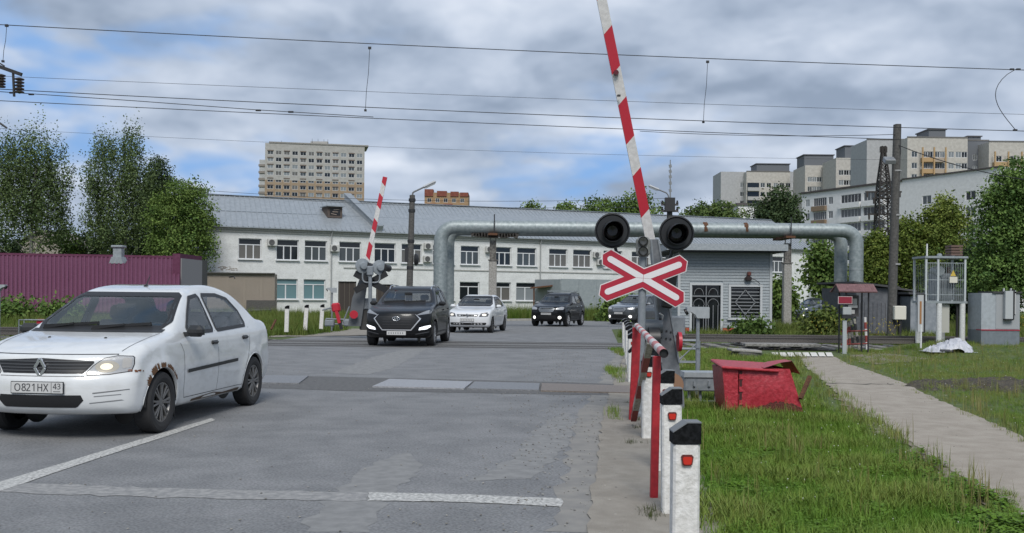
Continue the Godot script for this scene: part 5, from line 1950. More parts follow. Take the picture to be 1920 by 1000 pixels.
func far_side() -> void:
	var d := 32.5
	var c := P(664, 605, d)
	var b := thing("level_crossing_barrier", "far barrier with raised red and white boom, left of the dark oncoming car", "barrier", Vector3(c.x, 0.15, c.z))
	var o := b.position
	var pts := PackedVector2Array()
	for q in [[684, 497], [692, 497], [686, 545], [676, 612], [652, 612], [660, 560]]:
		var w := P(q[0], q[1], d) - o
		pts.append(Vector2(w.x, w.y))
	var m := MB.new()
	m.prism(pts, -0.1, 0.0)
	obj("boom_plate", m, mat(0.10, 0.11, 0.12, 0.5), b)
	m = MB.new()
	m.box(P(686, 570, d + 0.3) - o, Vector3(0.62, 0.36, 0.4), Basis.IDENTITY, 0.03)
	obj("drive_housing", m, M.grey_paint, b)
	m = MB.new()
	m.box(P(684, 598, d + 0.3) - o, Vector3(0.3, 0.7, 0.3), Basis.IDENTITY, 0.02)
	obj("stand", m, mat(0.045, 0.045, 0.045, 0.7), b)
	m = MB.new()
	var cw := P(663, 590, d - 0.15) - o
	m.cyl(cw, cw + Vector3(0.02, 0, 0.09), 0.13, 0.13, 22)
	obj("counterweight", m, M.red2, b)
	var f := func(y): return (500.0 - y) / 168.0
	banded(b, "boom", P(686, 500, d + 0.02) - o, P(722, 332, d + 0.02) - o, 0.14, 0.05, [f.call(484), f.call(457), f.call(433), f.call(413), f.call(389), f.call(366), f.call(346)], false, -0.06, M.red2, M.white)
	c = P(694, 612, 32.0)
	var s := thing("crossing_signal", "far crossing signal seen from behind with grey lamps and dark cross", "signal", Vector3(c.x, 0.1, c.z))
	o = s.position
	d = 32.0
	m = MB.new()
	m.cyl(Vector3(0, 0, 0), P(694, 500, d) - o, 0.06, 0.06, 12)
	obj("mast", m, M.grey_paint, s)
	for e in [[680, 499], [712, 502]]:
		var q := P(e[0], e[1], d + 0.1) - o
		m = MB.new()
		m.lathe([Vector2(0.0, 0.12), Vector2(0.1, 0.11), Vector2(0.13, 0.03), Vector2(0.23, 0.01), Vector2(0.24, -0.02), Vector2(0.0, -0.02)], Transform3D(Basis(Vector3.UP, 0.5) * Basis(Vector3.RIGHT, PI / 2), q), 22)
		obj("lamp_screen", m, mottled([0.19, 0.215, 0.235], [0.25, 0.275, 0.295], 1.0, 0.5, 231), s)
		m = MB.new()
		m.cyl(q + Vector3(0.12, 0.02, -0.05), q + Vector3(0.24, -0.02, -0.35), 0.11, 0.11, 12)
		obj("visor", m, M.dark, s)
		m = MB.new()
		m.tube(elbow_path([P(694, 530, d + 0.05) - o, Vector3(q.x, (P(694, 530, d) - o).y, q.z), q + Vector3(0, -0.1, 0)], 0.15), 0.03, 6)
		obj("bracket", m, M.grey_paint, s)
	var cc := P(695, 529, d + 0.12) - o
	for e in [0.52, -0.48]:
		m = MB.new()
		m.box(cc, Vector3(1.15, 0.20, 0.02), Basis(Vector3.BACK, e))
		obj("cross_arm", m, M.black, s)
	m = MB.new()
	m.box(P(694, 508, d - 0.05) - o, Vector3(0.2, 0.3, 0.14), Basis.IDENTITY, 0.03)
	obj("twin_lamp_case", m, M.grey_paint, s)
	# red leaning marker with grey frames
	d = 33.0
	c = P(632, 612, d)
	var r := thing("red_stand", "red leaning stand with dark foot among grey tube frames, left of the far barrier", "stand", Vector3(c.x, 0.15, c.z))
	o = r.position
	m = MB.new()
	m.box(P(630, 577, d) - o, Vector3(0.27, 0.3, 0.2), Basis(Vector3.BACK, 0.15), 0.05)
	obj("head", m, M.red2, r)
	m = MB.new()
	m.bar(P(631, 583, d) - o, P(637, 606, d) - o, 0.18, 0.1, Vector3(1, 0, 0))
	obj("leg", m, M.red2, r)
	m = MB.new()
	m.bar(P(637, 600, d) - o, P(640, 618, d) - o, 0.14, 0.09, Vector3(1, 0, 0))
	obj("foot", m, M.black, r)
	for e in [[611, 613, 611, 598], [611, 598, 660, 600], [625, 614, 626, 599], [640, 612, 655, 575], [648, 613, 648, 600], [612, 607, 660, 609], [604, 582, 622, 577]]:
		m = MB.new()
		m.cyl(P(e[0], e[1], d) - o, P(e[2], e[3], d) - o, 0.025, 0.025, 8)
		obj("frame_tube", m, M.grey_paint, r)
	for e in [618, 654]:
		m = MB.new()
		m.box(P(e, 606, d - 0.1) - o, Vector3(0.3, 0.2, 0.25), Basis.IDENTITY, 0.03)
		obj("grey_case", m, M.grey_paint, r)
	m = MB.new()
	m.bar(P(508, 618, 32.0), P(517, 600, 32.2), 0.05, 0.05)
	var st := obj("rusty_stub", m, M.rust)
	tag(st, "short rusty iron stub leaning at the road edge left of the three bollards", "stub")

func utility_pole(label: String, px: float, top: float, d: float, r0: float, r1: float, m: Material, lean: float) -> Node3D:
	var t := P(px, top, d)
	var g := gy(d)
	var b := thing("utility_pole", label, "pole", Vector3(t.x - lean, g, -d))
	var s := MB.new()
	s.cyl(Vector3(0, -0.1, 0), Vector3(lean, t.y - g, 0), r0, r1, 10)
	obj("shaft", s, m, b)
	return b

func street_lamp(b: Node3D, a: Vector3, mid: Vector3, e: Vector3) -> void:
	var m := MB.new()
	m.tube([a, a.lerp(mid, 0.5) + Vector3(0, 0.1, 0), mid, e], 0.035, 8)
	obj("lamp_arm", m, mat(0.16, 0.165, 0.17, 0.5), b)
	m = MB.new()
	var dir := (e - mid).normalized()
	m.bar(e - dir * 0.1, e + dir * 0.5, 0.22, 0.12, Vector3.UP, 0.05)
	var h := obj("lamp_head", m, mat(0.42, 0.43, 0.44, 0.4), b)
	m = MB.new()
	m.bar(e + dir * 0.02 - Vector3(0, 0.07, 0), e + dir * 0.45 - Vector3(0, 0.07, 0), 0.16, 0.03)
	obj("lens", m, mat(0.3, 0.31, 0.32, 0.15), h)

func poles_and_wires() -> void:
	var d := 43.0
	var b := utility_pole("concrete lamp pole left of the pipe bend with lamp arm to the right", 773, 366, d, 0.15, 0.115, M.dark_concrete, 0.12)
	var o := b.position
	street_lamp(b, P(772, 372, d) - o, P(776, 360, d) - o, P(797, 350, d) - o)
	for y in [378, 398, 455, 505]:
		var m := MB.new()
		var p := P(773 - (y - 366) * 0.03, y, d) - o
		m.cyl(p, p + Vector3(0, 0.12, 0), 0.15, 0.15, 10)
		obj("pole_band", m, M.dark, b)
	var m := MB.new()
	m.lathe([Vector2(0, -0.08), Vector2(0.22, -0.06), Vector2(0.27, 0.0), Vector2(0.2, 0.1), Vector2(0.0, 0.14)], Transform3D(Basis(Vector3.BACK, -PI / 2), P(776, 487, d) + Vector3(0.08, 0, 0) - o), 16)
	obj("loudspeaker", m, M.black, b)
	m = MB.new()
	m.box(P(766, 478, d) - o, Vector3(0.3, 0.6, 0.2))
	obj("case", m, M.dark, b)
	d = 52.0
	b = utility_pole("concrete lamp pole behind the right signal lamp with pale lamp arm left", 1256, 372, d, 0.17, 0.14, M.dark_concrete, 0.0)
	o = b.position
	street_lamp(b, P(1256, 378, d) - o, P(1250, 362, d) - o, P(1233, 355, d) - o)
	for y in [384, 396]:
		m = MB.new()
		m.bar(P(1240, y, d) - o, P(1272, y, d) - o, 0.1, 0.1)
		var ca := obj("cross_arm", m, M.dark_concrete, b)
		for x in [1242, 1249, 1263, 1270]:
			m = MB.new()
			var p := P(x, y, d) - o
			m.lathe([Vector2(0.0, 0.0), Vector2(0.05, 0.02), Vector2(0.07, 0.1), Vector2(0.04, 0.14), Vector2(0.05, 0.2), Vector2(0.0, 0.22)], Transform3D(Basis.IDENTITY, p), 8)
			obj("insulator", m, M.dark, ca)
	m = MB.new()
	m.box(P(1256, 384, d - 0.2) - o, Vector3(0.5, 0.7, 0.3))
	obj("junction_case", m, M.dark, b)
	# tall thin mast far behind
	d = 170.0
	var ms := thing("antenna_mast", "thin far antenna mast rising above the right lamp pole", "mast", P(1257, 552, d) * Vector3(1, 0, 1))
	o = ms.position
	m = MB.new()
	m.cyl(Vector3(0, -1, 0), P(1257, 300, d) - o, 0.25, 0.08, 6)
	obj("shaft", m, mat(0.2, 0.21, 0.22, 0.7), ms)
	for y in [312, 322, 332, 344, 358]:
		m = MB.new()
		m.bar(P(1254.5, y, d) - o, P(1259.5, y - 1, d) - o, 0.15, 0.5)
		obj("antenna", m, mat(0.2, 0.21, 0.22, 0.7), ms)
	# the tall pole on the right
	d = 33.5
	b = utility_pole("tall dark concrete pole with floodlight and white meter box, right of the pipe", 1683, 234, d, 0.15, 0.125, M.dark_concrete, 0.14)
	o = b.position
	m = MB.new()
	m.box(P(1683, 262, d) - o, Vector3(0.17, 1.0, 0.2))
	obj("top_post", m, M.dark, b)
	m = MB.new()
	m.bar(P(1682, 300, d) - o, P(1664, 300, d - 0.6) - o, 0.06, 0.06)
	var fa := obj("floodlight_arm", m, M.dark, b)
	m = MB.new()
	m.box(P(1668, 301, d - 0.5) - o, Vector3(0.34, 0.16, 0.3), Basis(Vector3.RIGHT, 0.5), 0.02)
	obj("floodlight", m, mat(0.2, 0.21, 0.22, 0.3), fa)
	for y in [322, 405, 497]:
		m = MB.new()
		var p := P(1683 - (y - 234) * 0.012, y, d) - o
		m.cyl(p, p + Vector3(0, 0.05, 0), 0.15, 0.15, 10)
		obj("pole_band", m, mat(0.3, 0.3, 0.3, 0.6), b)
	var wb := P(1687, 587, d - 0.25)
	m = MB.new()
	m.box(wb - o, Vector3(0.38, 0.45, 0.2), Basis.IDENTITY, 0.02)
	var mb := obj("meter_box", m, mat(0.62, 0.60, 0.52, 0.6), b)
	m = MB.new()
	m.bar(wb - o + Vector3(0.02, -0.2, -0.02), wb - o + Vector3(0.02, -0.8, -0.02), 0.1, 0.08)
	obj("conduit", m, M.dark, mb)
	# lattice pylon before the panel block
	d = 150.0
	var py := thing("lattice_pylon", "dark steel lattice pylon standing before the white panel block", "pylon", P(1656, 552, d) * Vector3(1, 0, 1))
	o = py.position
	var prof := [[552.0, 16.0], [470.0, 15.0], [372.0, 11.0], [340.0, 9.0], [290.0, 3.5], [274.0, 2.5]]
	var corner := func(i, sx, sz): return P(1657 + sx * prof[i][1], prof[i][0], d) - o + Vector3(0, 0, sz * prof[i][1] * d / F)
	var pm := mat(0.035, 0.03, 0.028, 0.8)
	for sx in [-1, 1]:
		for sz in [-1, 1]:
			m = MB.new()
			for i in prof.size() - 1: m.bar(corner.call(i, sx, sz), corner.call(i + 1, sx, sz), 0.16, 0.16)
			obj("leg", m, pm, py)
	var lat := MB.new()
	for i in prof.size() - 1:
		var k: int = [3, 7, 4, 4, 2][i]
		for j in k:
			var t0 := float(j) / k
			var t1 := float(j + 1) / k
			for sd in 4:
				var s: Array = [[-1, -1, 1, -1], [1, -1, 1, 1], [1, 1, -1, 1], [-1, 1, -1, -1]][sd]
				var a0: Vector3 = corner.call(i, s[0], s[1]).lerp(corner.call(i + 1, s[0], s[1]), t0)
				var a1: Vector3 = corner.call(i, s[0], s[1]).lerp(corner.call(i + 1, s[0], s[1]), t1)
				var b0: Vector3 = corner.call(i, s[2], s[3]).lerp(corner.call(i + 1, s[2], s[3]), t0)
				var b1: Vector3 = corner.call(i, s[2], s[3]).lerp(corner.call(i + 1, s[2], s[3]), t1)
				lat.bar(a0, b1, 0.09, 0.09); lat.bar(b0, a1, 0.09, 0.09); lat.bar(a0, b0, 0.08, 0.08)
	obj("lattice", lat, pm, py).set_meta("kind", "stuff")
	for e in [[360, 34], [372, 20], [402, 30], [432, 24], [276, 6]]:
		m = MB.new()
		m.bar(P(1657 - e[1], e[0], d) - o, P(1657 + e[1], e[0], d) - o, 0.18, 0.22)
		for x in [-0.9, -0.45, 0.45, 0.9]: m.box(P(1657 + e[1] * x, e[0] + 5, d) - o, Vector3(0.22, 0.8, 0.22))
		obj("cross_arm", m, pm, py)
	# wires over the track
	wire("upper carrier wire of the overhead line, across the whole sky", sag(P(-60, 43, 30.0), P(2000, 134, 32.5), 0.10), 0.013)
	wire("contact wire below the carrier wire, hung from the droppers", sag(P(-60, 164, 30.0), P(2000, 248, 32.5), 0.12), 0.012)
	wire("second contact wire just under the first, with small clamps on the left", sag(P(-60, 186, 29.5), P(1690, 262, 33.0), 0.05), 0.011)
	wire("thin faint wire between carrier and contact wires", sag(P(-60, 140, 45.0), P(2000, 217, 48.0), 0.1), 0.009)
	wire("lower left wire that joins the contact wires over the tower", [P(-60, 168, 29.7), P(250, 189, 30.0), P(480, 206, 30.2), P(700, 219.5, 31.0)], 0.011)
	wire("lowest faint wire above the roof ridge, left", sag(P(-20, 240, 70.0), P(1700, 300, 78.0), 0.4), 0.010)
	wire("thin wire from the left trees to the tower, just over the roof", sag(P(300, 350, 70.0), P(1250, 372, 60.0), 0.5), 0.012)
	wire("second thin wire just over the roof ridge, below the other", sag(P(380, 362, 70.0), P(1250, 388, 60.0), 0.4), 0.012)
	wire("black cable sloping from the tall right pole to the right edge", sag(P(1684, 272, 33.4), P(1990, 345, 30.0), 0.2), 0.014)
	wire("wire from the tall right pole rising toward the left sky", sag(P(1683, 252, 33.4), P(1200, 246, 36.0), 0.1), 0.010)
	var dl := ["left dropper wire above the apartment tower", "right dropper wire, right of the raised boom", "dropper wire at the left edge above the insulators"]
	var dr := [[693, 90, 30.9, 685, 207, 30.9], [1327, 116, 31.7, 1319, 229, 31.7], [12, 48, 30.1, 5, 115, 30.1]]
	for i in 3:
		var q: Array = dr[i]
		m = MB.new()
		var p0 := P(q[0], q[1], q[2])
		var p1 := P(q[3], q[4], q[5])
		m.tube([p0, p0.lerp(p1, 0.4) + Vector3(0.015, 0, 0), p0.lerp(p1, 0.7) + Vector3(-0.01, 0, 0), p1], 0.008, 5)
		m.box(p0, Vector3(0.09, 0.07, 0.06))
		m.box(p1, Vector3(0.07, 0.06, 0.06))
		tag(obj("dropper_wire", m, M.dark), dl[i], "wire", "droppers of the overhead line")
	m = MB.new()
	var lp := []
	for i in 13:
		var t := i / 12.0
		lp.append(P(1905 - 38 * sin(PI * pow(t, 0.8)), lerpf(130, 244, t), 32.3))
	m.tube(lp, 0.011, 6)
	for e in [[1898, 130], [1910, 130], [1904, 244]]: m.box(P(e[0], e[1], 32.3), Vector3(0.12, 0.05, 0.06))
	tag(obj("jumper_cable", m, M.dark), "curved jumper cable hanging between two wires at the right edge", "cable")
	for e in [[484, 207], [545, 210], [58, 177], [22, 174]]:
		m = MB.new()
		m.box(P(e[0], e[1], 30.0), Vector3(0.16, 0.05, 0.05), Basis.IDENTITY, 0.01)
		tag(obj("wire_clamp", m, M.dark), "small dark wire clamp, %s" % {484: "left one of the pair above the tower", 545: "right one of the pair above the tower", 58: "right of the insulators", 22: "just below the insulators"}[e[0]], "clamp", "clamps on the left wires")
	# bracket with insulators at the left edge
	d = 29.6
	b = thing("catenary_bracket", "dark bracket arm with two ribbed insulators at the upper left edge", "bracket", P(0, 124, d))
	o = b.position
	m = MB.new()
	m.bar(P(-150, 72, d) - o, P(40, 140, d) - o, 0.09, 0.10)
	obj("arm", m, M.dark, b)
	m = MB.new()
	m.cyl(P(24, 136, d) - o, P(26, 181, d) - o, 0.035)
	obj("hanger", m, M.dark, b)
	m = MB.new()
	m.cyl(P(-40, 96, d) - o, P(8, 124, d) - o, 0.02)
	obj("stay", m, M.dark, b)
	for e in [[36, 146, 176], [1, 139, 165]]:
		m = MB.new()
		var p := P(e[0], e[1], d) - o
		var q := P(e[0] - 2, e[2], d) - o
		var n := 5
		var prf := [Vector2(0, 0)]
		for i in n:
			var y := -float(i) / n * (p.y - q.y)
			prf += [Vector2(0.06, y), Vector2(0.135, y - 0.03), Vector2(0.125, y - 0.06), Vector2(0.06, y - 0.07)]
		prf.append(Vector2(0, q.y - p.y))
		m.lathe(prf, Transform3D(Basis.IDENTITY, p), 14)
		obj("insulator", m, mat(0.06, 0.05, 0.045, 0.3), b)
	m = MB.new()
	m.tube([P(-60, 205, d), P(-5, 228, d), P(12, 240, d)], 0.03, 6)
	tag(obj("stay_rod", m, M.dark), "short dark rod end at the left edge above the first birch", "rod")

func right_furniture() -> void:
	# transformer on white legs
	var d := 27.6
	var c := P(1772, 640, d)
	var b := thing("transformer", "caged grey transformer on white concrete legs behind the white sheet", "transformer", Vector3(c.x, 0.21, c.z))
	var o := b.position
	var x0 := P(1736, 600, d).x - o.x
	var x1 := P(1809, 600, d).x - o.x
	var yf := P(1770, 567, d).y - 0.21
	var yt := P(1770, 483, d).y - 0.21
	var lm := mottled([0.50, 0.51, 0.50], [0.66, 0.67, 0.66], 1.0, 0.8, 241, 0.03, 5)
	var z1 := -0.8
	for q in [[x0 + 0.12, z1], [x0 + 0.36, 0.0], [x0 + 0.78, z1], [x1 - 0.06, 0.0]]:
		var m := MB.new()
		m.cyl(Vector3(q[0], 0, q[1]), Vector3(q[0], yf - 0.03, q[1]), 0.075, 0.075, 14)
		obj("leg", m, lm, b)
	var m := MB.new()
	m.slab(Vector3(x0 - 0.03, yf - 0.03, z1 - 0.05), Vector3(x1 + 0.05, yf + 0.03, 0.06))
	obj("platform", m, M.galv, b)
	m = MB.new()
	m.slab(Vector3(x0 - 0.05, yt - 0.02, z1 - 0.05), Vector3(x1 + 0.06, yt + 0.035, 0.06))
	obj("top_frame", m, M.galv, b)
	for q in [[x0, 0.0], [x0 + 0.32, 0.0], [x1, 0.0], [x0, z1], [x1, z1]]:
		m = MB.new()
		m.box(Vector3(q[0], (yf + yt) / 2, q[1]), Vector3(0.05, yt - yf - 0.06, 0.05))
		obj("corner_post", m, mat(0.42, 0.45, 0.46, 0.5), b)
	m = MB.new()
	for i in 22:
		var x := lerpf(x0, x1, (i + 0.5) / 22)
		for z in [0.0, z1]: m.cyl(Vector3(x, yf + 0.03, z), Vector3(x, yt - 0.15, z), 0.006, -1, 5, false)
	for y in [yf + 0.2, (yf + yt) / 2, yt - 0.15]: m.bar(Vector3(x0, y, 0), Vector3(x1, y, 0), 0.012, 0.02)
	for i in 12:
		for y in [0.0]:
			m.bar(Vector3(x0 + 0.3, yf + 0.05 + i * 0.028, 0.0), Vector3(x1, yf + 0.05 + i * 0.028, 0.0), 0.006, 0.006)
	obj("cage_wire", m, M.galv, b).set_meta("kind", "stuff")
	m = MB.new()
	m.box(Vector3((x0 + x1) / 2 + 0.06, yf + 0.42, -0.42), Vector3(0.55, 0.72, 0.45), Basis.IDENTITY, 0.03)
	var tk := obj("tank", m, M.grey_paint, b)
	for i in 7:
		m = MB.new()
		m.box(Vector3((x0 + x1) / 2 - 0.17 + i * 0.075, yf + 0.40, -0.18), Vector3(0.02, 0.55, 0.09))
		obj("cooling_fin", m, M.grey_paint, tk)
	m = MB.new()
	m.cyl(Vector3(x0 + 0.42, yt - 0.36, -0.5), Vector3(x0 + 0.42, yt - 0.36, 0.0 - 0.12), 0.13, -1, 16)
	obj("oil_drum", m, M.galv, b)
	for x in [0.1, 0.27, 0.45]:
		m = MB.new()
		m.lathe([Vector2(0.03, 0), Vector2(0.07, 0.03), Vector2(0.03, 0.06), Vector2(0.07, 0.09), Vector2(0.03, 0.12), Vector2(0.06, 0.15), Vector2(0.0, 0.2)], Transform3D(Basis.IDENTITY, Vector3((x0 + x1) / 2 - 0.2 + x, yf + 0.78, -0.42)), 10)
		obj("insulator", m, mat(0.16, 0.07, 0.04, 0.3), b)
	m = MB.new()
	m.slab(Vector3(x0 + 0.62, yt - 0.68, 0.02), Vector3(x0 + 0.83, yt - 0.52, 0.04))
	obj("warning_plate", m, mat(0.58, 0.56, 0.48, 0.6), b)
	m = MB.new()
	m.prism(poly([x0 + 0.65, yt - 0.5, x0 + 0.8, yt - 0.5, x0 + 0.725, yt - 0.34]), 0.0, 0.02)
	obj("yellow_triangle", m, mat(0.5, 0.36, 0.06, 0.6), b)
	for e in [[x0 + 0.44, 0.05], [x0 + 0.8, 0.05]]:
		m = MB.new()
		m.lathe([Vector2(0.0, 0.0), Vector2(0.07, 0.0), Vector2(0.07, 0.05), Vector2(0.03, 0.08), Vector2(0.0, 0.08)], Transform3D(Basis.IDENTITY, Vector3(e[0], yt + 0.035, -0.2)), 12)
		obj("roof_insulator", m, M.galv, b)
	m = MB.new()
	m.cyl(Vector3(x0 + 0.14, yt, -0.3), Vector3(x0 + 0.14, yt + 0.38, -0.3), 0.022)
	obj("rod", m, lm, b)
	for i in 4:
		m = MB.new()
		m.slab(Vector3(x1 - 0.33, yt + 0.06 + i * 0.075, -0.5), Vector3(x1 - 0.02, yt + 0.115 + i * 0.075, -0.1))
		obj("brown_coil", m, mat(0.12, 0.075, 0.06, 0.7), b)
	m = MB.new()
	m.slab(Vector3(x0 + 0.44, 0.32, -0.25), Vector3(x0 + 0.66, yf - 0.06, -0.05))
	obj("switch_box", m, mat(0.40, 0.40, 0.36, 0.7), b)
	m = MB.new()
	m.slab(Vector3(x0 + 0.86, 0.2, -0.12), Vector3(x0 + 0.92, yf - 0.05, -0.06))
	obj("cable_duct", m, M.dark, b)
	# board on a thin post
	d = 26.3
	var mp := P(1727, 648, d)
	b = thing("board_post", "narrow grey upright board with orange stripe on thin white post", "board", Vector3(mp.x, 0.17, mp.z))
	m = MB.new()
	m.cyl(Vector3(0.0, 0, 0), Vector3(0.0, 0.6, 0), 0.025)
	obj("post", m, lm, b)
	m = MB.new()
	m.slab(Vector3(-0.09, 0.42, -0.05), Vector3(0.055, 1.36, 0.02))
	obj("board", m, mat(0.40, 0.41, 0.41, 0.6), b)
	m = MB.new()
	m.slab(Vector3(-0.045, 0.62, 0.02), Vector3(0.0, 1.2, 0.03))
	obj("orange_stripe", m, mat(0.30, 0.14, 0.05, 0.6), b)
	m = MB.new()
	m.slab(Vector3(0.06, 0.40, -0.06), Vector3(0.10, 1.38, 0.02))
	obj("dark_edge", m, M.dark, b)
	# grey cabinet
	d = 27.0
	c = P(1876, 645, d)
	b = thing("grey_cabinet", "pale grey cabinet with red line and small box at the right edge", "cabinet", Vector3(c.x, 0.21, c.z), 0.0)
	var cw := 72.0 * d / F
	var ch := P(1876, 550, d).y - 0.21
	var seg := [[0.0, 0.42, [0.155, 0.18, 0.20], "lower_case"], [0.42, ch, [0.33, 0.36, 0.385], "case"]]
	for s in seg:
		m = MB.new()
		m.slab(Vector3(-cw / 2 - 0.001 * (1 if s[0] == 0.0 else 0), s[0], -0.8), Vector3(cw / 2, s[1], 0))
		obj(s[3], m, mottled([s[2][0] * 0.9, s[2][1] * 0.9, s[2][2] * 0.9], [s[2][0] * 1.08, s[2][1] * 1.08, s[2][2] * 1.08], 0.9, 0.55, 243), b)
	m = MB.new()
	m.slab(Vector3(-cw / 2 + 0.38, 0.45, 0.0), Vector3(cw / 2 - 0.02, ch - 0.03, 0.012))
	obj("door", m, mat(0.31, 0.325, 0.34, 0.55), b)
	m = MB.new()
	m.slab(Vector3(-cw / 2 - 0.004, 0.405, -0.3), Vector3(cw / 2 + 0.004, 0.435, 0.016))
	obj("red_line", m, mat(0.30, 0.03, 0.05, 0.6), b)
	m = MB.new()
	m.slab(Vector3(-cw / 2 + 0.28, ch, -0.82), Vector3(cw / 2 + 0.04, ch + 0.045, 0.05))
	obj("lid", m, mat(0.04, 0.04, 0.042, 0.7), b)
	m = MB.new()
	m.slab(Vector3(0.06, 0.72, 0.014), Vector3(0.26, ch + 0.06, 0.14))
	var sb := obj("small_box", m, mat(0.40, 0.42, 0.43, 0.5), b)
	m = MB.new()
	m.slab(Vector3(0.262, 0.7, 0.014), Vector3(0.30, ch + 0.1, 0.13))
	m.slab(Vector3(0.06, 0.68, 0.014), Vector3(0.28, 0.715, 0.13))
	obj("dark_seal", m, M.dark, sb)
	for x in [0.05, 0.24, 0.35]:
		m = MB.new()
		m.slab(Vector3(x, ch - (0.0 if x < 0.3 else 0.55), 0.0), Vector3(x + 0.03, ch + (0.13 if x < 0.3 else 0.07), 0.05))
		obj("bracket", m, mat(0.45, 0.46, 0.47, 0.5), sb)
	# crumpled white sheet on the ground
	d = 25.7
	c = P(1779, 656, d)
	b = thing("white_sheet", "crumpled pale white plastic sheet lying on the grass before the transformer", "plastic sheet", Vector3(c.x, 0.13, c.z))
	var fn := FastNoiseLite.new()
	fn.seed = 3; fn.frequency = 2.2; fn.fractal_octaves = 3
	var rows := []
	for i in 19:
		var r := []
		for j in 37:
			var u := i / 9.0 - 1.0
			var v := j / 18.0 - 1.0
			var e := maxf(0.0, 1.0 - pow(absf(v), 2.2) - u * u * 0.9)
			var peak := 0.21 * exp(-pow((v - 0.35) / 0.55, 2.0)) + 0.13
			var h := sqrt(e) * peak * 0.9 + absf(fn.get_noise_2d(u * 0.8, v * 1.4)) * 0.13 * minf(1.0, e * 2.0) - 0.01
			r.append(Vector3(v * 0.60 + fn.get_noise_2d(u * 2, v + 7) * 0.07, h, -u * 0.4 + fn.get_noise_2d(u + 3, v * 2) * 0.06))
		rows.append(r)
	m = MB.new()
	m.sheet(rows)
	obj("sheet", m, mottled([0.40, 0.41, 0.45], [0.56, 0.57, 0.61], 1.4, 0.45, 245, 0.03, 4, 0.0, 0.3, false), b)
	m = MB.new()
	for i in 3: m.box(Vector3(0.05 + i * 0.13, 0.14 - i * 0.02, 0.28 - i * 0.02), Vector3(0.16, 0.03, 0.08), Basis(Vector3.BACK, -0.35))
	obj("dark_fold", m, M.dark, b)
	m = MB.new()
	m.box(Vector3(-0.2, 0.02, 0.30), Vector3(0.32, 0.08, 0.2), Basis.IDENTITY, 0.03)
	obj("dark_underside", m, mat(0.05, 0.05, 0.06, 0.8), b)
	# notice shelter at the foot crossing
	d = 26.6
	c = P(1580, 652, d)
	b = thing("notice_shelter", "small notice shelter with rusty corrugated roof and red sign by the rails", "shelter", Vector3(c.x, 0, c.z))
	o = b.position
	var yr := P(1600, 548, d).y
	m = MB.new()
	var xa := P(1566, 548, d).x - o.x
	var xb := P(1637, 548, d).x - o.x
	for i in 16:
		var x := lerpf(xa, xb, (i + 0.5) / 16)
		m.bar(Vector3(x, yr, 0.35), Vector3(x + 0.03, yr + 0.2, -0.05), (xb - xa) / 17.0, 0.03)
		m.bar(Vector3(x, yr, -0.45), Vector3(x + 0.03, yr + 0.2, -0.05), (xb - xa) / 17.0, 0.03)
	obj("roof", m, mottled([0.12, 0.06, 0.06], [0.21, 0.11, 0.11], 1.0, 0.7, 247), b)
	m = MB.new()
	m.prism(poly([-0.4, 0, 0.35, 0, -0.05, 0.19]), -0.02, 0.02, Transform3D(Basis(Vector3(0, 0, 1), Vector3.UP, Vector3.LEFT), Vector3(xa + 0.06, yr - 0.01, 0)))
	obj("gable", m, M.dark, b)
	for q in [[0.06, 0.2], [xb - 0.12, 0.15], [0.06, -0.35], [xb - 0.12, -0.35]]:
		m = MB.new()
		m.cyl(Vector3(q[0] + xa * 0.2, 0, q[1]), Vector3(q[0] + xa * 0.2, yr + 0.02, q[1]), 0.022, -1, 8)
		obj("post", m, M.dark, b)
	m = MB.new()
	m.slab(Vector3(-0.07, 0, 0.2), Vector3(0.03, 0.86, 0.24))
	obj("front_panel", m, mat(0.33, 0.36, 0.37, 0.6), b)
	m = MB.new()
	var sg := P(1579, 563, d) - o
	m.box(Vector3(sg.x, sg.y, 0.26), Vector3(0.34, 0.17, 0.03), Basis.IDENTITY, 0.006)
	var sgo := obj("red_sign", m, mat(0.22, 0.012, 0.03, 0.5), b)
	m = MB.new()
	m.box(Vector3(sg.x, sg.y, 0.255), Vector3(0.365, 0.195, 0.025))
	obj("sign_border", m, mat(0.5, 0.42, 0.42, 0.6), sgo)
	m = MB.new()
	m.box(P(1583, 583, d) - o + Vector3(0, 0, 0.24), Vector3(0.22, 0.2, 0.05), Basis.IDENTITY, 0.01)
	obj("white_board", m, mat(0.34, 0.36, 0.36, 0.4), b)
	m = MB.new()
	m.slab(P(1574, 597, d) - o + Vector3(0, 0, 0.2), P(1593, 591, d) - o + Vector3(0, 0, 0.3))
	obj("dark_ledge", m, M.dark, b)
	m = MB.new()
	m.slab(Vector3(0.16, 0.95, -0.3), Vector3(0.5, yr - 0.08, -0.26))
	obj("back_board", m, mat(0.09, 0.085, 0.085, 0.8), b)
	for q in [[1602, 575, 0.24, 0.07], [1598, 585, 0.2, 0.1], [1606, 566, 0.1, 0.16]]:
		m = MB.new()
		m.box(P(q[0], q[1], d) - o + Vector3(0, 0, -0.1), Vector3(q[2], q[3], 0.02))
		obj("notice", m, mat(0.45, 0.45, 0.44, 0.6), b)
	# striped barrier posts of the pedestrian gate
	var gl := ["white and red striped gate post nearest the notice shelter", "second striped gate post from the notice shelter, thin", "third leaning striped gate post right of the shelter", "fourth black and white striped gate post, leaning most", "last pale gate post right of the striped ones"]
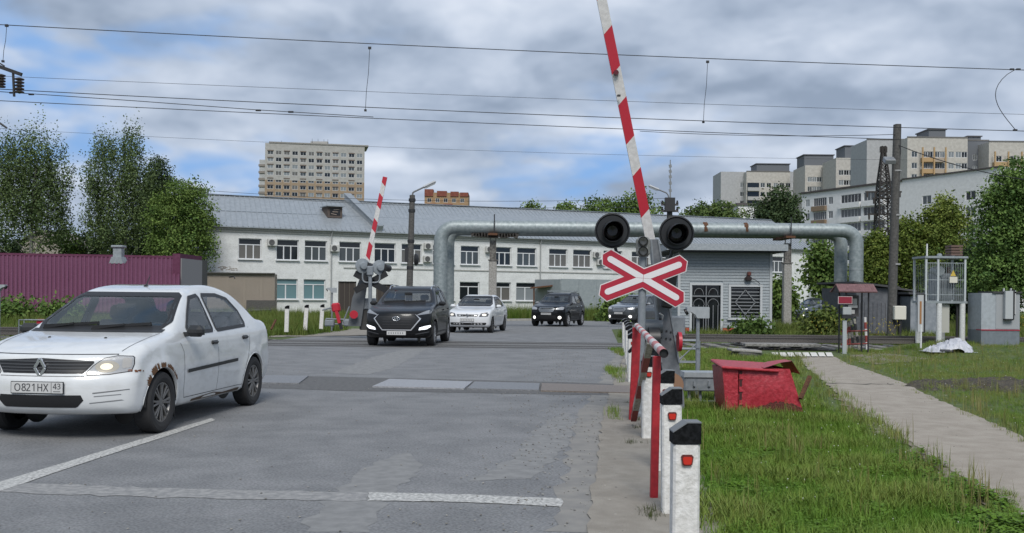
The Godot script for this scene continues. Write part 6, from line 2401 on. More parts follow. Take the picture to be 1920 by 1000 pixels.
	for i in 5:
		var px: float = [1588.0, 1594.0, 1601.0, 1612.0, 1626.0][i]
		var g0 := P(px, 640 - i, 27.2 + i * 0.25)
		var gp := thing("gate_post", gl[i], "gate post", Vector3(g0.x, 0, g0.z), 0.0, "striped posts of the foot crossing")
		banded(gp, "band", Vector3(0, 0, 0), Vector3([-0.02, -0.03, -0.08, -0.15, -0.06][i], 0.75 + 0.04 * i, 0), 0.055, 0.055, [0.25, 0.45, 0.65, 0.85], false, 0.0, M.dark if i > 1 and i < 4 else M.old_red, M.old_white if i < 4 else M.white)
	for y in [0.55, 0.2]:
		m = MB.new()
		m.cyl(P(1578, 640, 27.2) * Vector3(1, 0, 1) + Vector3(0, y, 0), P(1628, 640, 27.9) * Vector3(1, 0, 1) + Vector3(0, y, 0), 0.02)
		tag(obj("gate_rail", m, M.old_red), ["lower", "upper"][int(y > 0.3)] + " thin red rail between the striped gate posts", "rail")

# ---------------------------------------------------------------- cars: a body surface from its outlines, panels laid on it
# car axes: x forward from the front axle, y up, z to the car's right
class Car:
	var side: PackedVector2Array
	var plan: PackedVector2Array      # (x, half width)
	var sec: PackedVector2Array       # (y, change of half width)
	var bow_f := 0.28
	var bow_w := 0.10
	var bow_r := 0.2
	var xf := 0.8
	var xr := -3.5
	var ax := -2.6
	var wr := 0.31
	var arch := 0.36
	var k := 0.09
	var flare := 0.02
	var x0 := 0.0
	var y0 := 0.0
	var st := 0.025
	var nx := 0
	var ny := 0
	var gs := PackedFloat32Array()
	var gw := PackedFloat32Array()
	var wmax := 0.9
	var xm := -1.7
	static func lerp_poly(p: PackedVector2Array, x: float) -> float:
		if x <= p[0].x: return p[0].y
		for i in p.size() - 1:
			if x <= p[i + 1].x:
				var t := (x - p[i].x) / (p[i + 1].x - p[i].x)
				return lerpf(p[i].y, p[i + 1].y, t)
		return p[p.size() - 1].y
	func setup() -> void:
		for it in 2:
			var o := PackedVector2Array()
			for i in side.size():
				var a := side[i]
				var b := side[(i + 1) % side.size()]
				o.append(a.lerp(b, 0.25)); o.append(a.lerp(b, 0.75))
			side = o
		var lo := side[0]
		var hi := side[0]
		for p in side:
			lo = lo.min(p); hi = hi.max(p)
		xf = hi.x; xr = lo.x
		x0 = lo.x - 0.35; y0 = lo.y - 0.15
		nx = int((hi.x + 0.35 - x0) / st) + 2
		ny = int((hi.y + 0.15 - y0) / st) + 2
		gs.resize(nx * ny); gw.resize(nx * ny)
		wmax = 0.0
		for q in plan: wmax = maxf(wmax, q.y)
		var n := side.size()
		for i in nx:
			var x := x0 + i * st
			var pw := (lerp_poly(plan, x - 0.1) + lerp_poly(plan, x) * 2.0 + lerp_poly(plan, x + 0.1)) * 0.25
			for j in ny:
				var p := Vector2(x, y0 + j * st)
				var d := 1e9
				var inside := false
				var b := side[n - 1]
				for q in n:
					var a := side[q]
					var e := b - a
					var w := p - a
					var s := clampf(w.dot(e) / e.dot(e), 0.0, 1.0)
					d = minf(d, (w - e * s).length_squared())
					if (a.y > p.y) != (b.y > p.y) and p.x < (b.x - a.x) * (p.y - a.y) / (b.y - a.y) + a.x: inside = not inside
					b = a
				gs[i * ny + j] = sqrt(d) * (-1.0 if inside else 1.0)
				var y := p.y
				var ww := pw + (lerp_poly(sec, y - 0.04) + lerp_poly(sec, y) + lerp_poly(sec, y + 0.04)) / 3.0
				for c in [0.0, ax]:
					var r := Vector2(x - c, y - wr).length()
					ww += flare * exp(-pow((r - arch) / 0.10, 2.0)) * (1.0 if y < 0.9 else 0.0)
				gw[i * ny + j] = ww
	func samp(g: PackedFloat32Array, x: float, y: float) -> float:
		var u := clampf((x - x0) / st, 0.0, nx - 1.001)
		var v := clampf((y - y0) / st, 0.0, ny - 1.001)
		var i := int(u)
		var j := int(v)
		u -= i; v -= j
		var o := i * ny + j
		return lerpf(lerpf(g[o], g[o + 1], v), lerpf(g[o + ny], g[o + ny + 1], v), u)
	func f(p: Vector3, arches := true) -> float:
		var z := absf(p.z)
		var t := minf(z / wmax, 1.1)
		var x := p.x
		var t2 := t * t
		x += bow_w * smoothstep(-1.7, -0.7, p.x) * t2 + bow_f * smoothstep(-0.15, xf - 0.1, p.x) * t2 * t
		x -= bow_r * smoothstep(xr + 1.2, xr + 0.1, p.x) * t2 * t
		var a := samp(gs, x, p.y)
		var b := (z - samp(gw, p.x, p.y)) * 0.97
		var h := maxf(k - absf(a - b), 0.0) / k
		var r := maxf(a, b) + h * h * k * 0.25
		if arches and z > 0.46:
			var dy := p.y - wr
			var d0 := arch - sqrt(p.x * p.x + dy * dy)
			var d1 := arch - sqrt((p.x - ax) * (p.x - ax) + dy * dy)
			r = maxf(r, maxf(d0, d1))
		return r
	func grad(p: Vector3, e := 0.03, arches := false) -> Vector3:
		return Vector3(f(p + Vector3(e, 0, 0), arches) - f(p - Vector3(e, 0, 0), arches), f(p + Vector3(0, e, 0), arches) - f(p - Vector3(0, e, 0), arches), f(p + Vector3(0, 0, e), arches) - f(p - Vector3(0, 0, e), arches)).normalized()
	func hit(u: float, v: float, axis: String, sg: float) -> Vector3:
		var a: Vector3
		var b: Vector3
		if axis == "z":
			a = Vector3(u, v, sg * (wmax + 0.15)); b = Vector3(u, v, 0)
		elif axis == "x":
			a = Vector3((xf + 0.2) if sg > 0 else (xr - 0.2), v, u); b = Vector3(xm, v, u)
		else:
			a = Vector3(u, 2.0, v); b = Vector3(u, 0.5, v)
		# first crossing, then halving
		var n := 40
		var lo := 0.0
		var hi := 1.0
		for i in n + 1:
			if f(a.lerp(b, float(i) / n), false) <= 0.0:
				hi = float(i) / n
				lo = maxf(0.0, float(i - 1) / n)
				break
		for i in 12:
			var m := (lo + hi) * 0.5
			if f(a.lerp(b, m), false) <= 0.0: hi = m
			else: lo = m
		return a.lerp(b, hi)
	func patch(mb: MB, outline: PackedVector2Array, axis: String, sg: float, off: float, cell := 0.08, hole := PackedVector2Array()) -> void:
		var lo := outline[0]
		var hi := outline[0]
		for p in outline:
			lo = lo.min(p); hi = hi.max(p)
		var cx := maxi(1, int(ceil((hi.x - lo.x) / cell)))
		var cy := maxi(1, int(ceil((hi.y - lo.y) / cell)))
		var cs := Vector2((hi.x - lo.x) / cx, (hi.y - lo.y) / cy)
		var known := {}
		for i in cx:
			for j in cy:
				var o := lo + Vector2(i * cs.x, j * cs.y)
				var sq := PackedVector2Array([o, o + Vector2(cs.x, 0), o + cs, o + Vector2(0, cs.y)])
				var parts: Array = Geometry2D.intersect_polygons(outline, sq)
				if not hole.is_empty():
					var q := []
					for p in parts: q.append_array(Geometry2D.clip_polygons(p, hole))
					parts = q
				for p in parts:
					if Geometry2D.is_polygon_clockwise(p): continue
					var idx := Geometry2D.triangulate_polygon(p)
					for t in range(0, idx.size(), 3):
						var vs := []
						var ns := []
						for e in 3:
							var w: Vector2 = p[idx[t + e]]
							var key := Vector2i(w * 20000.0)
							if not known.has(key):
								var h := hit(w.x, w.y, axis, sg)
								var g := grad(h)
								known[key] = [h + g * off, g]
							vs.append(known[key][0]); ns.append(known[key][1])
						mb.ts(vs[0], vs[1], vs[2], ns[0], ns[1], ns[2])
	# the body shell by surface nets; open(p, n) tells where a pane goes; returns [shell, lining]
	func shell(h: float, windows: Array) -> Array:
		var lo := Vector3(xr - 0.08, y0 + 0.08, -wmax - 0.12)
		var n := Vector3i(int((xf + 0.08 - lo.x) / h) + 2, int((y0 + (ny - 1) * st - lo.y) / h) + 1, 0)
		var half := int((wmax + 0.12) / h) + 1
		n.z = half * 2 + 1
		lo.z = -half * h
		var v := PackedFloat32Array()
		v.resize(n.x * n.y * n.z)
		for i in n.x:
			for j in n.y:
				for kk in half + 1:
					var val := f(Vector3(lo.x + i * h, lo.y + j * h, kk * h))
					v[(i * n.y + j) * n.z + half + kk] = val
					v[(i * n.y + j) * n.z + half - kk] = val
		var ids := PackedInt32Array()
		ids.resize(n.x * n.y * n.z)
		ids.fill(-1)
		var pos := PackedVector3Array()
		var nor := PackedVector3Array()
		var sy := n.z
		var sx := n.y * n.z
		for i in n.x - 1:
			for j in n.y - 1:
				for kk in n.z - 1:
					var o := i * sx + j * sy + kk
					if absf(v[o]) > h * 2.6: continue
					var c := [v[o], v[o + 1], v[o + sy], v[o + sy + 1], v[o + sx], v[o + sx + 1], v[o + sx + sy], v[o + sx + sy + 1]]
					var neg := 0
					for q in c:
						if q < 0.0: neg += 1
					if neg == 0 or neg == 8: continue
					var sum := Vector3.ZERO
					var cnt := 0
					for e in [[0, 1], [2, 3], [4, 5], [6, 7], [0, 2], [1, 3], [4, 6], [5, 7], [0, 4], [1, 5], [2, 6], [3, 7]]:
						var a: float = c[e[0]]
						var b: float = c[e[1]]
						if (a < 0.0) != (b < 0.0):
							var t := a / (a - b)
							var pa := Vector3(e[0] >> 2, (e[0] >> 1) & 1, e[0] & 1)
							var pb := Vector3(e[1] >> 2, (e[1] >> 1) & 1, e[1] & 1)
							sum += pa.lerp(pb, t)
							cnt += 1
					var p := lo + (Vector3(i, j, kk) + sum / cnt) * h
					var g := grad(p, h * 0.7, true)
					for it in 2: p -= g * clampf(f(p), -h * 0.5, h * 0.5)
					ids[o] = pos.size()
					pos.append(p)
					nor.append(grad(p, 0.022, true))
		var mb := MB.new()
		var ln := MB.new()
		for i in range(1, n.x - 1):
			for j in range(1, n.y - 1):
				for kk in range(1, n.z - 1):
					var o := i * sx + j * sy + kk
					var a := v[o]
					if absf(a) > h * 2.0: continue
					for ax3 in 3:
						var step: int = [sx, sy, 1][ax3]
						if (a < 0.0) == (v[o + step] < 0.0): continue
						var s1: int = [sy, 1, sx][ax3]
						var s2: int = [1, sx, sy][ax3]
						var q := [ids[o], ids[o - s1], ids[o - s1 - s2], ids[o - s2]]
						if q.min() < 0: continue
						var ct := (pos[q[0]] + pos[q[1]] + pos[q[2]] + pos[q[3]]) * 0.25
						var cn := (nor[q[0]] + nor[q[1]] + nor[q[2]] + nor[q[3]]).normalized()
						var out := false
						for w in windows:
							if w[0] == "z" and absf(cn.z) > 0.5 and Geometry2D.is_point_in_polygon(Vector2(ct.x, ct.y), w[1]): out = true
							elif w[0] == "x" and cn.x * w[2] > 0.15 and ct.y > 0.8 and Geometry2D.is_point_in_polygon(Vector2(ct.z, ct.y), w[1]): out = true
						if out: continue
						mb.ts(pos[q[0]], pos[q[1]], pos[q[2]], nor[q[0]], nor[q[1]], nor[q[2]])
						mb.ts(pos[q[0]], pos[q[2]], pos[q[3]], nor[q[0]], nor[q[2]], nor[q[3]])
						if ct.y > 0.5:
							var p := []
							for e in q: p.append(pos[e] - nor[e] * 0.028)
							ln.ts(p[0], p[1], p[2], -nor[q[0]], -nor[q[1]], -nor[q[2]])
							ln.ts(p[0], p[2], p[3], -nor[q[0]], -nor[q[2]], -nor[q[3]])
		return [mb, ln]

func seam(a: Array, w := 0.009) -> PackedVector2Array:    # a thin outline along a polyline
	var line := poly(a)
	return Geometry2D.offset_polyline(line, w / 2, Geometry2D.JOIN_MITER, Geometry2D.END_SQUARE)[0]

func flip(p: PackedVector2Array) -> PackedVector2Array:   # mirrored to the other side, for outlines in (z, y)
	var o := PackedVector2Array()
	for i in p.size():
		var q := p[p.size() - 1 - i]
		o.append(Vector2(-q.x, q.y))
	return o

func ccw(p: PackedVector2Array) -> PackedVector2Array:
	if Geometry2D.is_polygon_clockwise(p): p.reverse()
	return p

func lay(b: Node3D, c: Car, called: String, outline: PackedVector2Array, axis: String, sg: float, off: float, m: Material, cell := 0.08, hole := PackedVector2Array(), parent: Node = null) -> MeshInstance3D:
	var mb := MB.new()
	c.patch(mb, ccw(outline), axis, sg, off, cell, hole)
	return obj(called, mb, m, parent if parent else b)

func wheel(b: Node3D, at: Vector3, r: float, w: float, spokes: int, rim_m: Material, out: float, pair := false) -> void:
	var wb := Node3D.new()
	var key := "wheel_tyre_%.3f_%.3f" % [r, w]
	var turn := Basis(Vector3.RIGHT, PI / 2 * out)        # lathe axis to the car's side
	var xf := Transform3D(turn, Vector3.ZERO)
	if not mesh_cache.has(key):
		var m := MB.new()
		var rr := r * 0.655
		m.lathe([Vector2(rr, -w / 2), Vector2(r * 0.93, -w / 2), Vector2(r, -w * 0.36), Vector2(r, w * 0.36), Vector2(r * 0.975, w * 0.44), Vector2(r * 0.93, w / 2), Vector2(r * 0.80, w * 0.52), Vector2(rr + 0.01, w * 0.47), Vector2(rr, w * 0.40)], Transform3D.IDENTITY, 36)
		mesh_cache[key] = m.mesh(M.tyre)
	var t := obj("wheel", mesh_cache[key], null, b, Transform3D(turn, at))
	wb.free()
	var k2 := "wheel_rim_%.3f_%d_%d" % [r, spokes, int(pair)]
	if not mesh_cache.has(k2):
		var rr := r * 0.655
		var m := MB.new()
		m.lathe([Vector2(rr, w * 0.43), Vector2(rr - 0.012, w * 0.43), Vector2(rr - 0.02, w * 0.33), Vector2(rr - 0.03, -w * 0.2)], Transform3D.IDENTITY, 32)
		m.lathe([Vector2(0.062, w * 0.2), Vector2(0.06, w * 0.38), Vector2(0.03, w * 0.41), Vector2(0.0, w * 0.41)], Transform3D.IDENTITY, 18)
		for i in spokes:
			var a := TAU * i / spokes
			var offs := [-0.13, 0.13] if pair else [0.0]
			for s in offs:
				var d0 := Vector3(cos(a + s * 0.6), 0, sin(a + s * 0.6))
				var d1 := Vector3(cos(a + s), 0, sin(a + s))
				m.bar(d0 * 0.045 + Vector3(0, w * 0.36, 0), d1 * (rr - 0.01) + Vector3(0, w * 0.38, 0), 0.022 if pair else 0.05, 0.025, Vector3.UP, 0.004)
		mesh_cache[k2] = m.mesh(rim_m)
	obj("rim", mesh_cache[k2], null, t)
	var k3 := "wheel_disc_%.3f" % r
	if not mesh_cache.has(k3):
		var m := MB.new()
		m.lathe([Vector2(r * 0.63, -w * 0.1), Vector2(r * 0.4, -w * 0.06), Vector2(r * 0.4, w * 0.05), Vector2(0.0, w * 0.06)], Transform3D.IDENTITY, 24)
		mesh_cache[k3] = m.mesh(mat(0.05, 0.048, 0.045, 0.6, 0.3))
	obj("brake_disc", mesh_cache[k3], null, t)

# q: outlines and colours of one car; returns its node
func make_car(label: String, q: Dictionary) -> Node3D:
	var c := Car.new()
	c.side = poly(q.side)
	c.plan = poly(q.plan)
	c.sec = poly(q.sec)
	c.ax = q.axle
	c.wr = q.wheel
	c.arch = q.arch
	for key in ["bow_f", "bow_r", "bow_w", "k", "flare"]:
		if q.has(key): c.set(key, q[key])
	c.setup()
	var b := thing("car", label, "car", Vector3.ZERO, 0.0, q.get("group", ""))
	var wins := []
	for s in q.side_windows: wins.append(["z", round_poly(poly(s), 0.03)])
	var ws := round_poly(poly(q.windshield), 0.05)
	var rw := round_poly(poly(q.rear_window), 0.05)
	var open := []
	for w in wins:
		var sh := Geometry2D.offset_polygon(w[1], -q.h * 0.45)
		if not sh.is_empty(): open.append(["z", sh[0]])
	open.append(["x", Geometry2D.offset_polygon(ws, -q.h * 0.45)[0], 1.0])
	open.append(["x", Geometry2D.offset_polygon(rw, -q.h * 0.45)[0], -1.0])
	var sh := c.shell(q.h, open)
	obj("body", sh[0], q.paint, b)
	obj("lining", sh[1], M.cabin, b)
	var fine: float = q.get("cell", 0.09)
	for sg in [1.0, -1.0]:
		for w in wins:
			var g := lay(b, c, "side_window", w[1], "z", sg, 0.003, q.get("glass", M.car_glass), fine)
			var rim_o: PackedVector2Array = Geometry2D.offset_polygon(w[1], q.get("rubber", 0.018), Geometry2D.JOIN_ROUND)[0]
			lay(b, c, "window_seal", rim_o, "z", sg, 0.005, M.rubber, fine, Geometry2D.offset_polygon(w[1], -0.022, Geometry2D.JOIN_ROUND)[0], g)
	for e in [["windshield", ws, 1.0], ["rear_window", rw, -1.0]]:
		var g := lay(b, c, e[0], e[1], "x", e[2], 0.003, q.get("glass", M.car_glass), fine)
		lay(b, c, "window_seal", Geometry2D.offset_polygon(e[1], 0.02, Geometry2D.JOIN_ROUND)[0], "x", e[2], 0.005, M.rubber, fine, Geometry2D.offset_polygon(e[1], -0.03, Geometry2D.JOIN_ROUND)[0], g)
	# wheels in dark wells
	var tw: float = q.get("tread", 0.19)
	for x in [0.0, c.ax]:
		for sg in [1.0, -1.0]:
			var half := Car.lerp_poly(c.plan, x) + c.flare
			wheel(b, Vector3(x, c.wr, sg * (half - tw * 0.56)), c.wr, tw, q.spokes, q.rim, sg, q.get("pair", false))
			var m := MB.new()
			m.cyl(Vector3(x, c.wr + 0.06, sg * 0.47), Vector3(x, c.wr + 0.06, sg * 0.475), c.arch - 0.06, c.arch - 0.06, 24)
			var kk := 26
			for i in kk:
				var a0 := lerpf(-0.05, PI + 0.05, float(i) / kk)
				var a1 := lerpf(-0.05, PI + 0.05, float(i + 1) / kk)
				var d0 := Vector3(cos(a0), sin(a0), 0)
				var d1 := Vector3(cos(a1), sin(a1), 0)
				var o := Vector3(x, c.wr, 0)
				var ra := c.arch - 0.008
				m.q(o + d0 * ra + Vector3(0, 0, sg * 0.47), o + d1 * ra + Vector3(0, 0, sg * 0.47), o + d1 * ra + Vector3(0, 0, sg * (half - 0.03)), o + d0 * ra + Vector3(0, 0, sg * (half - 0.03)), -d0)
			obj("wheel_well", m, M.black, b)
	var m := MB.new()
	m.slab(Vector3(c.xr + 0.45, c.y0 + 0.17, -0.60), Vector3(c.xf - 0.45, c.y0 + 0.32, 0.60))
	obj("underbody", m, M.black, b)
	# cabin
	for z in [-0.37, 0.37]:
		m = MB.new()
		var sx: float = q.get("seat_x", -1.35)
		m.box(Vector3(sx - 0.05, 0.78, z), Vector3(0.14, 0.66, 0.48), Basis(Vector3.BACK, 0.25), 0.05)
		m.box(Vector3(sx + 0.22, 0.48, z), Vector3(0.5, 0.16, 0.48), Basis.IDENTITY, 0.05)
		var seat := obj("seat", m, M.cabin2, b)
		m = MB.new()
		m.box(Vector3(sx - 0.17, q.get("head_y", 1.19), z), Vector3(0.09, 0.17, 0.24), Basis(Vector3.BACK, 0.2), 0.035)
		obj("head_rest", m, M.cabin2, seat)
	m = MB.new()
	m.box(Vector3(q.get("seat_x", -1.35) - 0.95, 0.85, 0), Vector3(0.16, 0.6, 1.25), Basis(Vector3.BACK, 0.3), 0.05)
	obj("rear_seat", m, M.cabin2, b)
	m = MB.new()
	m.box(Vector3(-0.56, q.get("dash_y", 0.86), 0), Vector3(0.42, 0.2, 1.3), Basis.IDENTITY, 0.06)
	var dash := obj("dashboard", m, M.cabin, b)
	m = MB.new()
	var ring := []
	for i in 17: ring.append(Vector3(-0.86, q.get("dash_y", 0.86) + 0.06, -0.37) + Basis(Vector3.BACK, 0.45) * Vector3(0, sin(TAU * i / 16) * 0.18, cos(TAU * i / 16) * 0.18))
	m.tube(ring, 0.014, 6)
	m.bar(ring[0], ring[8], 0.03, 0.03)
	obj("steering_wheel", m, M.black, dash)
	m = MB.new()
	m.box(Vector3(-0.94, q.get("mirror_in_y", 1.27), 0), Vector3(0.03, 0.06, 0.22), Basis.IDENTITY, 0.012)
	obj("inner_mirror", m, M.black, b)
	# mirrors and handles
	for sg in [1.0, -1.0]:
		var mp: Array = q.mirror
		var base := c.hit(mp[0], mp[1], "z", sg)
		m = MB.new()
		m.box(base + Vector3(0.02, 0.03, sg * 0.13), Vector3(0.13, 0.125, 0.2), Basis(Vector3.UP, sg * 0.25), 0.045)
		var mi := obj("mirror", m, q.get("mirror_m", M.plastic), b)
		m = MB.new()
		m.bar(base - Vector3(0, 0.01, sg * 0.02), base + Vector3(0.02, 0.0, sg * 0.1), 0.07, 0.05, Vector3.UP, 0.01)
		obj("mirror_foot", m, M.plastic, mi)
		m = MB.new()
		m.box(base + Vector3(-0.05, 0.035, sg * 0.13), Vector3(0.01, 0.10, 0.16), Basis(Vector3.UP, sg * 0.25))
		obj("mirror_glass", m, mat(0.3, 0.33, 0.36, 0.05, 0.6), mi)
		for hx in q.handles:
			var hp := c.hit(hx[0], hx[1], "z", sg)
			m = MB.new()
			m.box(hp + Vector3(0, 0, sg * 0.012), Vector3(0.16, 0.045, 0.045), Basis.IDENTITY, 0.018)
			obj("door_handle", m, q.get("handle_m", M.plastic), b)
		for s in q.seams: lay(b, c, "door_gap", seam(s, q.get("gap", 0.008)), "z", sg, 0.0015, M.black, 0.12)
	b.set_meta("field", 0)
	b.remove_meta("field")
	q.field = c
	return b

func plate(b: Node3D, c: Car, y: float, off: float, text: String, region: String) -> void:
	var p := c.hit(0.0, y, "x", 1.0)
	var x := c.hit(0.2, y, "x", 1.0).x
	x = maxf(x, p.x - 0.01) + off
	var m := MB.new()
	m.box(Vector3(x, y, 0), Vector3(0.012, 0.118, 0.53), Basis.IDENTITY, 0.004)
	var pl := obj("number_plate", m, M.black, b)
	m = MB.new()
	m.box(Vector3(x + 0.005, y, 0), Vector3(0.01, 0.104, 0.515), Basis.IDENTITY, 0.003)
	obj("plate_face", m, mat(0.50, 0.50, 0.49, 0.4), pl)
	var bs := Basis(Vector3(0, 0, -1), Vector3.UP, Vector3(1, 0, 0))
	var ink := mat(0.05, 0.05, 0.055, 0.6)
	if text:
		obj("plate_text", text_mesh(text, 0.068, 0.003), ink, pl, Transform3D(bs, Vector3(x + 0.0112, y, 0.055)))
		obj("plate_text", text_mesh(region, 0.052, 0.003), ink, pl, Transform3D(bs, Vector3(x + 0.0112, y + 0.014, -0.20)))
		m = MB.new()
		m.box(Vector3(x + 0.0105, y, -0.145), Vector3(0.002, 0.1, 0.004))
		m.box(Vector3(x + 0.0105, y - 0.034, -0.20), Vector3(0.002, 0.006, 0.07))
		obj("plate_rule", m, ink, pl)
	else:
		m = MB.new()
		for i in 7: m.box(Vector3(x + 0.0105, y, 0.2 - i * 0.062), Vector3(0.002, 0.05, 0.028))
		obj("plate_marks", m, mat(0.2, 0.2, 0.21, 0.6), pl)

func both(p: Array) -> Array:      # an outline in (z, y) and its mirror image
	var a := poly(p)
	return [a, flip(a)]

func car_place(b: Node3D, x: float, d: float, yaw: float) -> void:
	b.position = Vector3(x, gy(d) + 0.006, -d)
	b.rotation.y = yaw - PI / 2

func build_cars() -> void:
	M.tyre = mat(0.022, 0.022, 0.023, 0.85)
	M.rubber = mat(0.012, 0.012, 0.013, 0.5)
	M.plastic = mat(0.018, 0.019, 0.02, 0.5)
	M.cabin = mat(0.09, 0.092, 0.095, 0.9)
	M.cabin2 = mat(0.075, 0.076, 0.08, 0.95)
	M.car_glass = glass(0.06, 0.085, 0.09, 0.22)
	M.screen = glass(0.012, 0.016, 0.018, 0.55)
	M.screen.metallic_specular = 0.85
	M.lens = glass(0.9, 0.92, 0.95, 0.10)
	M.chrome = mat(0.62, 0.63, 0.65, 0.18, 0.9)
	M.alloy = mat(0.36, 0.36, 0.37, 0.35, 0.7)
	M.reflector = mat(0.55, 0.56, 0.58, 0.2, 0.75)
	white_sedan()
	driver()
	dark_suv()
	white_saloon()
	black_suv()

func white_sedan() -> void:
	var pm := paint(1.0, 1.0, 1.0, 0.35)
	pm.albedo_texture = noise_tex(303, 0.012, 5, [[0.59, 0.60, 0.595], [0.645, 0.66, 0.665]], [0.25, 0.5])
	pm.uv1_triplanar = true
	pm.uv1_scale = Vector3(0.5, 1.1, 0.5)
	var q := {
		h = 0.03, cell = 0.07, paint = pm, axle = -2.63, wheel = 0.31, arch = 0.355, flare = 0.022, k = 0.075,
		side = [0.66, 0.23, 0.77, 0.28, 0.81, 0.36, 0.825, 0.50, 0.815, 0.60, 0.775, 0.645, 0.76, 0.70, 0.745, 0.79, 0.69, 0.835, 0.45, 0.905, 0.15, 0.955, -0.10, 0.99, -0.26, 1.015, -0.44, 1.11, -0.74, 1.275, -0.97, 1.39, -1.2, 1.468, -1.55, 1.512, -1.92, 1.522, -2.24, 1.488, -2.52, 1.41, -2.83, 1.24, -3.0, 1.13, -3.18, 1.085, -3.42, 1.07, -3.49, 1.03, -3.505, 0.9, -3.48, 0.72, -3.51, 0.6, -3.50, 0.42, -3.42, 0.29, -3.2, 0.24, -2.2, 0.20, -0.4, 0.20],
		plan = [-3.55, 0.80, -3.3, 0.835, -2.9, 0.862, -2.2, 0.868, -0.6, 0.868, 0.0, 0.858, 0.35, 0.84, 0.6, 0.82, 0.85, 0.80],
		sec = [0.15, -0.09, 0.24, -0.05, 0.32, -0.03, 0.5, -0.006, 0.66, 0.0, 0.8, -0.008, 0.93, -0.03, 1.0, -0.06, 1.2, -0.15, 1.40, -0.245, 1.55, -0.34],
		side_windows = [[-0.66, 0.985, -0.93, 1.22, -1.13, 1.37, -1.40, 1.40, -1.42, 0.99], [-1.52, 0.99, -1.50, 1.403, -1.95, 1.402, -2.24, 1.35, -2.43, 1.20, -2.50, 1.02]],
		windshield = [-0.735, 1.04, 0.735, 1.04, 0.57, 1.405, -0.57, 1.405], rear_window = [-0.60, 1.14, 0.60, 1.14, 0.48, 1.42, -0.48, 1.42],
		spokes = 8, pair = true, rim = mat(0.19, 0.185, 0.18, 0.4, 0.6), mirror = [-0.64, 0.985], handles = [[-1.36, 0.86], [-2.34, 0.88]],
		seams = [[-0.40, 0.99, -0.52, 0.80, -0.54, 0.40, -0.58, 0.30], [-1.47, 0.99, -1.475, 0.30], [-2.56, 1.0, -2.50, 0.80, -2.34, 0.56, -2.26, 0.40, -2.25, 0.30], [-0.58, 0.30, -2.25, 0.30]],
		handle_m = M.plastic, gap = 0.007, seat_x = -1.36,
	}
	var b := make_car("white sedan with rust over its front wheel, nearest car on the left", q)
	var c: Car = q.field
	# front end
	var gr := lay(b, c, "grille", round_poly(poly([-0.50, 0.765, -0.40, 0.645, 0.40, 0.645, 0.50, 0.765, 0.0, 0.79]), 0.012), "x", 1.0, 0.003, M.black, 0.06)
	for i in 4:
		var y := 0.662 + i * 0.03
		var w := 0.40 + i * 0.025
		lay(b, c, "grille_slat", poly([-w, y, w, y, w + 0.008, y + 0.011, -w - 0.008, y + 0.011]), "x", 1.0, 0.012, mat(0.05, 0.052, 0.055, 0.4), 0.1, PackedVector2Array(), gr)
	var bp := c.hit(0, 0.70, "x", 1.0) + Vector3(0.02, 0, 0)
	var m := MB.new()
	for s in [1.0, -1.0]:
		m.bar(bp + Vector3(0, 0.085, 0), bp + Vector3(0, 0, s * 0.052), 0.03, 0.022, Vector3(1, 0, 0), 0.004)
		m.bar(bp + Vector3(0, -0.085, 0), bp + Vector3(0, 0, s * 0.052), 0.03, 0.022, Vector3(1, 0, 0), 0.004)
	obj("badge", m, M.chrome, gr)
	for p in both([0.42, 0.635, 0.62, 0.64, 0.775, 0.665, 0.79, 0.73, 0.785, 0.80, 0.66, 0.808, 0.56, 0.785, 0.48, 0.715]):
		p = round_poly(p, 0.012)
		var hl := lay(b, c, "headlight", p, "x", 1.0, 0.002, mat(0.40, 0.40, 0.395, 0.25, 0.3), 0.05)
		var sg := signf(p[0].x)
		lay(b, c, "glowing_bulb", ell(0.585 * sg, 0.71, 0.05, 0.032), "x", 1.0, 0.008, glow(1.0, 0.88, 0.64, 0.22), 0.05, PackedVector2Array(), hl)
		lay(b, c, "reflector", ell(0.59 * sg, 0.71, 0.095, 0.056), "x", 1.0, 0.005, mat(0.50, 0.44, 0.33, 0.25, 0.4), 0.05, PackedVector2Array(), hl)
		lay(b, c, "indicator_lens", round_poly(ccw(poly([0.705 * sg, 0.69, 0.775 * sg, 0.70, 0.775 * sg, 0.785, 0.705 * sg, 0.79])), 0.01), "x", 1.0, 0.006, mat(0.38, 0.36, 0.33, 0.2), 0.05, PackedVector2Array(), hl)
		lay(b, c, "lens", p, "x", 1.0, 0.012, M.lens, 0.05, PackedVector2Array(), hl)
		var rim := Geometry2D.offset_polygon(p, 0.008)
		lay(b, c, "headlight_gap", rim[0], "x", 1.0, 0.0015, M.black, 0.06, p, hl)
	lay(b, c, "lower_intake", round_poly(poly([-0.47, 0.445, -0.36, 0.325, 0.36, 0.325, 0.47, 0.445]), 0.03), "x", 1.0, 0.003, M.black, 0.06)
	for p in both([0.50, 0.455, 0.78, 0.485, 0.78, 0.495, 0.50, 0.467]): lay(b, c, "bumper_groove", p, "x", 1.0, 0.002, mat(0.16, 0.165, 0.17, 0.6), 0.06)
	for p in both([0.51, 0.425, 0.72, 0.44, 0.72, 0.448, 0.51, 0.434]): lay(b, c, "bumper_groove", p, "x", 1.0, 0.002, mat(0.2, 0.205, 0.21, 0.6), 0.06)
	for p in both([0.47, 0.36, 0.74, 0.385, 0.72, 0.394, 0.47, 0.37]): lay(b, c, "bumper_groove", p, "x", 1.0, 0.002, mat(0.2, 0.205, 0.21, 0.6), 0.06)
	lay(b, c, "bumper_gap", poly([-0.42, 0.618, 0.42, 0.618, 0.42, 0.625, -0.42, 0.625]), "x", 1.0, 0.002, mat(0.15, 0.15, 0.15, 0.6), 0.08)
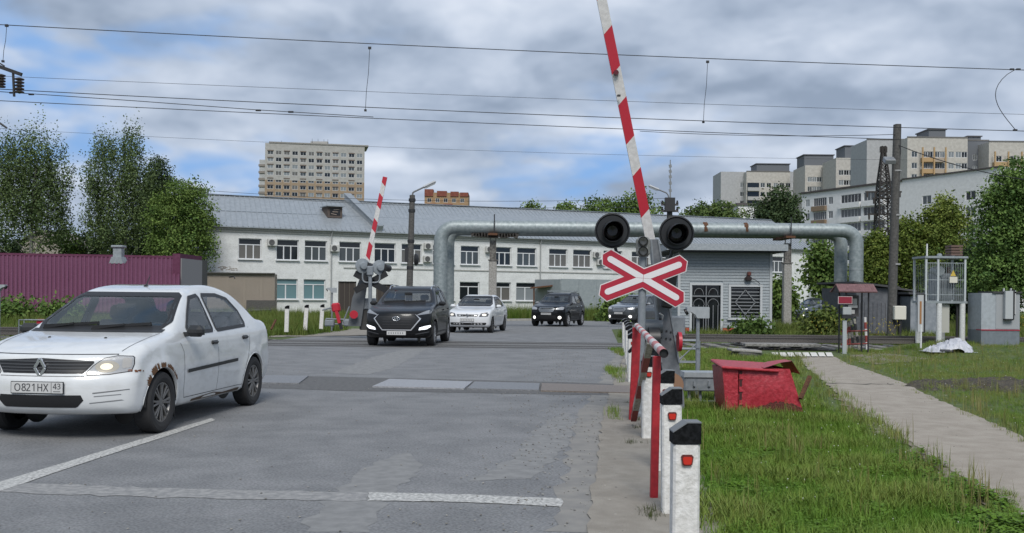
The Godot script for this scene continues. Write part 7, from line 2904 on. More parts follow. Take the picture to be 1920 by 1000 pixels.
	lay(b, c, "hood_gap", poly([-0.66, 0.822, 0.66, 0.822, 0.66, 0.829, -0.66, 0.829]), "x", 1.0, 0.0015, M.black, 0.08)
	for sg in [1.0, -1.0]:
		lay(b, c, "hood_gap", seam([-0.22, 0.72 * sg, 0.2, 0.695 * sg, 0.54, 0.655 * sg], 0.008), "y", 1.0, 0.0015, M.black, 0.1)
		lay(b, c, "side_moulding", poly([-0.60, 0.565, -2.06, 0.60, -2.06, 0.638, -0.60, 0.603]), "z", sg, 0.012, M.plastic, 0.15)
		lay(b, c, "sill_stain", poly([-0.8, 0.235, -2.2, 0.235, -2.2, 0.27, -1.7, 0.255, -1.4, 0.285, -0.8, 0.262]), "z", sg, 0.002, mat(0.10, 0.07, 0.05, 0.9), 0.15)
		var np := c.hit(0.1, 0.3 * sg, "y", 1.0)
		m = MB.new()
		m.box(np, Vector3(0.03, 0.02, 0.03), Basis.IDENTITY, 0.008)
		obj("washer_jet", m, M.black, b)
		# arch lip
		for x in [0.0, c.ax]:
			m = MB.new()
			var pts := []
			for i in 19:
				var a := lerpf(-0.15, PI + 0.15, i / 18.0)
				var px: float = x + cos(a) * (c.arch + 0.006)
				var py: float = c.wr + sin(a) * (c.arch + 0.006)
				pts.append(Vector3(px, py, c.hit(px, py, "z", sg).z - sg * 0.004))
			m.tube(pts, 0.007, 6)
			obj("arch_lip", m, pm, b)
		m = MB.new()
		m.box(Vector3(-0.34, 0.27, sg * 0.74), Vector3(0.012, 0.3, 0.2))
		obj("mud_flap", m, M.plastic, b)
	# rust round the front left arch
	rng.seed = 77
	m = MB.new()
	var prev := 0.0
	for i in 44:
		var a := lerpf(0.55, 2.5, i / 43.0)
		var w := 0.012 + 0.035 * rng.randf() * (1.0 if a > 0.4 else 0.5) + 0.028 * maxf(0.0, sin(a * 2.0 - 0.4))
		var seg := PackedVector2Array([Vector2(cos(a) * 0.358, 0.31 + sin(a) * 0.358), Vector2(cos(a) * (0.358 + maxf(w, 0.006)), 0.31 + sin(a) * (0.358 + maxf(w, 0.006))), Vector2(cos(a + 0.047) * (0.358 + maxf(prev, 0.006)), 0.31 + sin(a + 0.047) * (0.358 + maxf(prev, 0.006))), Vector2(cos(a + 0.047) * 0.358, 0.31 + sin(a + 0.047) * 0.358)])
		var gone := sin(i * 1.7) + sin(i * 0.63 + 1.0) < -0.75
		prev = w
		if gone: continue
		c.patch(m, ccw(seg), "z", -1.0, 0.004, 0.2)
	obj("rust_patch", m, mottled([0.03, 0.018, 0.012], [0.28, 0.13, 0.05], 3.0, 0.9, 301, 0.06, 4, 0.0, 0.2, false), b)
	m = MB.new()
	for i in 12:
		var a := Vector2(lerpf(0.36, 0.56, rng.randf()), 0.655 + rng.randf() * 0.02)
		var r := rng.randf_range(0.006, 0.02)
		c.patch(m, PackedVector2Array([a + Vector2(-r, -r * 0.5), a + Vector2(r, -r * 0.6), a + Vector2(r * 0.8, r * 0.6), a + Vector2(-r * 0.8, r * 0.5)]), "z", -1.0, 0.004, 0.2)
	obj("rust_spot", m, mat(0.16, 0.06, 0.025, 0.9), b)
	# wipers, aerial
	for e in [[0.62, 0.02, 1.06], [0.05, -0.55, 1.055]]:
		m = MB.new()
		var p0 := c.hit(e[0], e[2] - 0.01, "x", 1.0) + Vector3(0.03, 0.01, 0)
		var p1 := c.hit(e[1], e[2] + 0.03, "x", 1.0) + Vector3(0.03, 0.01, 0)
		m.bar(p0, p1, 0.018, 0.03)
		m.bar(p0 + Vector3(0.02, -0.02, 0), p0.lerp(p1, 0.55) + Vector3(0.015, 0.01, 0), 0.014, 0.02)
		obj("wiper", m, M.black, b)
	lay(b, c, "cowl", poly([-0.72, 1.005, 0.72, 1.005, 0.72, 1.035, -0.72, 1.035]), "x", 1.0, 0.004, M.plastic, 0.1)
	m = MB.new()
	var ap := c.hit(-1.42, 0.0, "y", 1.0)
	m.tube([ap, ap + Vector3(-0.03, 0.04, 0), ap + Vector3(-0.10, 0.13, 0)], 0.012, 6, 0.004)
	m.box(ap, Vector3(0.06, 0.03, 0.04), Basis.IDENTITY, 0.01)
	obj("aerial", m, M.black, b)
	plate(b, c, 0.515, 0.012, "О821НХ", "43")
	car_place(b, -4.41, 10.55, -0.101)

func ell(x: float, y: float, a: float, bb: float) -> PackedVector2Array:
	var p := PackedVector2Array()
	for i in 20: p.append(Vector2(x + cos(TAU * i / 20) * a, y + sin(TAU * i / 20) * bb))
	return p

func black_paint() -> StandardMaterial3D:
	var m := paint(0.005, 0.0055, 0.007, 0.35)
	m.clearcoat = 0.35
	m.metallic_specular = 0.35
	return m

func dark_suv() -> void:
	var q := {
		h = 0.04, glass = M.screen, paint = black_paint(), axle = -2.67, wheel = 0.345, arch = 0.40, flare = 0.018, k = 0.09, bow_f = 0.34, tread = 0.22,
		side = [0.62, 0.22, 0.78, 0.27, 0.85, 0.36, 0.88, 0.50, 0.885, 0.68, 0.87, 0.82, 0.82, 0.93, 0.68, 0.99, 0.4, 1.05, 0.0, 1.10, -0.25, 1.125, -0.42, 1.15, -0.62, 1.24, -0.95, 1.42, -1.22, 1.555, -1.45, 1.62, -1.8, 1.655, -2.3, 1.655, -2.8, 1.62, -3.1, 1.56, -3.3, 1.35, -3.45, 1.13, -3.56, 1.05, -3.60, 0.85, -3.59, 0.55, -3.5, 0.33, -3.3, 0.26, -2.0, 0.22, -0.4, 0.22],
		plan = [-3.65, 0.82, -3.3, 0.88, -2.8, 0.915, -2.0, 0.925, -0.5, 0.922, 0.0, 0.915, 0.4, 0.895, 0.7, 0.87, 0.9, 0.84],
		sec = [0.15, -0.1, 0.25, -0.05, 0.4, -0.01, 0.62, -0.005, 0.8, 0.0, 0.95, -0.01, 1.08, -0.05, 1.3, -0.135, 1.5, -0.22, 1.62, -0.29, 1.7, -0.36],
		side_windows = [[-0.86, 1.12, -1.12, 1.30, -1.42, 1.50, -1.72, 1.535, -1.74, 1.125], [-1.83, 1.13, -1.82, 1.54, -2.35, 1.54, -2.62, 1.16], [-2.66, 1.19, -2.46, 1.53, -2.78, 1.50, -3.0, 1.30]],
		windshield = [-0.74, 1.19, 0.74, 1.19, 0.60, 1.555, -0.60, 1.555], rear_window = [-0.6, 1.16, 0.6, 1.16, 0.5, 1.48, -0.5, 1.48],
		spokes = 10, rim = M.alloy, mirror = [-0.86, 1.13], handles = [[-1.62, 0.98], [-2.6, 1.0]], head_y = 1.32, dash_y = 1.02, mirror_in_y = 1.44,
		seams = [[-0.55, 1.05, -0.62, 0.6, -0.7, 0.38], [-1.78, 1.1, -1.76, 0.36], [-2.75, 1.1, -2.4, 0.62, -2.3, 0.38]], handle_m = M.black, mirror_m = M.black,
	}
	var b := make_car("black sport utility car with chrome edged grille driving over the crossing", q)
	var c: Car = q.field
	var gp := poly([-0.47, 0.83, -0.60, 0.755, -0.38, 0.475, 0.38, 0.475, 0.60, 0.755, 0.47, 0.83])
	var gr := lay(b, c, "grille", gp, "x", 1.0, 0.004, M.black, 0.08)
	var go: PackedVector2Array = Geometry2D.offset_polygon(ccw(poly([-0.47, 0.86, -0.60, 0.755, -0.38, 0.475, 0.38, 0.475, 0.60, 0.755, 0.47, 0.86])), 0.028, Geometry2D.JOIN_MITER)[0]
	var top := Geometry2D.clip_polygons(go, poly([-0.43, 0.7, 0.43, 0.7, 0.43, 1.2, -0.43, 1.2]))
	var hole := Geometry2D.clip_polygons(ccw(gp), PackedVector2Array())
	for p in top: lay(b, c, "chrome_edge", p, "x", 1.0, 0.014, mat(0.6, 0.61, 0.63, 0.25, 0.5), 0.08, ccw(poly([-0.47, 0.90, -0.60, 0.755, -0.38, 0.475, 0.38, 0.475, 0.60, 0.755, 0.47, 0.90])), gr)
	for i in 4:
		var y := 0.53 + i * 0.07
		lay(b, c, "grille_slat", poly([-0.38, y, 0.38, y, 0.38, y + 0.012, -0.38, y + 0.012]), "x", 1.0, 0.009, mat(0.04, 0.04, 0.042, 0.4), 0.2, PackedVector2Array(), gr)
	var bp := c.hit(0, 0.76, "x", 1.0) + Vector3(0.03, 0, 0)
	var m := MB.new()
	var rg := []
	for i in 21: rg.append(bp + Vector3(0, sin(TAU * i / 20) * 0.052, cos(TAU * i / 20) * 0.10))
	m.tube(rg, 0.010, 6)
	m.bar(bp + Vector3(0, -0.04, 0.055), bp + Vector3(0, 0.04, 0.03), 0.018, 0.014, Vector3(1, 0, 0))
	m.bar(bp + Vector3(0, -0.04, -0.03), bp + Vector3(0, 0.04, -0.055), 0.018, 0.014, Vector3(1, 0, 0))
	m.bar(bp + Vector3(0, -0.008, 0.04), bp + Vector3(0, 0.008, -0.04), 0.016, 0.014, Vector3(1, 0, 0))
	obj("badge", m, M.chrome, gr)
	for p in both([0.50, 0.845, 0.66, 0.87, 0.86, 0.90, 0.885, 0.99, 0.80, 0.985, 0.60, 0.90]):
		var hl := lay(b, c, "headlight", p, "x", 1.0, 0.004, mat(0.22, 0.23, 0.25, 0.15, 0.4), 0.07)
		lay(b, c, "lens", p, "x", 1.0, 0.012, M.lens, 0.07, PackedVector2Array(), hl)
	for p in both([0.58, 0.455, 0.78, 0.48, 0.875, 0.545, 0.87, 0.59, 0.74, 0.565, 0.60, 0.525]):
		lay(b, c, "daytime_light", p, "x", 1.0, 0.006, glow(0.92, 0.95, 1.0, 0.6), 0.08)
	for p in both([0.50, 0.33, 0.84, 0.40, 0.84, 0.42, 0.50, 0.36]): lay(b, c, "bumper_strip", p, "x", 1.0, 0.005, mat(0.07, 0.072, 0.078, 0.4), 0.1)
	lay(b, c, "lower_intake", poly([-0.7, 0.30, 0.7, 0.30, 0.7, 0.37, -0.7, 0.37]), "x", 1.0, 0.003, M.black, 0.1)
	for sg in [1.0, -1.0]:
		m = MB.new()
		var rr := []
		for e in [[-1.25, 0.0], [-1.4, 0.05], [-2.0, 0.05], [-2.6, 0.045], [-2.95, 0.0]]: rr.append(c.hit(e[0], 0.60 * sg, "y", 1.0) + Vector3(0, e[1], 0))
		m.tube(rr, 0.017, 8)
		obj("roof_rail", m, M.chrome, b)
		lay(b, c, "side_cladding", poly([-0.5, 0.26, -2.2, 0.26, -2.2, 0.40, -0.5, 0.40]), "z", sg, 0.006, M.plastic, 0.2)
	for e in [[0.62, 0.02, 1.20], [0.05, -0.55, 1.20]]:
		m = MB.new()
		m.bar(c.hit(e[0], e[2], "x", 1.0) + Vector3(0.03, 0.01, 0), c.hit(e[1], e[2] + 0.03, "x", 1.0) + Vector3(0.03, 0.01, 0), 0.018, 0.03)
		obj("wiper", m, M.black, b)
	plate(b, c, 0.375, 0.02, "", "")
	car_place(b, -3.02, 28.3, -0.075)

func white_saloon() -> void:
	var pm := paint(0.68, 0.69, 0.70, 0.3)
	var q := {
		h = 0.05, glass = M.screen, paint = pm, axle = -2.55, wheel = 0.30, arch = 0.35, flare = 0.012, k = 0.09, cell = 0.12,
		side = [0.6, 0.2, 0.78, 0.26, 0.83, 0.4, 0.84, 0.6, 0.80, 0.72, 0.70, 0.80, 0.4, 0.88, 0.0, 0.94, -0.3, 0.98, -0.5, 1.03, -0.9, 1.25, -1.2, 1.38, -1.5, 1.45, -1.9, 1.467, -2.3, 1.44, -2.6, 1.36, -2.95, 1.18, -3.2, 1.07, -3.48, 1.05, -3.54, 0.95, -3.54, 0.5, -3.4, 0.28, -2.2, 0.2, -0.4, 0.2],
		plan = [-3.6, 0.78, -3.2, 0.83, -2.5, 0.85, -0.4, 0.85, 0.2, 0.84, 0.85, 0.79],
		sec = [0.15, -0.08, 0.3, -0.02, 0.6, 0.0, 0.85, -0.01, 0.96, -0.05, 1.4, -0.25, 1.5, -0.32],
		side_windows = [[-0.8, 0.98, -1.28, 1.34, -1.56, 1.37, -1.58, 0.985], [-1.66, 0.985, -1.65, 1.37, -2.2, 1.36, -2.6, 1.1, -2.62, 1.02]],
		windshield = [-0.7, 1.03, 0.7, 1.03, 0.56, 1.385, -0.56, 1.385], rear_window = [-0.58, 1.12, 0.58, 1.12, 0.48, 1.36, -0.48, 1.36],
		spokes = 6, rim = mat(0.05, 0.05, 0.052, 0.4), mirror = [-0.8, 0.98], mirror_m = pm, handles = [[-1.5, 0.85], [-2.4, 0.87]], handle_m = pm,
		seams = [[-0.55, 0.95, -0.62, 0.32], [-1.62, 0.97, -1.62, 0.32], [-2.6, 0.97, -2.25, 0.5, -2.2, 0.32]], gap = 0.012,
	}
	var b := make_car("white saloon car just behind the black sport utility car", q)
	var c: Car = q.field
	var gr := lay(b, c, "grille", poly([-0.42, 0.71, -0.38, 0.63, 0.38, 0.63, 0.42, 0.71]), "x", 1.0, 0.004, M.black, 0.1)
	var m := MB.new()
	var bp := c.hit(0, 0.67, "x", 1.0) + Vector3(0.02, 0, 0)
	var rg := []
	for i in 17: rg.append(bp + Vector3(0, sin(TAU * i / 16) * 0.06, cos(TAU * i / 16) * 0.06))
	m.tube(rg, 0.01, 5)
	for s in [1.0, -1.0]:
		m.bar(bp + Vector3(0, 0.05, s * 0.03), bp + Vector3(0, -0.05, s * 0.012), 0.014, 0.012, Vector3(1, 0, 0))
		m.bar(bp + Vector3(0, 0.01, 0), bp + Vector3(0, -0.05, s * 0.02), 0.012, 0.012, Vector3(1, 0, 0))
	obj("badge", m, M.chrome, gr)
	for p in both([0.44, 0.62, 0.74, 0.63, 0.78, 0.72, 0.72, 0.79, 0.5, 0.745]):
		var hl := lay(b, c, "headlight", p, "x", 1.0, 0.004, mat(0.12, 0.12, 0.125, 0.2, 0.3), 0.08)
		lay(b, c, "glowing_bulb", ell(0.62 * signf(p[0].x), 0.695, 0.08, 0.04), "x", 1.0, 0.008, glow(1.0, 0.92, 0.8, 0.3 if p[0].x < 0 else 0.05), 0.1, PackedVector2Array(), hl)
	lay(b, c, "lower_intake", round_poly(poly([-0.72, 0.40, -0.66, 0.31, 0.66, 0.31, 0.72, 0.40]), 0.02), "x", 1.0, 0.004, M.black, 0.12)
	lay(b, c, "bumper_lip", poly([-0.7, 0.22, 0.7, 0.22, 0.7, 0.24, -0.7, 0.24]), "x", 1.0, 0.004, M.black, 0.12)
	plate(b, c, 0.50, 0.015, "", "")
	car_place(b, -1.55, 39.6, -0.17)

func black_suv() -> void:
	var pm := black_paint()
	var q := {
		h = 0.055, glass = M.screen, paint = pm, axle = -2.6, wheel = 0.345, arch = 0.40, flare = 0.03, k = 0.10, cell = 0.14, tread = 0.22,
		side = [0.6, 0.24, 0.8, 0.3, 0.85, 0.5, 0.86, 0.75, 0.80, 0.95, 0.6, 1.02, 0.1, 1.09, -0.3, 1.13, -0.5, 1.18, -0.95, 1.45, -1.2, 1.58, -1.5, 1.65, -2.2, 1.68, -2.9, 1.63, -3.2, 1.55, -3.4, 1.2, -3.5, 1.0, -3.52, 0.6, -3.4, 0.32, -2.2, 0.24, -0.4, 0.24],
		plan = [-3.6, 0.82, -3.2, 0.88, -2.5, 0.905, -0.4, 0.905, 0.3, 0.89, 0.9, 0.83],
		sec = [0.15, -0.08, 0.3, -0.02, 0.7, 0.0, 0.95, -0.01, 1.08, -0.05, 1.55, -0.22, 1.7, -0.32],
		side_windows = [[-0.85, 1.13, -1.35, 1.53, -1.68, 1.56, -1.7, 1.13], [-1.78, 1.13, -1.78, 1.56, -2.4, 1.55, -2.5, 1.15], [-2.58, 1.17, -2.5, 1.54, -2.85, 1.5, -3.05, 1.25]],
		windshield = [-0.74, 1.19, 0.74, 1.19, 0.6, 1.565, -0.6, 1.565], rear_window = [-0.6, 1.16, 0.6, 1.16, 0.5, 1.48, -0.5, 1.48],
		spokes = 7, rim = mat(0.5, 0.5, 0.51, 0.3, 0.5), mirror = [-0.85, 1.12], mirror_m = mat(0.35, 0.36, 0.37, 0.3), handles = [[-1.6, 0.98], [-2.5, 1.0]], handle_m = M.chrome, head_y = 1.32, dash_y = 1.02, mirror_in_y = 1.46,
		seams = [[-0.6, 1.05, -0.68, 0.4], [-1.74, 1.1, -1.74, 0.4], [-2.6, 1.1, -2.2, 0.5]], gap = 0.012,
	}
	var b := make_car("black car with silver roof bars and lit fog lights turning in from the right", q)
	var c: Car = q.field
	var gr := lay(b, c, "grille", round_poly(poly([-0.42, 0.93, -0.36, 0.73, 0.36, 0.73, 0.42, 0.93]), 0.05), "x", 1.0, 0.006, mat(0.34, 0.36, 0.38, 0.3, 0.5), 0.1)
	for i in 3: lay(b, c, "grille_slat", poly([-0.36, 0.77 + i * 0.05, 0.36, 0.77 + i * 0.05, 0.36, 0.785 + i * 0.05, -0.36, 0.785 + i * 0.05]), "x", 1.0, 0.012, M.black, 0.2, PackedVector2Array(), gr)
	for p in both([0.46, 0.83, 0.8, 0.83, 0.84, 0.95, 0.7, 0.97, 0.5, 0.92]): lay(b, c, "headlight", round_poly(p, 0.03), "x", 1.0, 0.006, mat(0.5, 0.51, 0.52, 0.2, 0.3), 0.1)
	for sg in [1.0, -1.0]:
		lay(b, c, "fog_light", ell(0.64 * sg, 0.45, 0.075, 0.075), "x", 1.0, 0.008, glow(1.0, 0.97, 0.9, 1.2), 0.1)
		var m := MB.new()
		var rr := []
		for e in [[-1.3, 0.0], [-1.45, 0.06], [-2.2, 0.06], [-2.9, 0.05], [-3.0, 0.0]]: rr.append(c.hit(e[0], 0.62 * sg, "y", 1.0) + Vector3(0, e[1], 0))
		m.tube(rr, 0.02, 6)
		obj("roof_rail", m, M.black, b)
	for x in [-1.6, -2.5]:
		var m := MB.new()
		m.bar(Vector3(x, 1.755, -0.68), Vector3(x, 1.755, 0.68), 0.06, 0.035)
		obj("roof_bar", m, M.chrome, b)
	lay(b, c, "lower_intake", poly([-0.5, 0.36, 0.5, 0.36, 0.46, 0.55, -0.46, 0.55]), "x", 1.0, 0.004, M.black, 0.12)
	plate(b, c, 0.63, 0.02, "", "")
	car_place(b, 1.95, 51.0, -0.33)
	# two more cars farther off, of the same build, in their own colours
	var o := dup(b, Vector3.ZERO, 0.0, "dark car with one lit lamp partly hidden behind the signal mast")
	car_place(o, 6.35, 57.0, -0.62)
	var gm := paint(0.05, 0.055, 0.06, 0.3)
	(o.get_node("body") as MeshInstance3D).set_surface_override_material(0, gm)
	var o2 := dup(b, Vector3.ZERO, 0.0, "dark grey blue car on the bend right of the booth, seen beside the post")
	car_place(o2, 20.1, 71.0, -0.95)
	(o2.get_node("body") as MeshInstance3D).set_surface_override_material(0, paint(0.055, 0.07, 0.085, 0.3))
	for w in [o, o2]:
		for n in ["roof_bar", "roof_bar_001", "roof_rail", "roof_rail_001"]:
			var k: Node = w.get_node_or_null(n)
			if k:
				w.remove_child(k)
				k.free()

func driver() -> void:
	# one continuous figure at the wheel of the white sedan, in the car's axes
	var car: Node3D = get_node("car")
	var z := -0.37
	var sh := Vector3(0.09, 0, 0)
	var caps := [     # a, b, radius a, radius b, is skin
		[Vector3(-1.42, 0.52, z), Vector3(-1.50, 0.95, z), 0.16, 0.17, 0], [Vector3(-1.50, 0.98, z - 0.17), Vector3(-1.50, 0.98, z + 0.17), 0.085, 0.085, 0], [Vector3(-1.49, 1.0, z), Vector3(-1.47, 1.12, z), 0.06, 0.055, 1],
		[Vector3(-1.455, 1.17, z), Vector3(-1.465, 1.245, z), 0.078, 0.092, 1], [Vector3(-1.372, 1.19, z), Vector3(-1.37, 1.205, z), 0.014, 0.010, 1],
		[Vector3(-1.47, 1.20, z - 0.088), Vector3(-1.47, 1.22, z - 0.088), 0.018, 0.018, 1], [Vector3(-1.47, 1.20, z + 0.088), Vector3(-1.47, 1.22, z + 0.088), 0.018, 0.018, 1]]
	for s in [-1.0, 1.0]:
		caps.append([Vector3(-1.50, 0.97, z + s * 0.19), Vector3(-1.33, 0.76, z + s * 0.25), 0.062, 0.048, 0])
		caps.append([Vector3(-1.33, 0.76, z + s * 0.25), Vector3(-1.04, 0.93, z + s * 0.17), 0.046, 0.034, 0])
		caps.append([Vector3(-1.03, 0.935, z + s * 0.17), Vector3(-0.96, 0.965, z + s * 0.17), 0.036, 0.03, 1])
		caps.append([Vector3(-1.40, 0.52, z + s * 0.09), Vector3(-0.98, 0.60, z + s * 0.11), 0.088, 0.066, 0])
	var field := func(p: Vector3) -> Vector2:
		var d := 1e9
		var who := 0.0
		p -= sh
		for c in caps:
			var ab: Vector3 = c[1] - c[0]
			var t := clampf((p - c[0]).dot(ab) / ab.length_squared(), 0.0, 1.0)
			var e: float = p.distance_to(c[0] + ab * t) - lerpf(c[2], c[3], t)
			if e < d: who = c[4]
			var h := maxf(0.03 - absf(d - e), 0.0) / 0.03
			d = minf(d, e) - h * h * 0.0075
		return Vector2(d, who)
	var h := 0.022
	var lo := Vector3(-1.63, 0.42, z - 0.36)
	var n := Vector3i(38, 44, 33)
	var v := PackedFloat32Array()
	v.resize(n.x * n.y * n.z)
	for i in n.x:
		for j in n.y:
			for k in n.z: v[(i * n.y + j) * n.z + k] = field.call(lo + Vector3(i, j, k) * h).x
	var ids := {}
	var pos := []
	var nor := []
	var sk := []
	for i in n.x - 1:
		for j in n.y - 1:
			for k in n.z - 1:
				var o := (i * n.y + j) * n.z + k
				if absf(v[o]) > h * 2.2: continue
				var neg := 0
				for q in [0, 1, n.z, n.z + 1, n.y * n.z, n.y * n.z + 1, n.y * n.z + n.z, n.y * n.z + n.z + 1]:
					if v[o + q] < 0.0: neg += 1
				if neg == 0 or neg == 8: continue
				var p := lo + (Vector3(i, j, k) + Vector3.ONE * 0.5) * h
				var g := Vector3.ZERO
				for it in 3:
					var f0: float = field.call(p).x
					g = Vector3(field.call(p + Vector3(0.006, 0, 0)).x - f0, field.call(p + Vector3(0, 0.006, 0)).x - f0, field.call(p + Vector3(0, 0, 0.006)).x - f0).normalized()
					p -= g * clampf(f0, -h * 0.6, h * 0.6)
				ids[o] = pos.size()
				pos.append(p); nor.append(g); sk.append(field.call(p).y)
	var mb := MB.new()
	mb.hc = true
	for o in ids:
		for ax in 3:
			var st: int = [n.y * n.z, n.z, 1][ax]
			if (v[o] < 0.0) == (v[o + st] < 0.0): continue
			var s1: int = [n.z, 1, n.y * n.z][ax]
			var s2: int = [1, n.y * n.z, n.z][ax]
			if not (ids.has(o - s1) and ids.has(o - s2) and ids.has(o - s1 - s2)): continue
			var q := [ids[o], ids[o - s1], ids[o - s1 - s2], ids[o - s2]]
			mb.col = Color(0.36, 0.21, 0.15) if sk[q[0]] > 0.5 else Color(0.035, 0.04, 0.055)
			mb.ts(pos[q[0]], pos[q[1]], pos[q[2]], nor[q[0]], nor[q[1]], nor[q[2]])
			mb.ts(pos[q[0]], pos[q[2]], pos[q[3]], nor[q[0]], nor[q[2]], nor[q[3]])
	var t := thing("person", "person in dark clothes with both hands on the wheel of the white sedan", "person", car.position, car.rotation.y)
	obj("body", mb, vmat(0.8), t)
	var m := MB.new()
	m.lathe([Vector2(0.0, 0.098), Vector2(0.05, 0.085), Vector2(0.085, 0.05), Vector2(0.098, 0.0), Vector2(0.09, -0.02)], Transform3D(Basis(Vector3.BACK, 0.35), Vector3(-1.385, 1.25, z)), 18)
	obj("hair", m, mat(0.02, 0.016, 0.012, 0.7), t)
	for s in [-1.0, 1.0]:
		m = MB.new()
		m.box(Vector3(-1.292, 1.225, z + s * 0.032), Vector3(0.012, 0.012, 0.024), Basis.IDENTITY, 0.004)
		obj("eye", m, M.black, t)

# ---------------------------------------------------------------- plants
func leaf_cloud(mb: MB, blobs: Array, clumps: int, per: int, cl_r: Vector3, size: float, cols: Array, up_bias := 0.3) -> void:
	# blobs: [centre, radii]; clumps sit mostly near the surface of the blobs, so that gaps stay between them
	mb.hc = true
	var tot := 0.0
	for b in blobs: tot += b[1].x * b[1].y
	for b in blobs:
		var n := int(clumps * b[1].x * b[1].y / tot)
		for i in n:
			var dir := Vector3(rng.randfn(), rng.randfn(), rng.randfn()).normalized()
			var rad := pow(rng.randf(), 0.42)
			var c: Vector3 = b[0] + dir * rad * Vector3(b[1])
			var tone := rng.randf()
			var base := Color(lerpf(cols[0][0], cols[1][0], tone), lerpf(cols[0][1], cols[1][1], tone), lerpf(cols[0][2], cols[1][2], tone))
			var rs := rng.randf_range(0.6, 1.25)
			for j in per:
				var p := c + Vector3(rng.randfn(), rng.randfn(), rng.randfn()) * 0.5 * cl_r * rs
				var k := (Vector3(rng.randfn(), rng.randfn() + up_bias * 2.0, rng.randfn()) + dir * 0.5).normalized()
				var a := k.cross(Vector3(rng.randfn(), rng.randfn(), rng.randfn())).normalized() * size * rng.randf_range(0.6, 1.2)
				var e := k.cross(a) * 0.62
				var v := rng.randf_range(0.75, 1.25)
				mb.col = Color(base.r * v, base.g * v, base.b * v)
				mb.t(p - a, p + e, p + a)
				mb.t(p - a, p + a, p - e)

func limbs(mb: MB, base: Vector3, h: float, r: float, spread: float, n: int) -> void:
	var pts := [base]
	for i in range(1, 7): pts.append(base + Vector3(rng.randf_range(-0.03, 0.03) * h, h * i / 6.0, rng.randf_range(-0.03, 0.03) * h))
	mb.tube(pts, r, 8, r * 0.2)
	for i in n:
		var t := lerpf(0.25, 0.9, float(i) / n)
		var s: Vector3 = pts[0].lerp(pts[6], t)
		var an := rng.randf() * TAU
		var ln := spread * (1.05 - t * 0.6)
		var e := s + Vector3(cos(an) * ln, ln * 0.75, sin(an) * ln)
		mb.tube([s, s.lerp(e, 0.5) + Vector3(0, ln * 0.06, 0), e], r * 0.4 * (1.1 - t), 6, 0.015)

func tree(called: String, label: String, cat: String, at: Vector3, h: float, blobs: Array, clumps: int, per: int, cl_r: Vector3, size: float, cols: Array, bark: Material, group := "", trunk_r := 0.16, spread := 2.0) -> Node3D:
	var t := thing(called, label, cat, at, 0.0, group)
	var m := MB.new()
	limbs(m, Vector3(0, -0.2, 0), h * 0.85, trunk_r, spread, 10)
	obj("trunk", m, bark, t)
	m = MB.new()
	leaf_cloud(m, blobs, clumps, per, cl_r, size, cols)
	var cr := obj("crown", m, M.leaf, t)
	cr.set_meta("kind", "stuff")
	return t

func blob_px(px: float, py: float, rx: float, ry: float, d: float, o: Vector3, deep := 1.0) -> Array:
	var c := P(px, py, d) - o
	return [c, Vector3(rx * d / F, ry * d / F, rx * d / F * deep)]

func blade_tuft(seed_: int, n: int, spread: float, lean: float) -> ArrayMesh:
	var r := RandomNumberGenerator.new()
	r.seed = seed_
	var mb := MB.new()
	mb.hc = true
	for i in n:
		var a := r.randf() * TAU
		var p := Vector3(r.randfn() * spread, 0, r.randfn() * spread)
		var h := r.randf_range(0.55, 1.0)
		var d := Vector3(cos(a), 0, sin(a)) * lean * r.randf_range(0.3, 1.3)
		var w := Vector3(-sin(a), 0, cos(a)) * 0.022
		var v := r.randf_range(0.7, 1.2)
		mb.col = Color(v * lerpf(0.9, 1.2, r.randf()), v, v * 0.9)
		var m := p + d * 0.35 + Vector3(0, h * 0.6, 0)
		var e := p + d + Vector3(0, h, 0)
		mb.t(p - w, p + w, m + w * 0.7)
		mb.t(p - w, m + w * 0.7, m - w * 0.7)
		mb.t(m - w * 0.7, m + w * 0.7, e)
	return mb.mesh(M.grass)

func scatter(called: String, mesh: Mesh, places: Array, label := "", cat := "") -> void:   # places: [x, y, z, size, height, tint r, g, b]
	var mm := MultiMesh.new()
	mm.transform_format = MultiMesh.TRANSFORM_3D
	mm.use_colors = true
	mm.mesh = mesh
	mm.instance_count = places.size()
	var buf := PackedFloat32Array()
	buf.resize(places.size() * 16)
	for i in places.size():
		var q: Array = places[i]
		var a := rng.randf() * TAU
		var s: float = q[3]
		var hh: float = q[4]
		var o := i * 16
		buf[o] = cos(a) * s; buf[o + 1] = 0.0; buf[o + 2] = sin(a) * s; buf[o + 3] = q[0]
		buf[o + 4] = 0.0; buf[o + 5] = hh; buf[o + 6] = 0.0; buf[o + 7] = q[1]
		buf[o + 8] = -sin(a) * s; buf[o + 9] = 0.0; buf[o + 10] = cos(a) * s; buf[o + 11] = q[2]
		buf[o + 12] = q[5]; buf[o + 13] = q[6]; buf[o + 14] = q[7]; buf[o + 15] = 1.0
	mm.buffer = buf
	var n := MultiMeshInstance3D.new()
	n.multimesh = mm
	n.name = numbered(called)
	add_child(n)
	tag(n, label, cat, "", "stuff")

func near_path(p: Vector2) -> bool:
	return Geometry2D.is_point_in_polygon(p, path_poly) or Geometry2D.is_point_in_polygon(p, shoulder_poly)

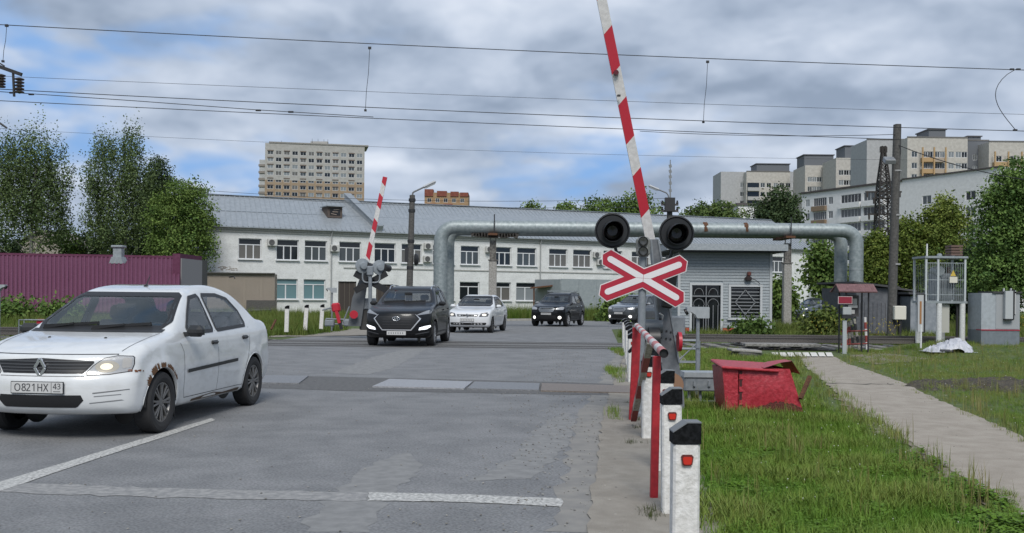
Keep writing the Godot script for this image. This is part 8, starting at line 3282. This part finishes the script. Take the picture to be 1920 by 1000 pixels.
func build_plants() -> void:
	rng.seed = 4711
	M.leaf = leafmat(0.55)
	M.grass = leafmat(0.45)
	M.bark = mat(0.07, 0.06, 0.05, 0.95)
	M.birch_bark = mottled([0.08, 0.075, 0.07], [0.42, 0.41, 0.39], 1.2, 0.9, 401, 0.03, 4)
	var d := 85.0
	# birches on the left, foliage hanging in strands
	var bc := [[0.060, 0.095, 0.038], [0.145, 0.195, 0.078]]
	var o := P(62, 552, d) * Vector3(1, 0, 1)
	tree("birch_tree", "tall birch with hanging foliage at the far left edge", "tree", o, 14.5, [blob_px(60, 300, 62, 62, d, o), blob_px(20, 350, 60, 80, d, o), blob_px(100, 365, 38, 85, d, o), blob_px(60, 400, 70, 75, d, o), blob_px(-40, 330, 60, 100, d, o)], 800, 48, Vector3(0.5, 1.5, 0.5), 0.10, bc, M.birch_bark, "birches on the left", 0.22, 3.0)
	o = P(228, 552, d + 1) * Vector3(1, 0, 1)
	tree("birch_tree", "tall birch with sparse hanging foliage, second from the left", "tree", o, 14.3, [blob_px(243, 272, 28, 30, d, o), blob_px(195, 290, 26, 34, d, o), blob_px(222, 330, 66, 60, d, o), blob_px(185, 390, 42, 70, d, o), blob_px(255, 380, 40, 80, d, o), blob_px(220, 430, 62, 40, d, o)], 620, 46, Vector3(0.45, 1.4, 0.45), 0.095, bc, M.birch_bark, "birches on the left", 0.2, 3.0)
	var dark := [[0.032, 0.054, 0.026], [0.078, 0.115, 0.050]]
	o = P(290, 552, 90.0) * Vector3(1, 0, 1)
	tree("spruce_tree", "dark narrow spruce between the birch and the bushy tree", "tree", o, 12.0, [blob_px(297, 320, 20, 26, 90, o), blob_px(290, 365, 38, 45, 90, o), blob_px(290, 425, 48, 60, 90, o), blob_px(318, 350, 14, 14, 90, o)], 420, 48, Vector3(0.7, 0.5, 0.7), 0.10, dark, M.bark, "", 0.2, 1.5)
	var mid := [[0.062, 0.115, 0.028], [0.165, 0.235, 0.060]]
	d = 79.0
	o = P(350, 552, d) * Vector3(1, 0, 1)
	tree("bushy_tree", "rounded bushy green tree against the left end of the white building", "tree", o, 9.0, [blob_px(352, 372, 46, 38, d, o), blob_px(325, 420, 48, 60, d, o), blob_px(365, 430, 38, 70, d, o), blob_px(340, 475, 60, 50, d, o)], 520, 56, Vector3(0.7, 0.5, 0.7), 0.10, mid, M.bark, "", 0.16, 1.6)
	var hg := P(215, 552, 93.0) * Vector3(1, 0, 1)
	for i in 6:
		var px: float = [10.0, 120.0, 180.0, 235.0, 280.0, 330.0][i]
		var hp := P(px, 552, 93.0 + (i % 2)) * Vector3(1, 0, 1)
		tree("dark_shrub", "dark green shrub under the left trees, %s from the left" % ["first", "second", "third", "fourth", "fifth", "sixth"][i], "shrub", hp, 3.0, [blob_px(px, 462, 36, 34, 93, hp), blob_px(px + 14, 490, 34, 40, 93, hp)], 90, 40, Vector3(0.8, 0.7, 0.8), 0.14, dark if i != 1 else mid, M.bark, "shrubs under the left trees", 0.1, 0.7)
	# crowns over the long roof
	var over := [[994, 392, 24, 16, "first small green tree crown over the long roof, left"], [1070, 392, 34, 18, "second low tree crown over the long roof"], [1128, 384, 36, 22, "third broad tree crown over the roof, left of the raised boom"], [1195, 378, 34, 32, "tallest tree crown over the roof, right of the raised boom"], [1312, 390, 36, 20, "tree crown over the roof right of the lamp pole"], [1362, 392, 34, 20, "rightmost tree crown over the roof before the grey blocks"]]
	for e in over:
		var hp := P(e[0], 552, 140.0) * Vector3(1, 0, 1)
		tree("roof_line_tree", e[4], "tree", hp, 12.0, [blob_px(e[0], e[1] + 8, e[2], e[3], 140, hp), blob_px(e[0] - 12, e[1] + 26, e[2], e[3], 140, hp), blob_px(e[0] + 12, e[1] + 24, e[2], e[3], 140, hp)], 110, 40, Vector3(1.0, 0.8, 1.0), 0.2, mid if e[0] < 1200 else [[0.055, 0.095, 0.028], [0.13, 0.18, 0.055]], M.bark, "trees behind the white building", 0.2, 1.5)
	d = 150.0
	o = P(1458, 552, d) * Vector3(1, 0, 1)
	tree("round_tree", "dark round tree standing before the grey apartment blocks", "tree", o, 15.0, [blob_px(1462, 378, 32, 26, d, o), blob_px(1440, 400, 34, 28, d, o), blob_px(1478, 402, 28, 30, d, o), blob_px(1458, 425, 46, 36, d, o)], 260, 44, Vector3(1.1, 0.9, 1.1), 0.22, dark, M.bark, "", 0.25, 2.5)
	# thicket right of the pipe
	var yel := [[0.075, 0.118, 0.022], [0.175, 0.215, 0.046]]
	d = 56.0
	var th := [[1640, 500, 34, 60, yel, "yellow green maple right beside the pipe legs"], [1700, 490, 48, 80, yel, "yellow green maple behind the tall pole"], [1768, 450, 52, 80, [[0.085, 0.13, 0.026], [0.21, 0.25, 0.058]], "tallest yellow green maple, right of the tall pole"], [1742, 520, 60, 60, mid, "mid green maple behind the transformer"]]
	for e in th:
		var hp := P(e[0], 552, d) * Vector3(1, 0, 1) + Vector3(0, 0, rng.randf_range(-2, 2))
		tree("maple_tree", e[5], "tree", hp, 5.0, [blob_px(e[0], e[1], e[2], e[3], d, hp, 1.2), blob_px(e[0] + 8, e[1] - e[3] * 0.55, e[2] * 0.55, e[3] * 0.5, d, hp), blob_px(e[0] - 14, e[1] + 30, e[2], e[3] * 0.7, d, hp)], 420, 48, Vector3(0.5, 0.45, 0.5), 0.085, e[4], M.bark, "maples behind the tall pole", 0.1, 1.2)
	d = 46.0
	o = P(1905, 552, d) * Vector3(1, 0, 1)
	var big := [[0.056, 0.110, 0.030], [0.145, 0.225, 0.058]]
	tree("big_tree", "big dark green tree filling the right edge behind the cabinet", "tree", o, 8.0, [blob_px(1918, 360, 56, 70, d, o), blob_px(1875, 400, 42, 50, d, o), blob_px(1890, 460, 66, 70, d, o), blob_px(1870, 530, 70, 60, d, o), blob_px(1960, 470, 70, 120, d, o)], 950, 56, Vector3(0.5, 0.36, 0.5), 0.075, big, M.bark, "", 0.2, 2.0)
	o = P(1825, 552, 50.0) * Vector3(1, 0, 1)
	tree("dark_shrub", "dark shrub filling the gap between transformer and cabinet", "shrub", o, 3.0, [blob_px(1825, 520, 50, 60, 50, o), blob_px(1790, 560, 40, 30, 50, o)], 200, 40, Vector3(0.5, 0.45, 0.5), 0.1, dark, M.bark, "", 0.1, 0.8)
	# lower shrubs
	var low := [[1542, 505, 26, 48, 75, mid, "shrub between white building and pipe legs"], [1462, 560, 24, 34, 58, mid, "shrub behind the right pipe post"], [1410, 627, 30, 16, 33.5, [[0.045, 0.085, 0.018], [0.10, 0.15, 0.04]], "low bright green bush before the booth's barred window"], [1545, 612, 34, 24, 34, [[0.06, 0.095, 0.02], [0.14, 0.17, 0.045]], "low yellow green bush between the path and notice shelter"], [1150, 592, 12, 22, 66, mid, "small bush against the metal enclosure, left"], [1185, 590, 14, 24, 66, mid, "small bush against the metal enclosure, right"], [1620, 545, 18, 30, 60, mid, "shrub behind the dark shed"], [25, 590, 34, 14, 44, mid, "low weedy bush under the purple roof at the left edge"], [120, 592, 40, 11, 44, mid, "low weedy bush under the purple roof behind the sedan's hood"]]
	for e in low:
		var hp := P(e[0], 552, e[4]) * Vector3(1, 0, 1) + Vector3(0, gy(e[4]), 0)
		tree("green_bush", e[6], "bush", hp, 1.0, [blob_px(e[0], e[1], e[2], e[3], e[4], hp)], 90, 40, Vector3(0.012, 0.012, 0.012) * e[4], 0.0022 * e[4], e[5], M.bark, "", 0.04, 0.3)
	grass()

func grass() -> void:
	var fresh := [0.138, 0.235, 0.034]
	var lush := [0.090, 0.200, 0.024]
	var dry := [0.215, 0.245, 0.080]
	var fn := FastNoiseLite.new()
	fn.seed = 8; fn.frequency = 0.55; fn.fractal_octaves = 3
	var lists := [[], [], []]
	var strips := [    # x0, x1, d0, d1, per square metre, height, how dry
		[0.9, 5.0, 3.6, 8.0, 1100.0, 0.12, 0.08], [1.2, 8.0, 8.0, 13.0, 640.0, 0.12, 0.12], [1.8, 12.0, 13.0, 20.0, 330.0, 0.11, 0.25], [2.6, 17.0, 20.0, 27.6, 200.0, 0.12, 0.32],
		[3.8, 26.0, 31.4, 36.5, 110.0, 0.30, 0.35], [6.0, 32.0, 36.5, 52.0, 45.0, 0.42, 0.35], [-34.0, -7.8, 31.4, 37.5, 80.0, 0.30, 0.35], [-9.0, -5.4, 34.0, 40.0, 90.0, 0.35, 0.3], [-34.0, -7.5, 37.5, 52.0, 40.0, 0.48, 0.35],
		[-18.0, -4.9, 52.0, 66.0, 24.0, 0.6, 0.3], [-2.6, 14.0, 66.5, 76.0, 38.0, 0.85, 0.2], [10.0, 42.0, 52.0, 62.0, 22.0, 0.5, 0.3], [12.0, 44.0, 74.0, 92.0, 14.0, 0.7, 0.3], [-34.0, -7.8, 18.0, 27.6, 60.0, 0.2, 0.4]]
	var mound := Vector2(8.0, 17.2)
	var g0 := FastNoiseLite.new()
	g0.seed = 78; g0.frequency = 0.8
	for s in strips:
		var n := int((s[1] - s[0]) * (s[3] - s[2]) * s[4])
		for i in n:
			var x := rng.randf_range(s[0], s[1])
			var z := rng.randf_range(s[2], s[3])
			if absf(x / z) > 0.72: continue
			var p := Vector2(x, -z)
			if near_path(p) and not (rng.randf() < 0.3 and z < 27.0 and not (near_path(p + Vector2(0.16, 0)) and near_path(p - Vector2(0.16, 0)))): continue
			if z > 31.0 and z < 66.0 and x > road_mid(z) - 5.4 and x < road_mid(z) + 5.1 and z < 48.0: continue
			if z > 46.0 and z < 66.5 and x > -4.5 and x < 7.0 + (z - 50.0) * 1.5 and x > -5.0 + (z - 50) * 0.2: continue
			if z > 52.0 and z < 64.0 and x > 9.0 and z > 49.0 + (x - 6.3) * 0.5: continue
			if x > 5.9 and x < 8.7 and z > 25.0 and z < 33.0: continue
			if x > 6.2 and x < 10.2 and z > 36.6 and z < 41.0: continue
			var g := fn.get_noise_2d(x * 1.4, z * 1.4)
			var bare := 0.0
			if p.distance_to(Vector2(mound.x, -mound.y)) < 1.5 + g0.get_noise_2d(x, z): bare = 0.4
			if z < 27.0 and Geometry2D.is_point_in_polygon(Vector2(x - 0.25, -z), path_poly) or Geometry2D.is_point_in_polygon(Vector2(x + 0.42, -z + fn.get_noise_2d(x * 3.0, z * 3.0) * 0.5), path_poly): bare = 0.72
			if rng.randf() < bare: continue
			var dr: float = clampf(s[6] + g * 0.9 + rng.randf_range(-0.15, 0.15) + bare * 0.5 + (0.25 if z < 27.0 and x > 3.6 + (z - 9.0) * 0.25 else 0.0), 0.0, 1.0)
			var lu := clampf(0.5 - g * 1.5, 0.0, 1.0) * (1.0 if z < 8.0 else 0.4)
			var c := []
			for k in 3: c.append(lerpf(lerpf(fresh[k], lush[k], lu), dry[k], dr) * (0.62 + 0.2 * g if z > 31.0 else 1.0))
			var h: float = s[5] * rng.randf_range(0.55, 1.25) * (1.0 + g * 0.7) * (0.55 if z < 27.0 and x > 3.6 + (z - 9.0) * 0.25 else 1.0)
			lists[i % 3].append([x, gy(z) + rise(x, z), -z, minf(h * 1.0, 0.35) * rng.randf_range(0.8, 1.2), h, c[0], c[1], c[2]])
	for i in 900:
		var z := rng.randf_range(6.0, 27.0)
		var x := rng.randf_range(1.2, z * 0.53)
		if near_path(Vector2(x, -z)) or x < road_mid(z) + 5.2 or fn.get_noise_2d(x * 2.0, z * 2.0 + 40.0) < 0.05: continue
		var pale := rng.randf()
		lists[2].append([x, rise(x, z), -z, 0.16, rng.randf_range(0.2, 0.36), lerpf(0.10, 0.26, pale), lerpf(0.17, 0.24, pale), lerpf(0.03, 0.11, pale)])
	# stray tufts in the joints of the shoulder and by the posts
	for e in [[1192, 806], [1200, 790], [1215, 962], [1186, 835], [1225, 975], [1178, 758], [1330, 905], [1326, 880]]:
		var g := G(e[0], e[1])
		for k in 7: lists[k % 3].append([g.x + rng.randfn() * 0.05, 0.0, g.z + rng.randfn() * 0.05, 0.09, rng.randf_range(0.03, 0.1), 0.06, 0.075, 0.03])
	scatter("grass", blade_tuft(1, 9, 0.28, 0.55), lists[0], "short green grass with dry patches on the verges", "grass")
	scatter("grass", blade_tuft(2, 8, 0.32, 0.8), lists[1], "leaning blades of grass among the short grass of the verges", "grass")
	scatter("grass", blade_tuft(3, 10, 0.25, 0.4), lists[2], "upright blades of grass among the short grass of the verges", "grass")
	# small broad leaves close to the viewer, and pale flower heads
	var mb := MB.new()
	mb.hc = true
	for i in 14:
		var a := rng.randf() * TAU
		var p := Vector3(cos(a), 0, sin(a)) * rng.randf_range(0.1, 0.9) + Vector3(0, rng.randf_range(0.3, 1.0), 0)
		var u := Vector3(cos(a), rng.randf_range(-0.3, 0.4), sin(a)) * 0.36
		var w := Vector3(-sin(a), 0.1, cos(a)) * 0.24
		mb.col = Color.WHITE * rng.randf_range(0.7, 1.2)
		mb.t(p - u, p + w, p + u)
		mb.t(p - u, p + u, p - w)
	var pl := []
	for i in 9000:
		var x := rng.randf_range(1.0, 4.2)
		var z := rng.randf_range(4.6, 9.5)
		if near_path(Vector2(x, -z)) or absf(x / z) > 0.56: continue
		if rng.randf() > clampf(1.1 - (z - 5.0) * 0.28 + fn.get_noise_2d(x * 2, z * 2) * 1.5, 0.05, 1.0): continue
		pl.append([x, 0.0, -z, rng.randf_range(0.035, 0.06), rng.randf_range(0.05, 0.11), 0.120, 0.220, 0.026])
	scatter("clover", mb.mesh(M.grass), pl, "low broad leaved clover among the nearest grass", "clover")
	var fl := MB.new()
	fl.lathe([Vector2(0, 0.9), Vector2(0.35, 1.0), Vector2(0.5, 1.3), Vector2(0.3, 1.6), Vector2(0, 1.65)], Transform3D.IDENTITY, 7)
	fl.cyl(Vector3.ZERO, Vector3(0, 1, 0), 0.06, -1, 4, false)
	var fp := []
	for i in 300:
		var z := rng.randf_range(5.5, 27.0)
		var x := rng.randf_range(1.4, z * 0.5)
		if near_path(Vector2(x, -z)) or x < road_mid(z) + 5.6: continue
		fp.append([x, rng.randf_range(0.04, 0.1), -z, 0.010, 0.010, 0.6, 0.6, 0.52])
	var fm := vmat(0.8)
	scatter("pale_flower", fl.mesh(fm), fp, "small pale flower heads scattered in the grass", "flowers")
	var yp := []
	for i in 260:
		var q: Array = [[1520.0, 1590.0, 34.0], [1850.0, 1925.0, 40.0], [1620.0, 1690.0, 33.0]][i % 3]
		var w := P(rng.randf_range(q[0], q[1]), 600, q[2] + rng.randf_range(-2, 4))
		yp.append([w.x, 0.25 + rng.randf() * 0.5, w.z, 0.03, 0.04, 0.45, 0.36, 0.05])
	scatter("yellow_flower", fl.mesh(fm), yp, "yellow flower heads in the tall weeds beyond the track", "flowers")
	# pebbles and crumbs along the shoulder
	var pb := MB.new()
	pb.box(Vector3(0, 0.3, 0), Vector3(1, 0.6, 0.8), Basis(Vector3.UP, 0.4), 0.2)
	var pp := []
	for i in 2600:
		var z := rng.randf_range(4.5, 26.0)
		var x := road_mid(z) + 3.7 + rng.randfn() * 0.45 + (0.4 if z < 12 else 0.0)
		if i % 3 == 0: x = road_mid(z) + rng.randf_range(-4.5, 4.0)
		if i % 5 == 0:
			z = rng.randf_range(9.0, 26.0)
			x = rng.randf_range(2.5, 9.0)
			if not Geometry2D.is_point_in_polygon(Vector2(x, -z), path_poly): continue
		var v := rng.randf_range(0.10, 0.32)
		pp.append([x, 0.012, -z, rng.randf_range(0.006, 0.02), rng.randf_range(0.005, 0.014), v, v * 0.95, v * 0.85])
	scatter("gravel", pb.mesh(vmat(0.95)), pp, "loose grit scattered on the road edge and footpath", "gravel")

func _ready() -> void:
	rng.seed = 20240611
	build_camera_and_light()
	build_ground()
	build_buildings()
	build_crossing()
	build_cars()
	build_plants()
